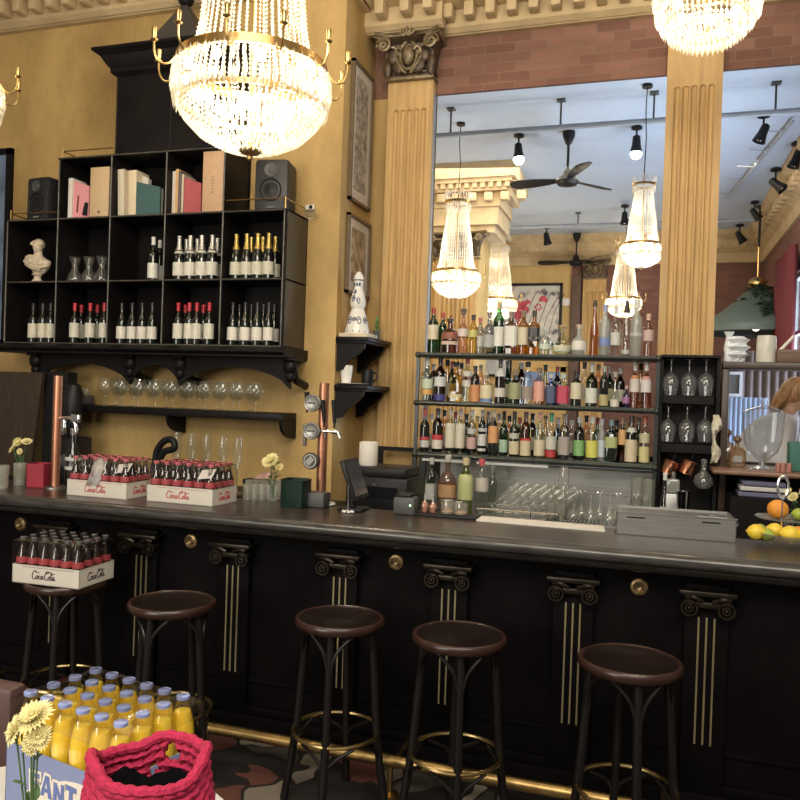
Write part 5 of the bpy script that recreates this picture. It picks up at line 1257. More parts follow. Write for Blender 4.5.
def leaf(bm, p, d, L, Wd, up=Vector((0, 0, 1)), mi=0):
    d = Vector(d).normalized(); s = d.cross(up); s = s.normalized() if s.length > 1e-3 else Vector((1, 0, 0)); p = Vector(p); nrm = s.cross(d)
    v = [bm.verts.new(x) for x in (p, p+d*L*.35+s*Wd*.5+nrm*.1*L, p+d*L*.75+s*Wd*.35+nrm*.1*L, p+d*L, p+d*L*.75-s*Wd*.35+nrm*.1*L, p+d*L*.35-s*Wd*.5+nrm*.1*L, p+d*L*.5)]
    for q_ in ((0, 1, 6), (1, 2, 6), (2, 3, 6), (3, 4, 6), (4, 5, 6), (5, 0, 6)): bm.faces.new([v[k] for k in q_]).material_index = mi
rnd = random.Random(3)
b = nb()
for k in range(170):
    t = rnd.random(); a = rnd.uniform(PI, 2*PI); zz = zof(758, 284, Yp)-t*.62; rr = .08+t*.72*rnd.uniform(.8, 1.05)
    cx = .04*math.sin(t*6)+.25*t**2
    if t > .6: a = rnd.uniform(1.45*PI, 1.62*PI)
    leaf(b, (cx*.3+rr*math.cos(a)*.8, rr*math.sin(a)-.03, zz), (rnd.uniform(-1, 1), rnd.uniform(-.6, .2), rnd.uniform(-1, .4)), .13, .06)
tube(b, [(.05, -.12, zt1+.03), (.25, -.5, z0+.42), (.50, -.80, z0+.14), (.55, -.85, z0-.06)], .009, 5)
obj('trailing_foliage', b, LEAF, root, smooth=False)
# red curtain on the right brick wall
yy0 = PXp(792, 300, RX-.15).y; yy1 = PXp(776, 300, RX-.15).y
b = nb(); A = []
zc0, zc1 = .002, PXp(784, 255, RX-.15).z
for k in range(31):
    y = yy0+(yy1-yy0)*k/30; x = RX-.15+.05*math.sin(k*1.3); A.append((b.verts.new((x, y, zc0)), b.verts.new((x, y, zc1))))
for k in range(30): b.faces.new((A[k][0], A[k+1][0], A[k+1][1], A[k][1]))
o = obj('red_curtain', b, M('dark_red_cloth', (.12, .015, .02), .8)); s_ = o.modifiers.new('s', 'SOLIDIFY'); s_.thickness = .02; tag(o, 'long dark red curtain beside the window at the far right', 'curtain')

# painting and pictures in the mirrored room
def picture(px0, py0, px1, py1, Y, fw_, fmat, lab, cat='painting', name='framed_painting', art=None, mount=None, at=None):
    a, c = PY(px0, py1, Y), PY(px1, py0, Y); cx, cz = (a.x+c.x)/2, (a.z+c.z)/2; hx, hz = (c.x-a.x)/2, (c.z-a.z)/2
    root = empty(name, (cx, Y, cz)); tag(root, lab, cat)
    b = nb(); 
    for bx in ((-hx, hx, hz-fw_, hz), (-hx, hx, -hz, -hz+fw_), (-hx, -hx+fw_, -hz, hz), (hx-fw_, hx, -hz, hz)): box(b, bx[0], bx[1], -.03, .02, bx[2], bx[3])
    obj('frame', b, fmat, root, smooth=False)
    b = nb(); box(b, -hx+fw_, hx-fw_, -.005, .02, -hz+fw_, hz-fw_); obj('canvas', b, art or PAPER, root, smooth=False)
    return root, hx-fw_, hz-fw_
def blossom_art():
    m, nt, b = nodes('blossom_canvas'); v = coords(nt)
    n = S(nt, 'ShaderNodeTexNoise'); n.inputs['Scale'].default_value = 3.2; n.inputs['Detail'].default_value = 6; nt.links.new(v, n.inputs['Vector'])
    nt.links.new(ramp(nt, n.outputs[0], [(.35, (.10, .09, .09)), (.44, (.62, .58, .52)), (.58, (.68, .66, .60)), (.66, (.52, .12, .14))]), b.inputs['Base Color']); return m
pp, hx, hz = picture(484, 283, 563, 345, FARY-.03, .06, PLBLK, 'large painting with red blossoms and a pale disc, under the distant fan', art=blossom_art())
PINK = M('pink_red_paint', (.55, .07, .10), .6, var=.3)
b = nb(); lathe(b, [(hz*.62, 0), (hz*.62, .008)], 36, mat=Matrix.Translation((hx*.42, -.006, -.1)) @ Matrix.Rotation(PI/2, 4, 'X')); obj('pale_disc', b, M('pale_disc', (.66, .62, .54), .6, var=.15), pp, smooth=False)
for k, (fx, fz, r) in enumerate(((-.08, .15, .22), (.12, .35, .10), (.42, .25, .12), (.55, .5, .10), (.35, -.05, .10), (.60, .05, .08), (.2, .1, .07), (-.6, -.3, .1))):
    b = nb(); 
    for j in range(6): a = j*PI/3+k; ball(b, (fx*hx+r*.55*math.cos(a), -.012, fz*hz+r*.55*math.sin(a)), r*.5, 1, .04, 1, 10, 6)
    obj('painted_blossom', b, PINK, pp)
b = nb()
for k in range(9): x0 = -hx*.9+k*hx*.2; tube(b, catmull([(x0, -.010, -hz*.9), (x0+.15, -.010, -hz*.2+.1*(k % 3)), (x0+.35, -.010, hz*.7-.1*(k % 2))], 4), .008, 5)
obj('painted_branches', b, PLBLK, pp)
GF = M('gold_frame', (.55, .36, .12), .4, metal=.3)
picture(518, 367, 566, 402, FARY-.03, .12, GF, 'gold-framed picture of blue sky, glimpsed between the upper liquor shelves', art=M('blue_sky_canvas', (.22, .34, .60), .6, var=.3, scale=2))
picture(478, 352, 512, 376, FARY-.03, .05, PLBLK, 'white picture glimpsed left of the gold frame between the shelves', art=M('white_canvas', (.62, .62, .6), .6))
q = PY(566, 302, FARY-.02); b = nb(); box(b, q.x-.09, q.x+.09, FARY-.04, FARY-.001, q.z-.08, q.z+.08, bevel=.01); o = obj('wall_switch', b, WHITE); o.name = 'light_switch'; tag(o, 'small white wall box right of the blossom painting', 'switch')

# framed prints on the return wall
def side_frame(p0, p1, lab, artm, fmat, d=.03):
    (y0, z0), (y1, z1) = p0, p1; root = empty('framed_print', (XC, (y0+y1)/2, (z0+z1)/2)); tag(root, lab, 'framed print')
    hy, hz = (y1-y0)/2, (z1-z0)/2; f_ = .022; b = nb()
    for q_ in ((-hy, hy, hz-f_, hz), (-hy, hy, -hz, -hz+f_), (-hy, -hy+f_, -hz, hz), (hy-f_, hy, -hz, hz)): box(b, .001, d, q_[0], q_[1], q_[2], q_[3])
    obj('frame', b, fmat, root, smooth=False)
    b = nb(); box(b, .002, d*.45, -hy+f_, hy-f_, -hz+f_, hz-f_); obj('mount', b, WHITEC, root, smooth=False)
    b = nb(); box(b, d*.45, d*.5, -hy+.085, hy-.085, -hz+.10, hz-.09); obj('print', b, artm, root, smooth=False)
side_frame((5.49, 3.15), (5.915, 4.20), 'tall narrow framed grey print, upper one on the corner wall', M('grey_print', (.34, .31, .28), .6, var=.7, scale=22), M('brown_frame', (.14, .10, .06), .4))
side_frame((5.49, 2.45), (5.96, 3.05), 'brown framed picture, lower one on the corner wall behind the ceramic figure', M('sepia_print', (.38, .30, .20), .6, var=.6, scale=14), M('brown_frame', (.14, .10, .06), .4))
# framed picture at the left edge
a, c = PY(-30, 345, YL-.03), PY(12, 148, YL-.03)
root = empty('framed_painting', ((a.x+c.x)/2, YL, (a.z+c.z)/2)); tag(root, 'tall dark-framed blue painting cut by the left edge', 'painting'); hx, hz = (c.x-a.x)/2, (c.z-a.z)/2
b = nb(); 
for bx in ((-hx, hx, hz-.05, hz), (-hx, hx, -hz, -hz+.05), (-hx, -hx+.05, -hz, hz), (hx-.05, hx, -hz, hz)): box(b, bx[0], bx[1], -.04, -.001, bx[2], bx[3])
obj('frame', b, BLACK, root, smooth=False); b = nb(); box(b, -hx+.05, hx-.05, -.02, -.001, -hz+.05, hz-.05); obj('canvas', b, M('blue_figures_canvas', (.16, .22, .34), .5, var=.7, scale=3), root, smooth=False)

# ================================================================== THINGS ON THE BAR
def on_bar(px, py): return PZ(px, py, ZT+.0005)
# script lettering strokes (x 0..10, y 0..3)
SCRIPT = [
 [(1.75, 2.3), (1.6, 2.75), (1.1, 2.8), (.55, 2.3), (.2, 1.5), (.3, .7), (.9, .35), (1.5, .7), (1.85, 1.1)],
 [(1.1, 2.8), (1.9, 2.55), (2.6, 2.3), (3.2, 2.35)],
 [(2.35, 1.45), (2.0, 1.35), (1.8, .9), (2.0, .5), (2.35, .55), (2.6, 1.0), (2.35, 1.45), (2.6, 1.25), (2.95, 1.2)],
 [(3.45, 1.4), (3.15, 1.45), (2.95, 1.0), (3.1, .55), (3.5, .6), (3.8, .95)],
 [(4.35, 1.4), (4.0, 1.4), (3.8, .95), (3.95, .5), (4.3, .65), (4.5, 1.45), (4.4, .7), (4.6, .5), (4.9, .8)],
 [(4.85, 1.15), (5.3, 1.25)],
 [(6.9, 2.2), (6.8, 2.75), (6.2, 2.85), (5.65, 2.2), (5.4, 1.4), (5.5, .7), (6.1, .35), (6.8, .8)],
 [(6.0, 2.1), (6.7, 2.85), (7.5, 2.8), (8.6, 2.2), (9.6, 2.5)],
 [(7.3, 1.45), (6.95, 1.35), (6.8, .9), (7.0, .5), (7.3, .55), (7.55, 1.0), (7.3, 1.45), (7.6, 1.2)],
 [(7.6, .9), (8.0, 1.5), (8.35, 2.3), (8.15, 2.6), (7.95, 1.8), (7.95, .8), (8.15, .5), (8.5, .8)],
 [(9.1, 1.4), (8.75, 1.4), (8.55, .95), (8.7, .5), (9.05, .65), (9.25, 1.45), (9.15, .7), (9.4, .5), (9.8, .8)],
]
def script_word(w_, th, mat, parent, origin, xdir, nrm, height=None):
    """flat brush lettering w_ metres wide standing on a vertical side"""
    b = nb(); s = w_/10; xdir = Vector(xdir).normalized(); nrm = Vector(nrm).normalized(); up = Vector((0, 0, 1)); sy = s if height is None else height/3
    for st in SCRIPT:
        pts = catmull([(x, y, 0) for x, y in st], 5); L, R2 = [], []
        for k, p_ in enumerate(pts):
            t = (pts[min(k+1, len(pts)-1)]-pts[max(k-1, 0)]).normalized(); n_ = Vector((-t.y, t.x, 0)); wd = th*(.55+.6*abs(t.y))/s
            for lst, sg in ((L, 1), (R2, -1)):
                q_ = p_+n_*wd*sg; lst.append(b.verts.new(Vector(origin)+xdir*q_.x*s+up*q_.y*sy+nrm*.0012))
        for k in range(len(pts)-1): b.faces.new((L[k], L[k+1], R2[k+1], R2[k]))
    o = obj('script_lettering', b, mat, parent, smooth=False)
    m_ = o.modifiers.new('s', 'SOLIDIFY'); m_.thickness = .0008; return o
COLA = M('cola_glass', (.035, .012, .008), .12, spec=.6, var=.2)
CLR = (.40, .055, .065)
cola = {c: bottle(.20, .0275, 'cola', glass('cola_bottle_glass', (.62, .60, .56)), [(.42, .56, CLR)], cc, .93, 'cola_bottle', 12, None, None, COLA, .80) for c, cc in (('red', (.55, .14, .16)), ('dark', (.10, .095, .095)))}
cola_used = set()
def crate(c, rz, L, D, H, capk, ink, place_words, cratelab, group, nx=6, ny=4, bx=None):
    root = empty('bottle_crate', c, rz); tag(root, cratelab, 'crate', None)
    b = nb(); t = .003
    box(b, -L/2, L/2, -D/2, D/2, 0, .004); box(b, -L/2, L/2, -D/2, -D/2+t, 0, H); box(b, -L/2, L/2, D/2-t, D/2, 0, H); box(b, -L/2, -L/2+t, -D/2, D/2, 0, H); box(b, L/2-t, L/2, -D/2, D/2, 0, H)
    obj('card_tray', b, WHITEC, root, smooth=False)
    script_word(L*.36, .0022, ink, root, (-L*.20, -D/2, H*.22), (1, 0, 0), (0, -1, 0), H*.55)
    script_word(D*.50, .0022, ink, root, (L/2, -D*.27, H*.22), (0, 1, 0), (1, 0, 0), H*.55)
    b = nb(); box(b, -L*.35, L*.42, -D/2-.0008, -D/2, H*.88, H*.90); obj('fine_print', b, ink, root, smooth=False)
    mt = Matrix.Translation(c) @ Matrix.Rotation(rz, 4, 'Z')
    for j in range(ny):
        for i in range(nx):
            q_ = mt @ Vector((-L/2+L*(i+.5)/nx, -D/2+D*(j+.5)/ny, .005))
            pr = cola[capk]
            if capk in cola_used: o = dup(pr, q_, random.uniform(-1, 1))
            else: cola_used.add(capk); o = pr; o.location = q_
            tag(o, 'small cola bottle, %s, %s from left, %s' % (('front row', 'second row', 'third row', 'back row')[j], ORD[i], place_words), 'bottle', group)
    # shrink film
    b = nb(); zt = .203; n = 12
    bm2 = b; g2 = []
    for a_ in range(n+1):
        row = []
        for c3 in range(9):
            x = -L/2-.002+(L+.004)*a_/n; y = -D/2-.002+(D+.004)*c3/8
            edge = min(a_/n, 1-a_/n, c3/8, 1-c3/8); z = zt+.003*random.random()-(.012 if edge == 0 else 0)
            row.append(b.verts.new((x, y, z)))
        g2.append(row)
    for a_ in range(n):
        for c3 in range(8): b.faces.new((g2[a_][c3], g2[a_+1][c3], g2[a_+1][c3+1], g2[a_][c3+1]))
    bound = [g2[k][0] for k in range(n+1)]+[g2[n][k] for k in range(1, 9)]+[g2[k][8] for k in range(n-1, -1, -1)]+[g2[0][k] for k in range(7, 0, -1)]
    low = [b.verts.new((v.co.x*1.002, v.co.y*1.002, H*.98)) for v in bound]
    for k in range(len(bound)): b.faces.new((bound[k], bound[(k+1) % len(bound)], low[(k+1) % len(bound)], low[k]))
    obj('shrink_film', b, FILM, root)
    return root
INKR = M('red_ink', (.48, .07, .08), .6); INKB = M('dark_ink', (.06, .05, .05), .6)
def crate_px(a, b_, D, **k):
    a, b_ = on_bar(*a), on_bar(*b_); d = (b_-a); L = d.length; rz = math.atan2(d.y, d.x); c = (a+b_)/2+Vector((-math.sin(rz), math.cos(rz), 0))*D/2; c.z = ZT+.0005
    return L, rz, c
L, rz, c = crate_px((66, 495), (126, 500), .235)
k1 = crate(c, rz, max(L, .335), .225, .085, 'red', INKR, 'left crate on the bar', 'white card crate of cola bottles on the bar, left one, with paper sheets', 'cola bottles in the left crate on the bar')
b = nb(); mt = Matrix.Translation((-.03, -.118, .065))
vs = [b.verts.new(v) for v in ((-.03, -.004, .0), (.045, -.004, .0), (.075, .03, .135), (.0, .03, .14), (-.01, .012, .07), (.065, .012, .065))]
b.faces.new((vs[0], vs[1], vs[5], vs[4])); b.faces.new((vs[4], vs[5], vs[2], vs[3]))
bmesh.ops.transform(b, matrix=mt, verts=vs); o = obj('taped_paper', b, M('greyish_paper', (.50, .48, .45), .6, var=.3, scale=30), k1); m_ = o.modifiers.new('s', 'SOLIDIFY'); m_.thickness = .001
def paper_tag(par, x, y, z):
    b = nb(); vs = [b.verts.new(v) for v in ((-.04, 0, 0), (.04, .005, .012), (.05, .03, .055), (-.03, .025, .045))]; b.faces.new(vs); bmesh.ops.transform(b, matrix=Matrix.Translation((x, y, z)), verts=vs)
    o = obj('paper_slip', b, PAPER, par, smooth=False); m_ = o.modifiers.new('s', 'SOLIDIFY'); m_.thickness = .001
paper_tag(k1, .135, -.10, .13)
L, rz, c = crate_px((146, 501), (212, 507), .235)
k2 = crate(c, rz, max(L, .345), .225, .085, 'red', INKR, 'right crate on the bar', 'white card crate of cola bottles on the bar, right one, with red script', 'cola bottles in the right crate on the bar')
paper_tag(k2, .14, -.11, .13)
q = CS.copy(); q.z = .7805
crate(Vector((q.x+.0, q.y-.015, .7805)), R_(2), .36, .25, .085, 'dark', INKB, 'crate on the bar stool', 'white card crate of cola bottles standing on the leftmost bar stool', 'cola bottles in the crate on the stool')

# flowers
PETAL = M('pale_yellow_petal', (.74, .66, .34), .5, var=.12, scale=30); GREEN = M('leaf_green', (.07, .14, .05), .5, var=.4, scale=20)
def mum(bm, c, r, n=26, tilt=(0, 0, 1), rs=None):
    rs = rs or random.Random(1); z = Vector(tilt).normalized(); a_ = z.orthogonal().normalized(); b2 = z.cross(a_)
    for lay_ in range(3):
        rr = r*(1-.25*lay_); el = .15+.5*lay_
        for k in range(n-6*lay_):
            t = 2*PI*k/(n-6*lay_)+lay_; d = (a_*math.cos(t)+b2*math.sin(t))*math.cos(el)+z*math.sin(el)
            leaf(bm, Vector(c), d, rr*rs.uniform(.85, 1.05), rr*.26, z)
    ball(bm, Vector(c)+z*r*.12, r*.22, 1, 1, .6, 8, 5)
def vase_flowers(loc, blooms, s, vr, vh, lab, vmat=GLASS, stems=True, leaves=10, seed=1):
    root = empty('flower_vase', loc); tag(root, lab, 'vase of flowers'); rs = random.Random(seed)
    b = nb(); lathe(b, [(0, .004), (vr*.9, .004), (vr*.9, 0), (vr, .003), (vr, vh), (vr*.95, vh), (vr*.9, .01), (0, .01)], 22, caps=False); obj('glass_vase', b, vmat, root)
    for (x, y, z, r, tl) in blooms:
        b = nb(); mum(b, (x, y, z), r, tilt=tl, rs=rs); obj('bloom', b, PETAL, root)
        b = nb(); tube(b, catmull([(x*.1, y*.1, .012), (x*.3, y*.3, z*.5), (x, y, z)], 4), .0022*s, 6); obj('stem', b, GREEN, root)
    b = nb()
    for k in range(leaves):
        a = rs.uniform(0, 2*PI); z = rs.uniform(vh*.4, blooms[0][2]*.9); leaf(b, (.008*math.cos(a), .008*math.sin(a), z), (math.cos(a), math.sin(a), rs.uniform(.1, 1)), .045*s, .022*s)
    obj('leaves', b, GREEN, root, smooth=False); return root
q = on_bar(20, 484)
vase_flowers(q, [(-.045, -.01, .20, .035, (-.4, -.6, .6)), (.0, -.02, .235, .036, (0, -.6, .8)), (.05, -.01, .245, .034, (.3, -.5, .8)), (-.03, .0, .25, .03, (-.3, -.4, 1)), (.02, -.03, .19, .022, (.2, -.9, .4))], 1.2, .030, .085, 'yellow chrysanthemums in a small glass at the left end of the bar', seed=2)
q = on_bar(272, 502)
vase_flowers(q, [(-.01, -.01, .215, .055, (-.1, -.7, .7)), (.03, 0, .19, .03, (.5, -.5, .5))], 1.1, .016, .16, 'pale yellow flower in a slim clear vase beside the dark canister', leaves=8, seed=5)
# tumblers at far left
TB = tumbler(.034, .13, mat=GL2)
for k, (px_, py_) in enumerate(((2, 489), (11, 487))):
    q = on_bar(px_, py_); o = TB if k == 0 else dup(TB, (0, 0, 0)); o.location = q+Vector((0, .06*k, 0)); tag(o, 'clear tumbler by the left edge of the bar, %s one' % ('front', 'rear')[k], 'tumbler')
# red square holder with handle of a pen
q = on_bar(40, 487); b = nb(); s_ = .052
box(b, -s_, s_, -s_, s_, 0, .006); 
for (x0, x1, y0, y1) in ((-s_, s_, -s_, -s_+.004), (-s_, s_, s_-.004, s_), (-s_, -s_+.004, -s_, s_), (s_-.004, s_, -s_, s_)): box(b, x0, x1, y0, y1, 0, .135)
o = obj('red_holder', b, M('red_holder', (.30, .02, .04), .35), loc=q, rot=(0, 0, .2), smooth=False); tag(o, 'dark red square holder beside the thin copper pipe', 'holder')
# thin copper tap pipe
q = on_bar(55, 488); root = empty('beer_tap', q); tag(root, 'plain copper pipe beer tap at the left end of the bar', 'beer tap')
h_ = PY(61, 376, q.y).z-ZT
b = nb(); tube(b, [(0, 0, .01), (0, 0, h_)], .024, 16); obj('copper_pipe', b, COPPERT, root)
b = nb(); lathe(b, [(.06, 0), (.06, .008), (.03, .014)], 24); obj('base_plate', b, STEEL, root)
z = h_*.62
b = nb(); tube(b, catmull([(.02, 0, z), (.07, -.01, z+.005), (.11, -.01, z), (.135, -.01, z-.03), (.14, -.01, z-.07)], 5), .012, 10); obj('spout', b, CHROME, root)
b = nb(); box(b, .045, .065, -.02, .0, z-.09, z, bevel=.004); box(b, .105, .16, -.02, .0, z-.02, z+.03, bevel=.006); obj('valve', b, CHROME, root)
for zz in (.28*h_, .62*h_, .8*h_): b = nb(); ball(b, (-.03, 0, zz), .009); obj('bolt', b, PLBLK, root)
# wine bottle behind the pipe and dark equipment on the back counter
q = PY(74, 470, 4.05); b_ = bottle(.33, .043, 'slope', WBLK, [(.30, .52, (.66, .66, .62)), (.36, .46, (.08, .08, .08))], CHROME, .9, 'wine_bottle'); b_.location = (PY(73, 450, 3.72).x, 3.72, ZT); tag(b_, 'dark wine bottle with small white label between copper pipe and left cola crate', 'bottle')
zc = .96
def dark_panel(px0, py0, px1, py1, Y, th, lab, name, cat, mat=BLACK, extra=None, skew=0):
    a, c = PY(px0, (py0+py1)/2, Y), PY(px1, (py0+py1)/2, Y); zt = PY((px0+px1)/2, py0, Y).z; b = nb()
    prism(b, [(a.x, zc), (c.x-skew, zc), (c.x, zt), (a.x, zt)], Y, Y+th); o = obj(name, b, mat, smooth=False); tag(o, lab, cat); return o
dark_panel(-60, 371, 41, 490, 4.98, .03, 'large dark brown board leaning at the left behind the flowers', 'leaning_board', 'board', M('dark_brown_board', (.045, .028, .018), .5, var=.3, stretch=(8, 1, 1)), skew=.10)
dark_panel(43, 372, 67, 470, 5.05, .10, 'tall black appliance between the brown board and the copper pipe', 'black_appliance', 'appliance', PLBLK)
q = PY(71, 440, 5.0); root = empty('coffee_grinder', (PY(72, 440, 5.0).x, 5.0, zc)); tag(root, 'black coffee grinder with hopper behind the wine bottle', 'coffee grinder')
hz = PY(70, 385, 5.0).z-zc
b = nb(); box(b, -.08, .08, -.08, .14, 0, hz*.45, bevel=.02); obj('body', b, PLBLK, root)
b = nb(); lathe(b, [(.03, hz*.45), (.07, hz*.55), (.075, hz*.9), (.05, hz), (.01, hz*1.03)], 20); obj('hopper', b, PLBLK, root)
b = nb(); ball(b, (0, 0, .15), .10, .9, .9, 1.3); obj('dosing_drum', b, DGREY, root)
q = PY(166, 462, 4.92); b = nb(); tube(b, catmull([(-.09, 0, 0), (-.08, 0, .12), (-.02, 0, .20), (.05, 0, .21), (.07, 0, .16), (.04, 0, .14), (-.02, 0, .12), (-.06, 0, .05)], 5), .025, 10); o = obj('black_machine_hose', b, PLBLK, loc=(q.x, 4.9, zc+.14)); o.location.z = PY(166, 462, 4.92).z-.14; 
bm_ = nb(); box(bm_, -.12, .12, -.06, .12, 0, max(.05, PY(166, 455, 4.92).z-zc-.06), bevel=.02); o2 = obj('counter_machine', bm_, PLBLK, loc=(q.x, 4.95, zc)); tag(o2, 'small black machine behind the right cola crate', 'machine'); o.parent = o2; o.location = (0, -.03, max(.05, PY(166, 455, 4.92).z-zc-.10)); o.name = 'hose'
# row of small glasses + black tray holder
TS = tumbler(.026, .085, 'shot_glass', GL2); k = 0
for row in range(2):
    for j in range(5):
        q = on_bar(247+j*7.5+row*2, 500-row*5); o = TS if k == 0 else dup(TS, (0, 0, 0)); o.location = q
        tag(o, 'small ribbed glass between crate and dark canister, %s row, %s from left' % (('front', 'rear')[row], ORD[j]), 'small glass', 'small glasses beside the right crate'); k += 1
q = PY(265, 480, 4.2); b = nb(); box(b, -.15, .16, -.05, .05, 0, .035, bevel=.008); box(b, -.12, .13, -.04, .04, -.08, 0); o = obj('cutlery_tray', b, PLBLK); o.location = (PY(265, 476, 4.95).x, 4.95, .96+.08); tag(o, 'black tray behind the small glasses', 'tray')
b = nb(); vs = [b.verts.new(v) for v in ((-.07, -.03, .036), (.04, -.035, .04), (.06, .02, .09), (-.04, .025, .07))]; b.faces.new(vs); oo = obj('paper_bundle', b, M('pinkish_paper', (.48, .30, .26), .6, var=.5, scale=18), o, smooth=False); m_ = oo.modifiers.new('s', 'SOLIDIFY'); m_.thickness = .006
# dark green canister
q = on_bar(293, 507); b = nb(); lathe(b, [(0, 0), (.062, 0), (.064, .004), (.066, .13), (.068, .14), (.062, .14), (.06, .01), (0, .01)], 28, sq=.6, caps=False); o = obj('square_canister', b, M('dark_green_canister', (.012, .028, .022), .25), loc=q+Vector((0, .03, 0))); tag(o, 'dark green square canister left of the three-badge beer font', 'canister')
# copper beer font with three badges
q = on_bar(319, 505)+Vector((0, .02, 0)); root = empty('beer_font', q); tag(root, 'copper beer font with three round badges and black tap handles', 'beer font')
h_ = PY(319, 383, q.y).z-ZT; b = nb(); tube(b, [(0, 0, .01), (0, 0, h_)], .026, 18); obj('copper_column', b, COPPERT, root)
b = nb(); lathe(b, [(.075, 0), (.08, .006), (.075, .012), (.03, .016)], 26); obj('base_plate', b, M('white_dish', (.6, .6, .58), .3), root)
BADGE = M('pewter_badge', (.36, .35, .33), .35, metal=.4, var=.3, scale=60)
for k, (px_, py_, rr) in enumerate(((312, 403, .045), (311, 431, .045), (310, 461, .044))):
    d = PY(px_, py_, q.y-.05)-q; mt = Matrix.Translation((d.x, -.045, d.z)) @ Matrix.Rotation(PI/2, 4, 'X') @ Matrix.Rotation(.0, 4, 'Z')
    b = nb(); lathe(b, [(rr*.9, -.014), (rr, -.01), (rr, .004), (rr*.92, .010), (rr*.8, .006)], 28, mat=mt); ob = obj('badge', b, BADGE if k < 2 else DGREY, root)
    b = nb(); lathe(b, [(rr*.8, .0065), (rr*.78, .0085), (rr*.70, .0085)], 28, mat=mt, caps=False)
    for t_ in range(5): 
        if k < 2: box(b, -.022+.009*t_, -.016+.009*t_, -.005, .005, .006, .009, mat=mt)
        else: box(b, -.022, .022, -.012+.006*t_, -.009+.006*t_, .006, .009, mat=mt @ Matrix.Rotation(.8, 4, 'Z'))
    obj('badge_lettering', b, M('badge_light', (.55, .54, .5), .4) if k == 2 else DGREY, ob, smooth=False)
    b = nb(); tube(b, [(0, 0, d.z), (d.x, -.04, d.z)], .012, 8); obj('badge_arm', b, COPPERT, root)
for k, (pt, pb) in enumerate((((307, 392), (307, 408)), ((323, 400), (324, 422)), ((334, 400), (334.5, 423)))):
    a, c = PY(*pt, q.y-.02)-q, PY(*pb, q.y-.02)-q
    b = nb(); tube(b, [(a.x, -.02, a.z), (a.x*.5+c.x*.5, -.02, (a.z+c.z)/2), (c.x, -.02, c.z)], [.014, .012, .009], 10); tube(b, [(c.x, -.02, c.z), (c.x, -.02, c.z-.025)], .005, 8); obj('tap_handle', b, PLBLK, root)
a = PY(322, 431, q.y-.02)-q; c = PY(338, 431, q.y-.02)-q; e = PY(340, 438, q.y-.02)-q
b = nb(); tube(b, [(.0, -.02, a.z), (c.x, -.02, a.z), (e.x, -.02, e.z)], .008, 10); tube(b, [(c.x-.03, -.02, a.z), (c.x, -.02, a.z)], .013, 10); obj('spout', b, CHROME, root)
a = PY(325, 438, q.y-.02)-q; b = nb(); tube(b, [(a.x-.01, -.02, a.z+.04), (a.x, -.02, a.z)], .006, 8); obj('spout', b, CHROME, root); b = nb(); tube(b, [(PY(307, 420, q.y).x-q.x, -.02, PY(307, 425, q.y).z-q.z), (PY(307, 420, q.y).x-q.x, -.02, PY(307, 446, q.y).z-q.z)], .012, 8); obj('spout', b, CHROME, root)
# black box at the font
q = on_bar(326, 503)+Vector((.0, .0, 0)); q.y = 3.72; b = nb(); box(b, -.065, .065, -.04, .05, 0, .075, bevel=.008); o = obj('black_box', b, DGREY, loc=q); tag(o, 'small black box behind the font base', 'box')
# POS terminal screen, seen from its side
q = on_bar(344, 503); q.y = min(q.y, 3.70); q.x = PY(352, 500, q.y).x; root = empty('till_screen', q, 0); tag(root, 'black tilted till screen on a stand right of the beer font', 'till screen')
b = nb(); mt = Matrix.Translation((.005, .02, .15)) @ Matrix.Rotation(R_(92), 4, 'Z') @ Matrix.Rotation(R_(-20), 4, 'X'); box(b, -.11, .11, -.012, .012, -.10, .11, bevel=.006, mat=mt); obj('screen_housing', b, PLBLK, root)
b = nb(); box(b, -.095, .095, .012, .0135, -.08, .095, mat=mt); box(b, -.095, .095, -.0135, -.012, -.08, .095, mat=mt); obj('display', b, M('screen_glass', (.06, .065, .07), .1), root, smooth=False)
b = nb(); box(b, -.06, .07, -.05, .07, 0, .015, bevel=.005); tube(b, [(0, .02, .01), (-.02, .02, .12)], .018, 10); obj('stand', b, PLBLK, root)
b = nb(); tube(b, [(.015, -.09, .005), (.012, -.09, .135)], .003, 6); obj('antenna', b, CHROME, root)
b = nb()
for k in range(6): a_ = k*PI/3; ball(b, (.015+.022*math.cos(a_), -.09+.022*math.sin(a_), .006), .009, 1.4 if k % 3 == 0 else 1, 1, .7, 8, 5)
obj('suction_foot', b, WHITE, root)
# black machine (printer / small oven), paper roll, card reader
q = PY(372, 500, 4.25); root = empty('receipt_machine', (q.x, 4.45, ZB)); tag(root, 'glossy black machine behind the bar, right of the till screen', 'machine')
# stand for it: low shelf behind the counter
b = nb(); box(b, -2.2, -1.05, 4.22, 4.72, 0, .98); box(b, -2.2, -1.05, 4.20, 4.74, .98, 1.0); o = obj('work_cabinet', b, BLACK, smooth=False); tag(o, 'black work cabinet behind the bar carrying the glossy machine', 'cabinet')
root.location.z = 1.0; zt_m = PY(372, 468, 4.3).z-1.0
b = nb(); box(b, -.19, .19, -.14, .18, 0, zt_m*.8, bevel=.015); box(b, -.17, .17, -.12, .18, zt_m*.8, zt_m, bevel=.01); obj('housing', b, PLBLK, root)
b = nb(); box(b, -.13, .13, -.144, -.139, zt_m*.35, zt_m*.6); obj('front_panel', b, M('gloss_black', (.01, .01, .012), .08), root, smooth=False)
b = nb(); box(b, -.02, .0, -.147, -.143, zt_m*.62, zt_m*.66); obj('logo_mark', b, CHROME, root, smooth=False)
q = PY(368, 468, 4.45); b = nb(); lathe(b, [(.0, 0), (.055, 0), (.056, .004), (.056, .135), (.052, .14), (.018, .14), (.018, .10), (0, .1)], 26, caps=False); o = obj('paper_roll', b, PAPER, loc=(q.x-.0, 4.45, 1.0+zt_m+.001)); tag(o, 'white paper towel roll standing on the glossy black machine', 'paper roll')
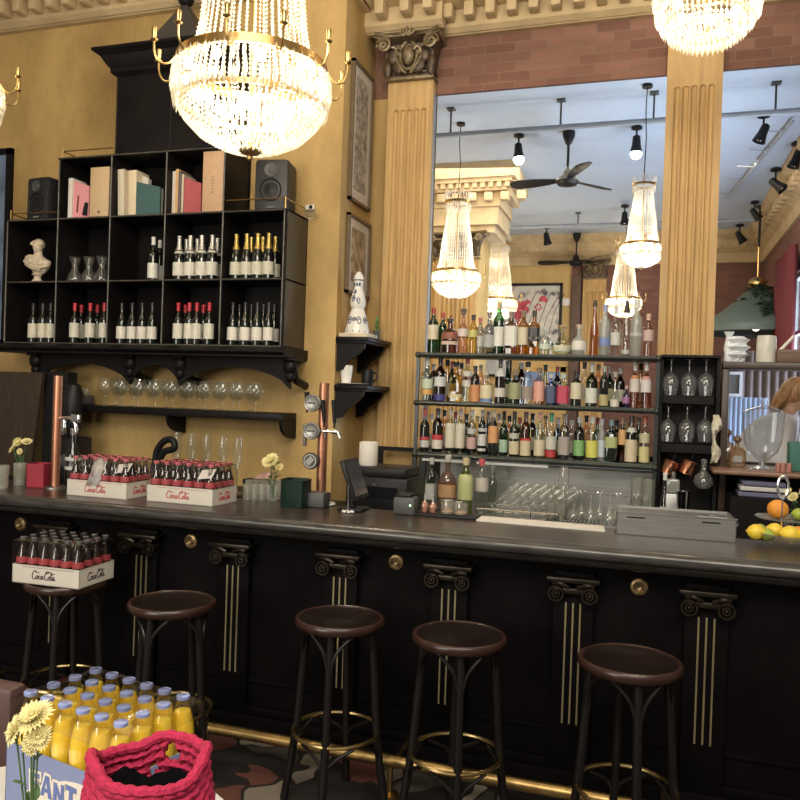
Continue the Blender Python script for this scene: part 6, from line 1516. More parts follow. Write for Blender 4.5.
q = on_bar(405, 508); q.y = min(q.y+.04, 3.74); q.x = PY(407, 500, q.y).x; root = empty('card_reader', (q.x, q.y-.02, ZT)); tag(root, 'grey card reader with a green light left of the crystal bottles', 'card reader')
b = nb(); box(b, -.055, .055, -.035, .05, 0, .085, bevel=.01); obj('housing', b, DGREY, root)
b = nb(); box(b, -.05, .03, -.02, .06, .086, .10, bevel=.005); obj('keypad', b, PLBLK, root)
b = nb(); box(b, .030, .038, -.037, -.034, .045, .053); obj('status_light', b, glow('led_green', (.5, 1, .5), 3), root, smooth=False)
# black hatch frame below the left pilaster
a, c = PY(378, 480, 5.85), PY(417, 448, 5.85); b = nb()
box(b, a.x, c.x, 5.83, 5.86, c.z-.03, c.z); box(b, a.x, a.x+.035, 5.83, 5.86, ZB, c.z-.03); box(b, c.x-.03, c.x, 5.83, 5.86, ZB, c.z-.03); o = obj('black_hatch_frame', b, BLACK, smooth=False); tag(o, 'black rectangular frame under the left pilaster', 'frame')
# mat with little vials and jars
a = on_bar(413, 515); c = on_bar(476, 521); b = nb(); box(b, a.x, c.x, a.y-.01, a.y+.10, ZT, ZT+.012, bevel=.003); o = obj('bar_mat', b, PLBLK); tag(o, 'black rubber bar mat with dropper vials on it', 'bar mat')
def mat_thing(px_, Hpx, R, prof, name, lab, mt_, cat, fill=None):
    x = on_bar(px_, 516).x; y = a.y+.045; z = ZT+.0125; hh = PY(px_, Hpx, y).z-z
    b = nb(); lathe(b, [(r*R, zz*hh) for r, zz in prof], 18); o = obj(name, b, mt_, loc=(x, y, z)); tag(o, lab, cat)
    if fill: b = nb(); lathe(b, [(prof[0][0]*R*.9, .003), (R*.9, hh*.2), (R*.3, hh*.36)], 16); obj('bitters', b, fill, o)
for k, (px_, lb) in enumerate(((421.5, 'left'), (431, 'right'))):
    mat_thing(px_, 480+k*3, .021, [(.6, 0), (1, .12), (.9, .26), (.4, .42), (.22, .55), (.2, .95), (.3, 1)], 'dropper_vial', 'small round-bottomed vial of pinkish bitters on the bar mat, %s one' % lb, GLASS, 'vial', M('pink_bitters', (.50, .22, .15), .3))
for k, (px_, tp) in enumerate(((448, 500), (463, 502))):
    mat_thing(px_, tp, .033, [(.8, 0), (1, .1), (1, .8), (.9, 1)], 'garnish_jar', 'short glass jar on the bar mat, %s one' % ('left', 'right')[k], GL2, 'jar', M('brown_garnish', (.35, .22, .12), .6, var=.5, scale=60))
# white card strip
a2, c2 = on_bar(476, 521), on_bar(605, 532); a3 = on_bar(480, 517)
b = nb(); vs = [b.verts.new(v) for v in (a2, c2, on_bar(604, 527), a3)]; b.faces.new(vs); r_ = bmesh.ops.extrude_face_region(b, geom=b.faces[:]); bmesh.ops.translate(b, vec=(0, 0, .006), verts=[v for v in r_['geom'] if isinstance(v, bmesh.types.BMVert)])
o = obj('white_board_strip', b, PAPER, smooth=False); tag(o, 'long white strip lying along the back edge of the bar', 'board')
# steel box (rail) at right
p0, p1 = on_bar(616, 534), on_bar(736, 543); top = PY(616, 512, p0.y).z
d = (p1-p0); Lb = d.length; rzb = math.atan2(d.y, d.x); root = empty('steel_rail_box', p0, rzb); tag(root, 'long brushed steel box on the bar left of the fruit', 'steel box'); hb = top-ZT
b = nb(); t = .004; Db = .26
box(b, 0, Lb, 0, t, 0, hb); box(b, 0, t, 0, Db, 0, hb); box(b, Lb-t, Lb, 0, Db, 0, hb); box(b, 0, Lb, Db-t, Db, 0, hb); box(b, 0, Lb, 0, Db, 0, t); box(b, -.004, Lb+.004, -.006, .012, hb, hb+.004); box(b, 0, Lb, .012, Db, hb-.012, hb-.008); obj('box_body', b, STEEL, root, smooth=False)
for x0 in (.045, Lb-.14): b = nb(); box(b, x0, x0+.075, -.003, 0, hb-.022, hb-.016); obj('slot', b, PLBLK, root, smooth=False)
b = nb(); mt = Matrix.Translation((Lb-.16, .02, hb+.005)); box(b, 0, .12, -.012, .012, 0, .004, mat=mt); o = obj('bar_spoon', b, CHROME, root, smooth=False); o.name = 'lid_handle'

# fruit
ORG = M('orange_peel', (.80, .32, .04), .5, var=.1, scale=50, bump=.3); LEM = M('lemon_peel', (.78, .56, .05), .45, var=.12, scale=12, bump=.15); LIM = M('lime_peel', (.34, .42, .05), .4, var=.3, scale=8)
q = on_bar(783, 549)+Vector((.03, .08, 0)); fb = q
b = nb(); lathe(b, [(.05, 0), (.055, .005), (.09, .02), (.145, .055), (.15, .062), (.143, .058), (.085, .028), (.0, .014)], 32, caps=False); o = obj('fruit_bowl', b, GL2, loc=q); tag(o, 'wide glass bowl of lemons and limes at the right end of the bar', 'bowl')
def lemon(loc, s, rz, tilt, mt_, name, lab, grp):
    b = nb(); lathe(b, [(.0, -1.25), (.12, -1.2), (.2, -1.08), (.6, -.85), (.92, -.4), (1, 0), (.92, .4), (.6, .85), (.2, 1.08), (.12, 1.2), (0, 1.25)], 18, caps=False)
    for v in b.verts: v.co *= s
    o = obj(name, b, mt_, loc=loc, rot=(R_(90)+tilt, 0, rz)); tag(o, lab, name, grp); return o
def orange(loc, s, lab):
    b = nb(); ball(b, (0, 0, 0), s, 1, 1, .95, 24, 16); ball(b, (0, -.0, s*.94), s*.08, 1, 1, .3, 8, 5); o = obj('orange', b, ORG, loc=loc); tag(o, lab, 'orange', 'oranges at the right of the bar')
Z0 = fb.z
for k, (px_, py_, s, kind, rz, lab) in enumerate(((756, 537, .034, 'lemon', 1.2, 'yellow lemon at the left of the glass bowl, lying lengthwise'), (775, 531, .034, 'lemon', 1.7, 'yellow lemon on top in the middle of the glass bowl'),
    (790, 541, .036, 'lemon', 1.5, 'large yellow lemon at the front right of the glass bowl'), (767, 542, .027, 'lime', .8, 'greenish lime under the lemons at the bowl front'), (798, 533, .030, 'orange', 0, 'orange among the lemons at the right of the bowl'), (760, 530, .027, 'lime', .3, 'lime behind the left lemon'), (806, 541, .034, 'lemon', 1.1, 'lemon cut by the right edge of the photo'))):
    yy = fb.y-.05 if py_ > 536 else fb.y+.03; p = PY(px_, py_, yy); z = max(p.z, ZT+s+.024)
    if kind == 'orange': orange((p.x, yy, z), s, lab)
    else: lemon((p.x, yy, z), s, rz, 0, LEM if kind == 'lemon' else LIM, kind, lab, kind+'s in the glass bowl')
# second glass plate with orange, behind
yq = fb.y+.24
p = PY(787, 520, yq); b = nb(); zq = p.z
lathe(b, [(.055, ZT-zq), (.06, ZT-zq+.005), (.012, ZT-zq+.02), (.012, -.012), (.05, -.004), (.13, .006), (.135, .012), (.128, .010), (.0, 0)], 32, caps=False); o = obj('glass_cake_stand', b, GL2, loc=(p.x, yq, zq)); tag(o, 'footed glass plate carrying an orange and a lime behind the bowl', 'cake stand')
p2 = PY(778, 505, yq-.02); orange((p2.x, yq-.02, zq+.048), .045, 'big orange on the footed glass plate'); p2 = PY(799, 510, yq-.03); lemon((p2.x, yq-.03, zq+.034), .027, 1.3, 0, LIM, 'lime', 'yellow-green lime right of the big orange', 'limes on the footed plate')
# flowers at the right edge, ring-handled opener, books
p = on_bar(803, 515); vase_flowers(Vector((PY(800, 490, yq+.22).x, yq+.22-.0, ZT)), [(-.03, -.01, .165, .03, (-.4, -.6, .5)), (.02, -.01, .185, .032, (.1, -.7, .6)), (-.05, 0, .19, .022, (-.5, -.4, .6))], 1.2, .03, .08, 'yellow and pink flowers cut by the right edge, above the fruit', leaves=14, seed=9)
p = PY(783, 487, 4.3); b = nb(); tube(b, [(.038*math.cos(t*PI/12), 0, .045*math.sin(t*PI/12)) for t in range(24)], .010, 8, closed=True); tube(b, [(0, 0, -.04), (0, 0, ZT-p.z+.005)], .006, 6); lathe(b, [(.05, ZT-p.z+.002), (.05, ZT-p.z+.008), (.004, ZT-p.z+.012)], 12)
p_ = p; o = obj('ring_stand', b, CHROME, loc=(p.x, 3.74, PY(783, 487, 3.74).z)); o.location.x = PY(783, 487, 3.74).x; o.scale = (.55, .55, 1); tag(o, 'metal stand with a round ring top above the orange', 'ring stand')
for k, (dz, cc_, w_) in enumerate(((0, (.12, .12, .20), .14), (.035, (.55, .52, .5), .13), (.065, (.10, .10, .16), .12))):
    p = PY(765, 500, 5.1); b = nb(); box(b, -w_, w_, -.09, .09, 0, .026, bevel=.003); box(b, -w_+.005, w_-.005, -.092, -.085, .005, .021); o = obj('folder', b, [col(cc_)], loc=(p.x, 5.25, PY(765, 497, 5.2).z+dz)); tag(o, 'flat dark folder in the stack under the wooden shelf, %s' % ('bottom', 'middle', 'top')[k], 'folder', 'stack of folders')
b = nb(); p = PY(765, 500, 5.2); zf = PY(765, 497, 5.2).z; box(b, p.x-.2, p.x+.3, 5.12, 5.4, ZB, zf-.002); o = obj('drawer_unit', b, BLACK, smooth=False); tag(o, 'dark drawer unit under the stack of folders', 'cabinet')

# things on the wooden shelf (right bay)
def sq_decanter(px_, Y, wpx, top, lab, tint):
    z = zsh; x = on_shelf(px_, Y, z, .1); H = PY(px_, top, Y).z-z; R = wpx*.5*MPP(Vector((x, Y, z))); root = empty('whiskey_decanter', (x, Y, z)); tag(root, lab, 'decanter', 'square decanters on the wooden shelf')
    b = nb(); lathe(b, [(R*.95, 0), (R, .006), (R, H*.52), (R*.7, H*.60), (R*.28, H*.66), (R*.26, H*.76), (R*.4, H*.78)], 24, sq=[.8, .8, .8, .8, 0, 0, 0]); obj('body', b, glass('decanter_glass', (.80, .66, .50), 1, .03, milky=.25, milkcol=(.6, .42, .26)), root)
    b = nb(); lathe(b, [(R*.24, H*.77), (R*.26, H*.80), (R*.5, H*.86), (R*.5, H*.94), (R*.3, H)], 12); obj('stopper', b, M('smoky_stopper', (.16, .10, .06), .2), root)
    b = nb(); box(b, -R*.5, R*.5, -R*1.03, -R*.98, H*.18, H*.38); obj('label_plate', b, STEEL, root, smooth=False)
sq_decanter(727, 5.62, 15, 429, 'square brown decanter, rear left one on the wooden shelf', 0); sq_decanter(737, 5.5, 16, 436, 'square amber decanter with metal plate, front one on the wooden shelf', 0)
Yu = 5.42; xu = on_shelf(763, Yu, zsh, .2); Hu = PY(763, 398, Yu).z-zsh; root = empty('crystal_urn', (xu, Yu, zsh)); tag(root, 'large cut crystal urn with lid on the wooden shelf', 'urn')
Ru = 19*MPP(Vector((xu, Yu, zsh+.2)))
b = nb(); rings = []; segs = 32
for r, z in [(.55, 0), (.6, .015), (.2, .05), (.16, .10), (.30, .14), (.72, .24), (.90, .38), (.98, .60), (1.0, .80)]:
    rings.append([b.verts.new((Ru*r*(1+.035*(-1)**j*(r > .25))*math.cos(2*PI*j/segs), Ru*r*(1+.035*(-1)**j*(r > .25))*math.sin(2*PI*j/segs), Hu*z)) for j in range(segs)])
for A, B_ in zip(rings, rings[1:]):
    for j in range(segs): b.faces.new((A[j], A[(j+1) % segs], B_[(j+1) % segs], B_[j]))
CC = glass('cut_crystal', (.84, .87, .90), 1, .02, milky=.16, milkcol=(.85, .88, .92)); obj('bowl', b, CC, root, smooth=False)
b = nb(); lathe(b, [(Ru*1.02, Hu*.80), (Ru*.9, Hu*.83), (Ru*.4, Hu*.88), (Ru*.16, Hu*.90), (Ru*.22, Hu*.95), (Ru*.12, Hu)], 24, caps=False); obj('lid', b, CC, root)
GT = M('green_fabric', (.05, .16, .13), .7)
p = PY(795, 448, 5.5); b = nb(); box(b, -.06, .10, -.06, .06, 0, PY(795, 442, 5.4).z-zsh, bevel=.01); o = obj('green_box', b, GT, loc=(p.x+.01, 5.42, zsh)); tag(o, 'dark green box at the right end of the wooden shelf', 'box')
for k, px_ in enumerate((778, 783, 789)):
    b = nb(); lathe(b, [(0, 0), (.014, 0), (.016, .04), (.012, .055)], 12); o = obj('small_jar', b, M('reddish_jar', (.35, .16, .13), .4), loc=(on_shelf(px_, 5.3, zsh, .02), 5.3, zsh)); tag(o, 'tiny reddish jar beside the crystal urn, %s' % ('left', 'middle', 'right')[k], 'jar', 'tiny jars on the wooden shelf')

# ------------------------------------------------------------------ corner bracket shelves on the return wall
def corner_shelf(z, lab, y0=5.34, depth=.34):
    root = empty('corner_shelf', (XC, 5.55, z)); tag(root, lab, 'shelf', 'small black corner shelves')
    b = nb(); poly = [(-.36, -.0), (.36, -.0)]
    box(b, .002, .26, -.20, .33, -.03, 0, bevel=.004); box(b, .002, .24, -.19, .32, -.045, -.03, bevel=.003); obj('board', b, BLACK, root)
    for yy in (-.17, .26):
        b = nb(); pl = [(.004, -.045), (.22, -.045), (.215, -.08), (.17, -.13), (.10, -.17), (.06, -.24), (.004, -.25)]
        A = [b.verts.new((x, yy, z_)) for x, z_ in pl]; B_ = [b.verts.new((x, yy+.03, z_)) for x, z_ in pl]
        for k in range(len(pl)): b.faces.new((A[k], A[(k+1) % len(pl)], B_[(k+1) % len(pl)], B_[k]))
        b.faces.new(A); b.faces.new(list(reversed(B_))); obj('bracket', b, BLACK, root, smooth=False)
    return root
z1 = PXp(350, 337, XC+.1).z; z2 = PXp(350, 385, XC+.1).z
corner_shelf(z1, 'upper black corner shelf carrying the painted ceramic figure'); corner_shelf(z2, 'lower black corner shelf carrying two cups')
# white slab, ceramic tequila bottle figure
p = Vector((XC+.14, 5.50, z1)); b = nb(); box(b, -.125, .10, -.125, .10, 0, .03, bevel=.004); o = obj('white_slab', b, M('cream_slab', (.58, .50, .36), .5), loc=p); tag(o, 'cream slab under the painted ceramic figure', 'slab')
root = empty('ceramic_figure', p+Vector((-.02, -.02, .03))); tag(root, 'tall white ceramic figure bottle painted with blue swirls on the corner shelf', 'ceramic figure'); hh = PY(353, 272, 5.48).z-z1-.03
b = nb(); lathe(b, [(r*hh, z*hh) for r, z in ((.20, 0), (.205, .02), (.17, .15), (.13, .32), (.10, .40), (.125, .46), (.125, .55), (.085, .68), (.07, .74), (.075, .80), (.085, .86), (.075, .93), (.03, 1))], 28); obj('body', b, WHITE, root)
NAVY = M('navy_glaze', (.05, .07, .16), .3)
b = nb()
def swirl(a0, z0_, rr, turns=1.4, s_=1):
    pts = []
    for k in range(14):
        t = k/13; an = a0+s_*rr*(1-t*.7)*math.cos(t*turns*2*PI)/(.13*hh)*.5; zz = z0_*hh+rr*(1-t*.7)*math.sin(t*turns*2*PI)
        R1 = prof_r([(r*hh, z*hh) for r, z in ((.20, 0), (.205, .02), (.17, .15), (.13, .32), (.10, .40), (.125, .46), (.125, .55), (.085, .68), (.07, .74), (.075, .80))], zz)+.001
        pts.append((R1*math.cos(an), R1*math.sin(an), zz))
    tube(b, pts, .0035, 5)
for a0, z_, rr, sg in ((-PI/2-.5, .2, .035, 1), (-PI/2+.5, .2, .035, -1), (-PI/2, .22, .02, 1), (-PI/2-.3, .55, .03, 1), (-PI/2+.4, .52, .03, -1), (-PI/2+1.2, .2, .03, 1), (-PI/2-.2, .66, .02, 1)): swirl(a0, z_, rr, 1.4, sg)
for k in range(12): a = 2*PI*k/12; ball(b, (.203*hh*math.cos(a), .203*hh*math.sin(a), .03*hh), .006, 1, 1, 1, 6, 4)
tube(b, ring_pts(.086*hh, .86*hh, 24), .004, 5, closed=True)
for k in (-1, 0, 1): ball(b, (k*.02, -.072*hh, .79*hh), .008, 1, .6, 1.8, 8, 5)
obj('painted_swirls', b, NAVY, root)
# small green plant in a glass on the corner shelf
p = Vector((XC+.16, 5.80, z1)); b = nb(); lathe(b, [(0, 0), (.028, 0), (.03, .08), (.027, .08), (.024, .01), (0, .006)], 16, caps=False); root = obj('sprig_glass', b, glass('bluish_glass', (.55, .65, .72), 1, .03, milky=.3, milkcol=(.4, .5, .55)), loc=p); tag(root, 'small glass with a bright green sprig on the upper corner shelf', 'glass')
b = nb(); 
for k in range(12): a = k*2.4; leaf(b, (0, 0, .08+.006*k), (math.cos(a), math.sin(a), .6), .035, .02)
tube(b, [(0, 0, .02), (0, 0, .17)], .003, 6); ball(b, (0, 0, .18), .010)
obj('sprig', b, M('fresh_green', (.08, .42, .14), .5), root, smooth=False)
# two cups on a saucer
p = Vector((XC+.12, 5.44, z2)); b = nb(); lathe(b, [(0, 0), (.06, 0), (.115, .010), (.118, .014), (.06, .006), (0, .005)], 28, caps=False); o = obj('saucer', b, WHITE, loc=p); tag(o, 'white saucer under the cups on the lower corner shelf', 'saucer')
b = nb(); lathe(b, [(0, 0), (.035, 0), (.046, .10), (.048, .13), (.044, .13), (.032, .01), (0, .008)], 24, caps=False); o = obj('white_cup', b, WHITE, loc=p+Vector((-.055, -.01, .0145))); tag(o, 'tall white ribbed cup on the lower corner shelf', 'cup')
for k in range(12):
    pass
b = nb(); lathe(b, [(0, 0), (.040, 0), (.047, .03), (.047, .11), (.04, .125), (.036, .12), (.03, .01), (0, .01)], 24, caps=False); tube(b, catmull([(.045, 0, .10), (.075, 0, .09), (.072, 0, .05), (.045, 0, .03)], 4), .006, 8); root2 = obj('black_mug', b, PLBLK, loc=Vector((XC+.16, 5.63, z2+.001))); tag(root2, 'black mug right of the white cup on the lower corner shelf', 'mug')

# ================================================================== TABLE IN FRONT
TZ = .755
tc_ = Vector((-1.16, 1.22, 0)); root = empty('round_table', tc_); tag(root, 'round white table in the lower left corner under the soda crate', 'table')
b = nb(); lathe(b, [(.0, TZ-.03), (.455, TZ-.03), (.47, TZ-.015), (.465, TZ-.002), (.0, TZ)], 56, caps=False); obj('tabletop', b, M('white_tabletop', (.60, .59, .56), .3, var=.04), root)
b = nb(); tube(b, [(0, 0, .03), (0, 0, TZ-.03)], .035, 16); obj('pedestal', b, BLACK, root)
b = nb(); lathe(b, [(.25, 0), (.25, .012), (.06, .03), (.04, .05)], 36); obj('base', b, BLACK, root)
# orange soda crate
ZF = 1.0
a, c = PZ(31, 691, ZF), PZ(121, 721.5, ZF); rz = math.atan2((c-a).y, (c-a).x); sp_ = (c-a).length/5
mt = Matrix.Translation((a.x, a.y, 0)) @ Matrix.Rotation(rz, 4, 'Z')
tr = empty('soda_crate', mt @ Vector((2.5*sp_, 1.5*sp_, TZ)), rz); tag(tr, 'blue and white card tray of orange soda bottles on the white table', 'crate')
Lx, Ly, Ht = 6*sp_+.008, 4*sp_+.008, .135; CB = M('blue_card', (.17, .20, .36), .55, var=.06)
b = nb(); t = .003; box(b, -Lx/2, Lx/2, -Ly/2, Ly/2, 0, .004); box(b, -Lx/2, Lx/2, -Ly/2, -Ly/2+t, 0, Ht); box(b, -Lx/2, Lx/2, Ly/2-t, Ly/2, 0, Ht); box(b, -Lx/2, -Lx/2+t, -Ly/2, Ly/2, 0, Ht); box(b, Lx/2-t, Lx/2, -Ly/2, Ly/2, 0, Ht); obj('card_tray', b, CB, tr, smooth=False)
# white wave panel on the front, letters over it
b = nb(); n = 14; pts = [(-Lx/2+.075, .0)]+[(-Lx/2+.075+(Lx-.075)*k/n, .044+.062*math.sin(min(1, k/n*1.6)*PI/2)) for k in range(n+1)]+[(Lx/2, 0)]
prism(b, pts, -Ly/2-.001, -Ly/2); obj('white_wave', b, WHITEC, tr, smooth=False)
LET = {'F': [[(0, 0), (.26, 0), (.26, .38), (.55, .38), (.55, .6), (.26, .6), (.26, .78), (.68, .78), (.68, 1), (0, 1)]],
 'A': [[(0, 0), (.24, 0), (.31, .22), (.52, .22), (.58, 0), (.82, 0), (.55, 1), (.28, 1)]],
 'N': [[(0, 0), (.22, 0), (.22, .55), (.52, 0), (.74, 0), (.74, 1), (.52, 1), (.52, .45), (.22, 1), (0, 1)]],
 'T': [[(.24, 0), (.5, 0), (.5, .76), (.74, .76), (.74, 1), (0, 1), (0, .76), (.24, .76)]]}
def fanta_word(par, x0, z0, hgt, mt_fill, mt_out):
    x = x0
    for ch, dz, rot in (('F', .0, .06), ('A', .004, -.05), ('N', -.002, .03), ('T', .003, -.04), ('A', .002, .05)):
        wch = {'F': .68, 'A': .82, 'N': .74, 'T': .74}[ch]*hgt
        for grow, yy, mm, nm in ((.12, -Ly/2-.0018, mt_out, 'letter_outline'), (0, -Ly/2-.0028, mt_fill, 'letter')):
            pts = [Vector((px_*hgt-wch/2, pz*hgt-hgt/2)) for px_, pz in LET[ch][0]]; ctr = Vector((0, 0))
            if grow:
                # outset polygon along its vertex normals
                out = []; m_ = len(pts); A_ = sum(pts[k].x*pts[(k+1) % m_].y-pts[(k+1) % m_].x*pts[k].y for k in range(m_))
                for k in range(m_):
                    e1 = (pts[k]-pts[k-1]).normalized(); e2 = (pts[(k+1) % m_]-pts[k]).normalized(); n1 = Vector((e1.y, -e1.x)); n2 = Vector((e2.y, -e2.x)); nn = (n1+n2).normalized()
                    out.append(pts[k]+nn*grow*hgt*(1 if A_ > 0 else -1)/max(.5, nn.dot(n1)))
                pts = out
            cr_, sr_ = math.cos(rot), math.sin(rot)
            pl = [(x+wch/2+p_.x*cr_-p_.y*sr_, z0+dz+hgt/2+p_.x*sr_+p_.y*cr_) for p_ in pts]
            b = nb(); prism(b, pl, yy, yy+.0008); obj(nm, b, mm, par, smooth=False)
            if ch == 'A' and not grow:
                b = nb(); prism(b, [(x+wch*.42, z0+dz+hgt*.42), (x+wch*.58, z0+dz+hgt*.42), (x+wch*.5, z0+dz+hgt*.68)], yy-.0006, yy-.0001); obj('letter_counter', b, mt_out, par, smooth=False)
        x += wch+hgt*.10
fanta_word(tr, -Lx/2+.090, .046, .046, M('blue_letter', (.09, .13, .33), .5, var=.03), WHITEC)
SODA = bpy.data.materials.new('orange_soda'); SODA.use_nodes = True; nt = SODA.node_tree; bs = nt.nodes['Principled BSDF']
bs.inputs['Base Color'].default_value = (.86, .60, .055, 1); bs.inputs['Roughness'].default_value = .25; bs.inputs['Subsurface Weight'].default_value = .5; bs.inputs['Subsurface Radius'].default_value = (.04, .025, .005); bs.inputs['Subsurface Scale'].default_value = .5
SB = bottle(.24, .0285, 'soda', glass('soda_bottle_glass', (.95, .93, .82)), [], (.24, .29, .56), .968, 'soda_bottle', 16, None, None, SODA, .86)
k = 0
for j in range(4):
    for i in range(6):
        q = mt @ Vector((i*sp_, j*sp_, 0)); q.z = TZ+.0045; o = SB if k == 0 else dup(SB, q); o.location = q; k += 1
        tag(o, 'orange soda bottle with blue cap, %s, %s from left' % (('front row', 'second row', 'third row', 'back row')[j], ORD[i]), 'bottle', 'orange soda bottles in the tray')
b = nb(); g2 = []
for a_ in range(13):
    row = []
    for c3 in range(9):
        x = -Lx/2+Lx*a_/12; y = -Ly/2+Ly*c3/8; e_ = min(a_/12, 1-a_/12, c3/8, 1-c3/8); row.append(b.verts.new((x, y, .247+.002*random.random()-(.02 if e_ == 0 else 0))))
    g2.append(row)
for a_ in range(12):
    for c3 in range(8): b.faces.new((g2[a_][c3], g2[a_+1][c3], g2[a_+1][c3+1], g2[a_][c3+1]))
bound = [g2[k][0] for k in range(13)]+[g2[12][k] for k in range(1, 9)]+[g2[k][8] for k in range(11, -1, -1)]+[g2[0][k] for k in range(7, 0, -1)]
low = [b.verts.new((v.co.x, v.co.y, .195)) for v in bound]
for k in range(len(bound)): b.faces.new((bound[k], bound[(k+1) % len(bound)], low[(k+1) % len(bound)], low[k]))
obj('shrink_film', b, glass('clear_film', (.99, .99, .985), .30, .10), tr)

# white chrysanthemum in small glass on the table
q = PZ(22, 808, TZ); q = Vector((PY(33, 790, 1.10).x, 1.10, TZ))
fz = PY(34, 724, 1.08).z-TZ
vase_flowers(q, [(.0, .0, fz, .040, (-.1, -.6, .9)), (-.022, -.02, fz-.018, .028, (-.5, -.8, .3)), (.022, -.015, fz-.022, .026, (.5, -.8, .4)), (.012, -.02, fz-.035, .020, (.2, -1, .1)), (-.028, 0, fz-.03, .022, (-.9, -.5, .3))], .75, .022, .055, 'pale yellow chrysanthemum in a small glass on the white table', leaves=16, seed=4, vmat=GL2)

# ------------------------------------------------------------------ knitted bag
PKM = M('crimson_yarn', (.37, .011, .055), .85, var=.25, scale=160, bump=.4)
bc_ = Vector((PY(148, 790, 1.13).x, 1.13, TZ)); bag = empty('knitted_bag', bc_, R_(0)); tag(bag, 'bright crimson chunky crocheted bag on the white table', 'bag')
NU, NV = 240, 114
RX_, RY_ = .112, .088
HB = PY(160, 803, bc_.y-.088).z-TZ; HLB = PY(104, 768, bc_.y-.065).z-TZ-HB; HRB = PY(160, 731, bc_.y+.085).z-TZ-HB; H3 = PY(200, 743, bc_.y+.02).z-TZ-HB
def bagpt(u, v, off=0.0, inner=False):
    """u angle, v 0..1 height"""
    a = u
    lobeL = math.exp(-((math.atan2(math.sin(a-R_(218)), math.cos(a-R_(218))))/.52)**4)
    lobeR = math.exp(-((math.atan2(math.sin(a-R_(84)), math.cos(a-R_(84))))/.60)**4)
    lobe3 = math.exp(-((math.atan2(math.sin(a-R_(20)), math.cos(a-R_(20))))/.5)**2)
    Htop = HB+HLB*lobeL+HRB*lobeR+max(0, H3)*lobe3*.8
    z = Htop*v; bul = 1+.10*math.sin(PI*min(1, v*1.1))-.10*v*v
    rx, ry = RX_*bul, RY_*bul
    if v < .06: f = math.sqrt(max(0, 1-(1-v/.06)**2))*.12+.88; rx *= f; ry *= f
    s_ = off
    return Vector(((rx+s_)*math.cos(a), (ry+s_)*math.sin(a), z)), Htop
b = nb(); grid = []
NR = 19; NS = 30
for j in range(NV+1):
    v = j/NV; row = []
    for i in range(NU):
        u = 2*PI*i/NU; _, Ht_ = bagpt(u, 1)
        rowf = v*NR; r0 = math.floor(rowf); fr_ = rowf-r0
        su = (u/(2*PI)*NS*1.0+.5*(r0 % 2)+.35*(fr_-.5)); fs = su-math.floor(su)
        d = .0058*math.sin(PI*fr_)**.7*(.45+.55*abs(math.sin(PI*fs))**.8)
        p, _ = bagpt(u, v, d); row.append(b.verts.new(p))
    grid.append(row)
def hole(i, j):
    u = 360*i/NU; v = j/NV
    def el(cu, cv, hu, hv): return ((((u-cu+180) % 360)-180)/hu)**2+((v-cv)/hv)**2 < 1
    return el(218, .935, 14, .022) or el(92, .90, 10, .05) or el(112, .82, 5, .035)
for j in range(NV):
    for i in range(NU):
        if hole(i, j): continue
        b.faces.new((grid[j][i], grid[j][(i+1) % NU], grid[j+1][(i+1) % NU], grid[j+1][i]))
b.faces.new(list(reversed(grid[0])))
for v in [v for v in b.verts if not v.link_faces]: b.verts.remove(v)
o = obj('knitted_body', b, PKM, bag, angle=80); m_ = o.modifiers.new('s', 'SOLIDIFY'); m_.thickness = .010; m_.offset = -1
# thick braided rim
pts = []
for i in range(120):
    p, _ = bagpt(2*PI*i/120, 1.0, -.002); pts.append(p)
b = nb(); tube(b, pts, [.0095+.0012*math.sin(i*PI/2.2) for i in range(120)], 8, closed=True); obj('braided_rim', b, PKM, bag)
# black lining / garment inside
b = nb(); n = 40; ZI = HB-.050; c0 = b.verts.new((0, 0, ZI)); prev = None
rr_ = []
for f in (.35, .7, .97):
    ring = []
    for i in range(n):
        p, _ = bagpt(2*PI*i/n, .72, -.014); ring.append(b.verts.new((p.x*f, p.y*f, ZI+.012*math.sin(i*.9+f*6)+.010*f)))
    rr_.append(ring)
for i in range(n): b.faces.new((c0, rr_[0][i], rr_[0][(i+1) % n]))
for A, B_ in zip(rr_, rr_[1:]):
    for i in range(n): b.faces.new((A[i], B_[i], B_[(i+1) % n], A[(i+1) % n]))
low = []
for i in range(n): low.append(b.verts.new((rr_[-1][i].co.x*.9, rr_[-1][i].co.y*.9, .02)))
for i in range(n): b.faces.new((rr_[-1][i], low[i], low[(i+1) % n], rr_[-1][(i+1) % n]))
b.faces.new(list(reversed(low)))
o = obj('black_contents', b, M('black_knit', (.003, .003, .004), .95, var=.3, scale=40, bump=.5, spec=.05)); o.parent = None; o.location = bc_+Vector((0, 0, .0)); tag(o, 'black garment stuffed inside the crimson bag', 'clothing')

# chair at the left edge
q = PZ(2, 690, .80); root = empty('dining_chair', (-1.62, 1.45, 0), R_(60)); tag(root, 'dark reddish-brown chair cut by the left edge behind the soda crate', 'chair')
b = nb(); DC = M('dark_leather', (.07, .035, .032), .5)
pc = PY(4, 725, 1.75); root.location = (pc.x-.19, 1.80, 0); root.rotation_euler = (0, 0, 0); zt = PY(8, 691, 1.75).z
b = nb(); box(b, -.22, .20, -.04, .03, .52, zt, bevel=.02); obj('backrest', b, DC, root)
b = nb(); box(b, -.22, .20, .03, .46, .42, .48, bevel=.02); obj('seat', b, DC, root)
for sx in (-.19, .17):
    for sy in (0, .42): b = nb(); tube(b, [(sx, sy, .0), (sx, sy, .44 if sy else .55)], .016, 8); obj('leg', b, BLACK, root)

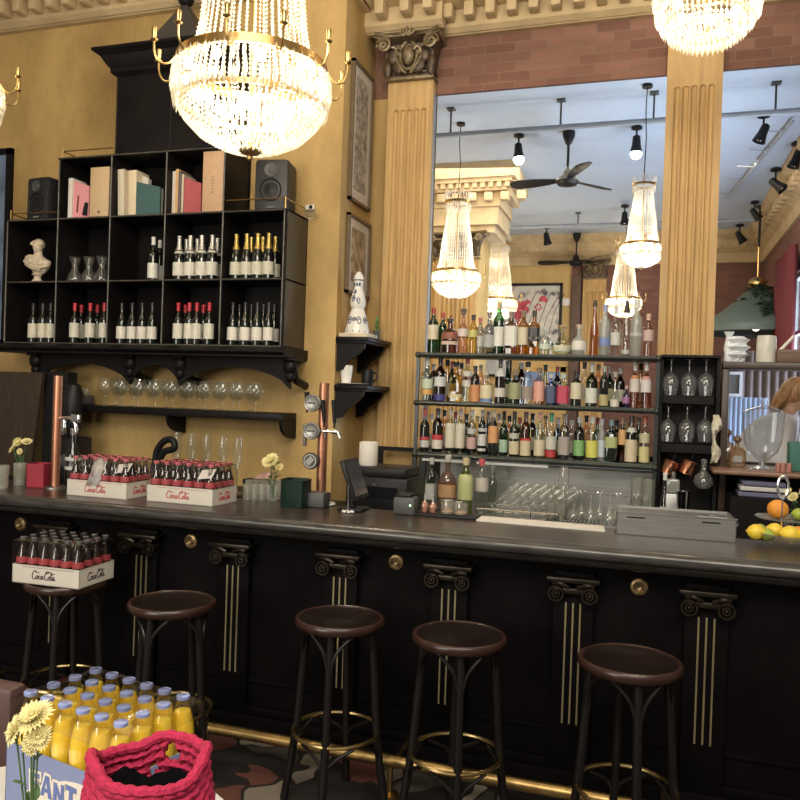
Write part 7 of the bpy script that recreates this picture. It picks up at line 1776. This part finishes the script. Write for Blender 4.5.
# ================================================================== PERSON beyond the right bay
def skin(name, verts, edges, radii, mat, parent, sub=2, root_i=0):
    me = bpy.data.meshes.new(name); me.from_pydata([Vector(v) for v in verts], edges, []); me.materials.append(mat)
    o = bpy.data.objects.new(name, me); COL.objects.link(o); o.parent = parent
    sk = o.modifiers.new('skin', 'SKIN'); sk.use_smooth_shade = True
    for k, r in enumerate(radii):
        sv = me.skin_vertices[0].data[k]; sv.radius = r if isinstance(r, tuple) else (r, r); sv.use_root = (k == root_i)
    ss = o.modifiers.new('sub', 'SUBSURF'); ss.levels = sub; ss.render_levels = sub
    return o
Yp = 6.85; ph = PY(793, 398, Yp); HZ = ph.z
per = empty('person', (ph.x, Yp, 0)); tag(per, 'person in a loose white blouse leaning forward, light brown hair, at the right edge', 'person')
SK = M('skin', (.62, .40, .30), .55, var=.05); BL = M('white_blouse', (.66, .66, .70), .75, var=.04); TR = M('dark_trousers', (.04, .04, .06), .8); HR = M('light_brown_hair', (.34, .19, .09), .5, var=.35, scale=30, stretch=(1, 1, .2))
hs = HZ-.02
sh_ = hs-.15; hip = 1.0
V = [(-.40, .0, hip-.02), (-.31, 0, hip+.2), (-.17, 0, sh_-.15), (-.04, 0, sh_-.02), (-.015, 0, sh_+.06), (-.01, 0, hs),                                   # pelvis..head base 0-5
     (-.10, -.19, sh_-.04), (-.14, -.24, sh_-.30), (-.02, -.26, sh_-.50), (.03, -.26, sh_-.56),      # near arm 6-9
     (-.02, .18, sh_-.04), (.02, .22, sh_-.30), (.16, .16, sh_-.48), (.20, .15, sh_-.53),       # far arm 10-13
     (-.40, -.10, hip-.08), (-.30, -.11, .52), (-.34, -.11, .10), (-.22, -.12, .04), (-.40, .10, hip-.08), (-.30, .11, .52), (-.34, .11, .10), (-.22, .12, .04)]
Ed = [(0, 1), (1, 2), (2, 3), (3, 4), (4, 5), (3, 6), (6, 7), (7, 8), (8, 9), (3, 10), (10, 11), (11, 12), (12, 13), (0, 14), (14, 15), (15, 16), (16, 17), (0, 18), (18, 19), (19, 20), (20, 21)]
Rd = [(.13, .16), (.11, .13), (.13, .17), (.09, .12), .055, .06, .06, .045, .035, .03, .06, .045, .035, .03, .09, .06, .042, .038, .09, .06, .042, .038]
skin('body', V, Ed, Rd, SK, per)
# blouse over trunk and arms
Vb = [V[0], V[1], V[2], (V[3][0]-.01, 0, V[3][2]-.02), V[6], V[7], V[8], V[10], V[11], V[12], (V[4][0]-.02, 0, V[4][2]-.01)]; Vb[0] = (V[0][0], 0, hip+.02)
skin('blouse', Vb, [(0, 1), (1, 2), (2, 3), (3, 4), (4, 5), (5, 6), (3, 7), (7, 8), (8, 9), (3, 10)], [(.17, .20), (.17, .20), (.18, .21), (.14, .17), .10, .105, .115, .10, .10, .11, .085], BL, per)
skin('trousers', [V[0], V[14], V[15], V[16], V[18], V[19], V[20]], [(0, 1), (1, 2), (2, 3), (0, 4), (4, 5), (5, 6)], [(.14, .17), .11, .08, .06, .11, .08, .06], TR, per)
for k in (17, 21): b = nb(); ball(b, (V[k][0], V[k][1], .045), .05, 2.2, .9, .9); obj('shoe', b, BLACK, per)
for wi, el_ in ((9, 8), (13, 12)):                       # hands: palm and five curled fingers
    w0 = Vector(V[wi]); d = (w0-Vector(V[el_])).normalized(); side = d.cross(Vector((0, 0, 1))).normalized(); dn = d.cross(side).normalized()
    vs, ed, rd = [w0-d*.03, w0+d*.05], [(0, 1)], [.026, .034]
    for f, (off, ln) in enumerate(((-.030, .062), (-.010, .074), (.010, .070), (.029, .055))):
        i0 = len(vs); vs += [w0+d*.075+side*off, w0+d*(.075+ln*.5)+side*off*1.1-dn*.010, w0+d*(.075+ln*.85)+side*off*1.1-dn*.034]; ed += [(1, i0), (i0, i0+1), (i0+1, i0+2)]; rd += [.011, .0095, .008]
    i0 = len(vs); vs += [w0+d*.03-side*.040-dn*.008, w0+d*.065-side*.055-dn*.02]; ed += [(1, i0), (i0, i0+1)]; rd += [.012, .009]
    skin('hand', vs, ed, rd, SK, per, 1)
hd = empty('head', (0, 0, 0)); hd.parent = per; hm = Matrix.Translation((.02, 0, hs+.04)) @ Matrix.Rotation(R_(28), 4, 'Y')
b = nb(); ball(b, (0, 0, 0), .1, .98, .78, 1.18, 24, 16); ball(b, (.035, 0, -.055), .062, 1, .82, 1.0, 16, 10); ball(b, (.104, 0, -.015), .013, 1.1, .8, 1.7); ball(b, (.088, 0, -.065), .014, .7, 1.6, .5)
for s in (-1, 1): ball(b, (-.005, s*.078, -.01), .02, .7, .4, 1.3); ball(b, (.082, s*.030, .018), .012, .6, 1.2, .7)
bmesh.ops.transform(b, matrix=hm, verts=b.verts); obj('face', b, SK, hd)
b = nb()
for s in (-1, 1): ball(b, (.088, s*.030, .018), .0075, .8, 1, .8, 8, 6)
bmesh.ops.transform(b, matrix=hm, verts=b.verts); obj('eyes', b, M('eye_dark', (.08, .06, .05), .2), hd)
b = nb(); ball(b, (-.022, 0, .022), .112, .98, .86, 1.1, 24, 16); ball(b, (-.075, 0, -.06), .075, .8, 1.05, 1.5, 18, 12); ball(b, (-.085, .01, -.13), .05, .8, 1.1, 1.6, 14, 10)
for k in range(22):
    a = -1.3+2.6*k/21; tube(b, catmull([(-.02+.02*math.cos(a), .03*math.sin(a), .14), (-.07, .085*math.sin(a), .07), (-.10+.04*abs(math.sin(a)), .10*math.sin(a), -.05), (-.09, .085*math.sin(a), -.17-.02*math.cos(k))], 4), .010, 6)
bmesh.ops.transform(b, matrix=hm, verts=b.verts); obj('hair', b, HR, hd)
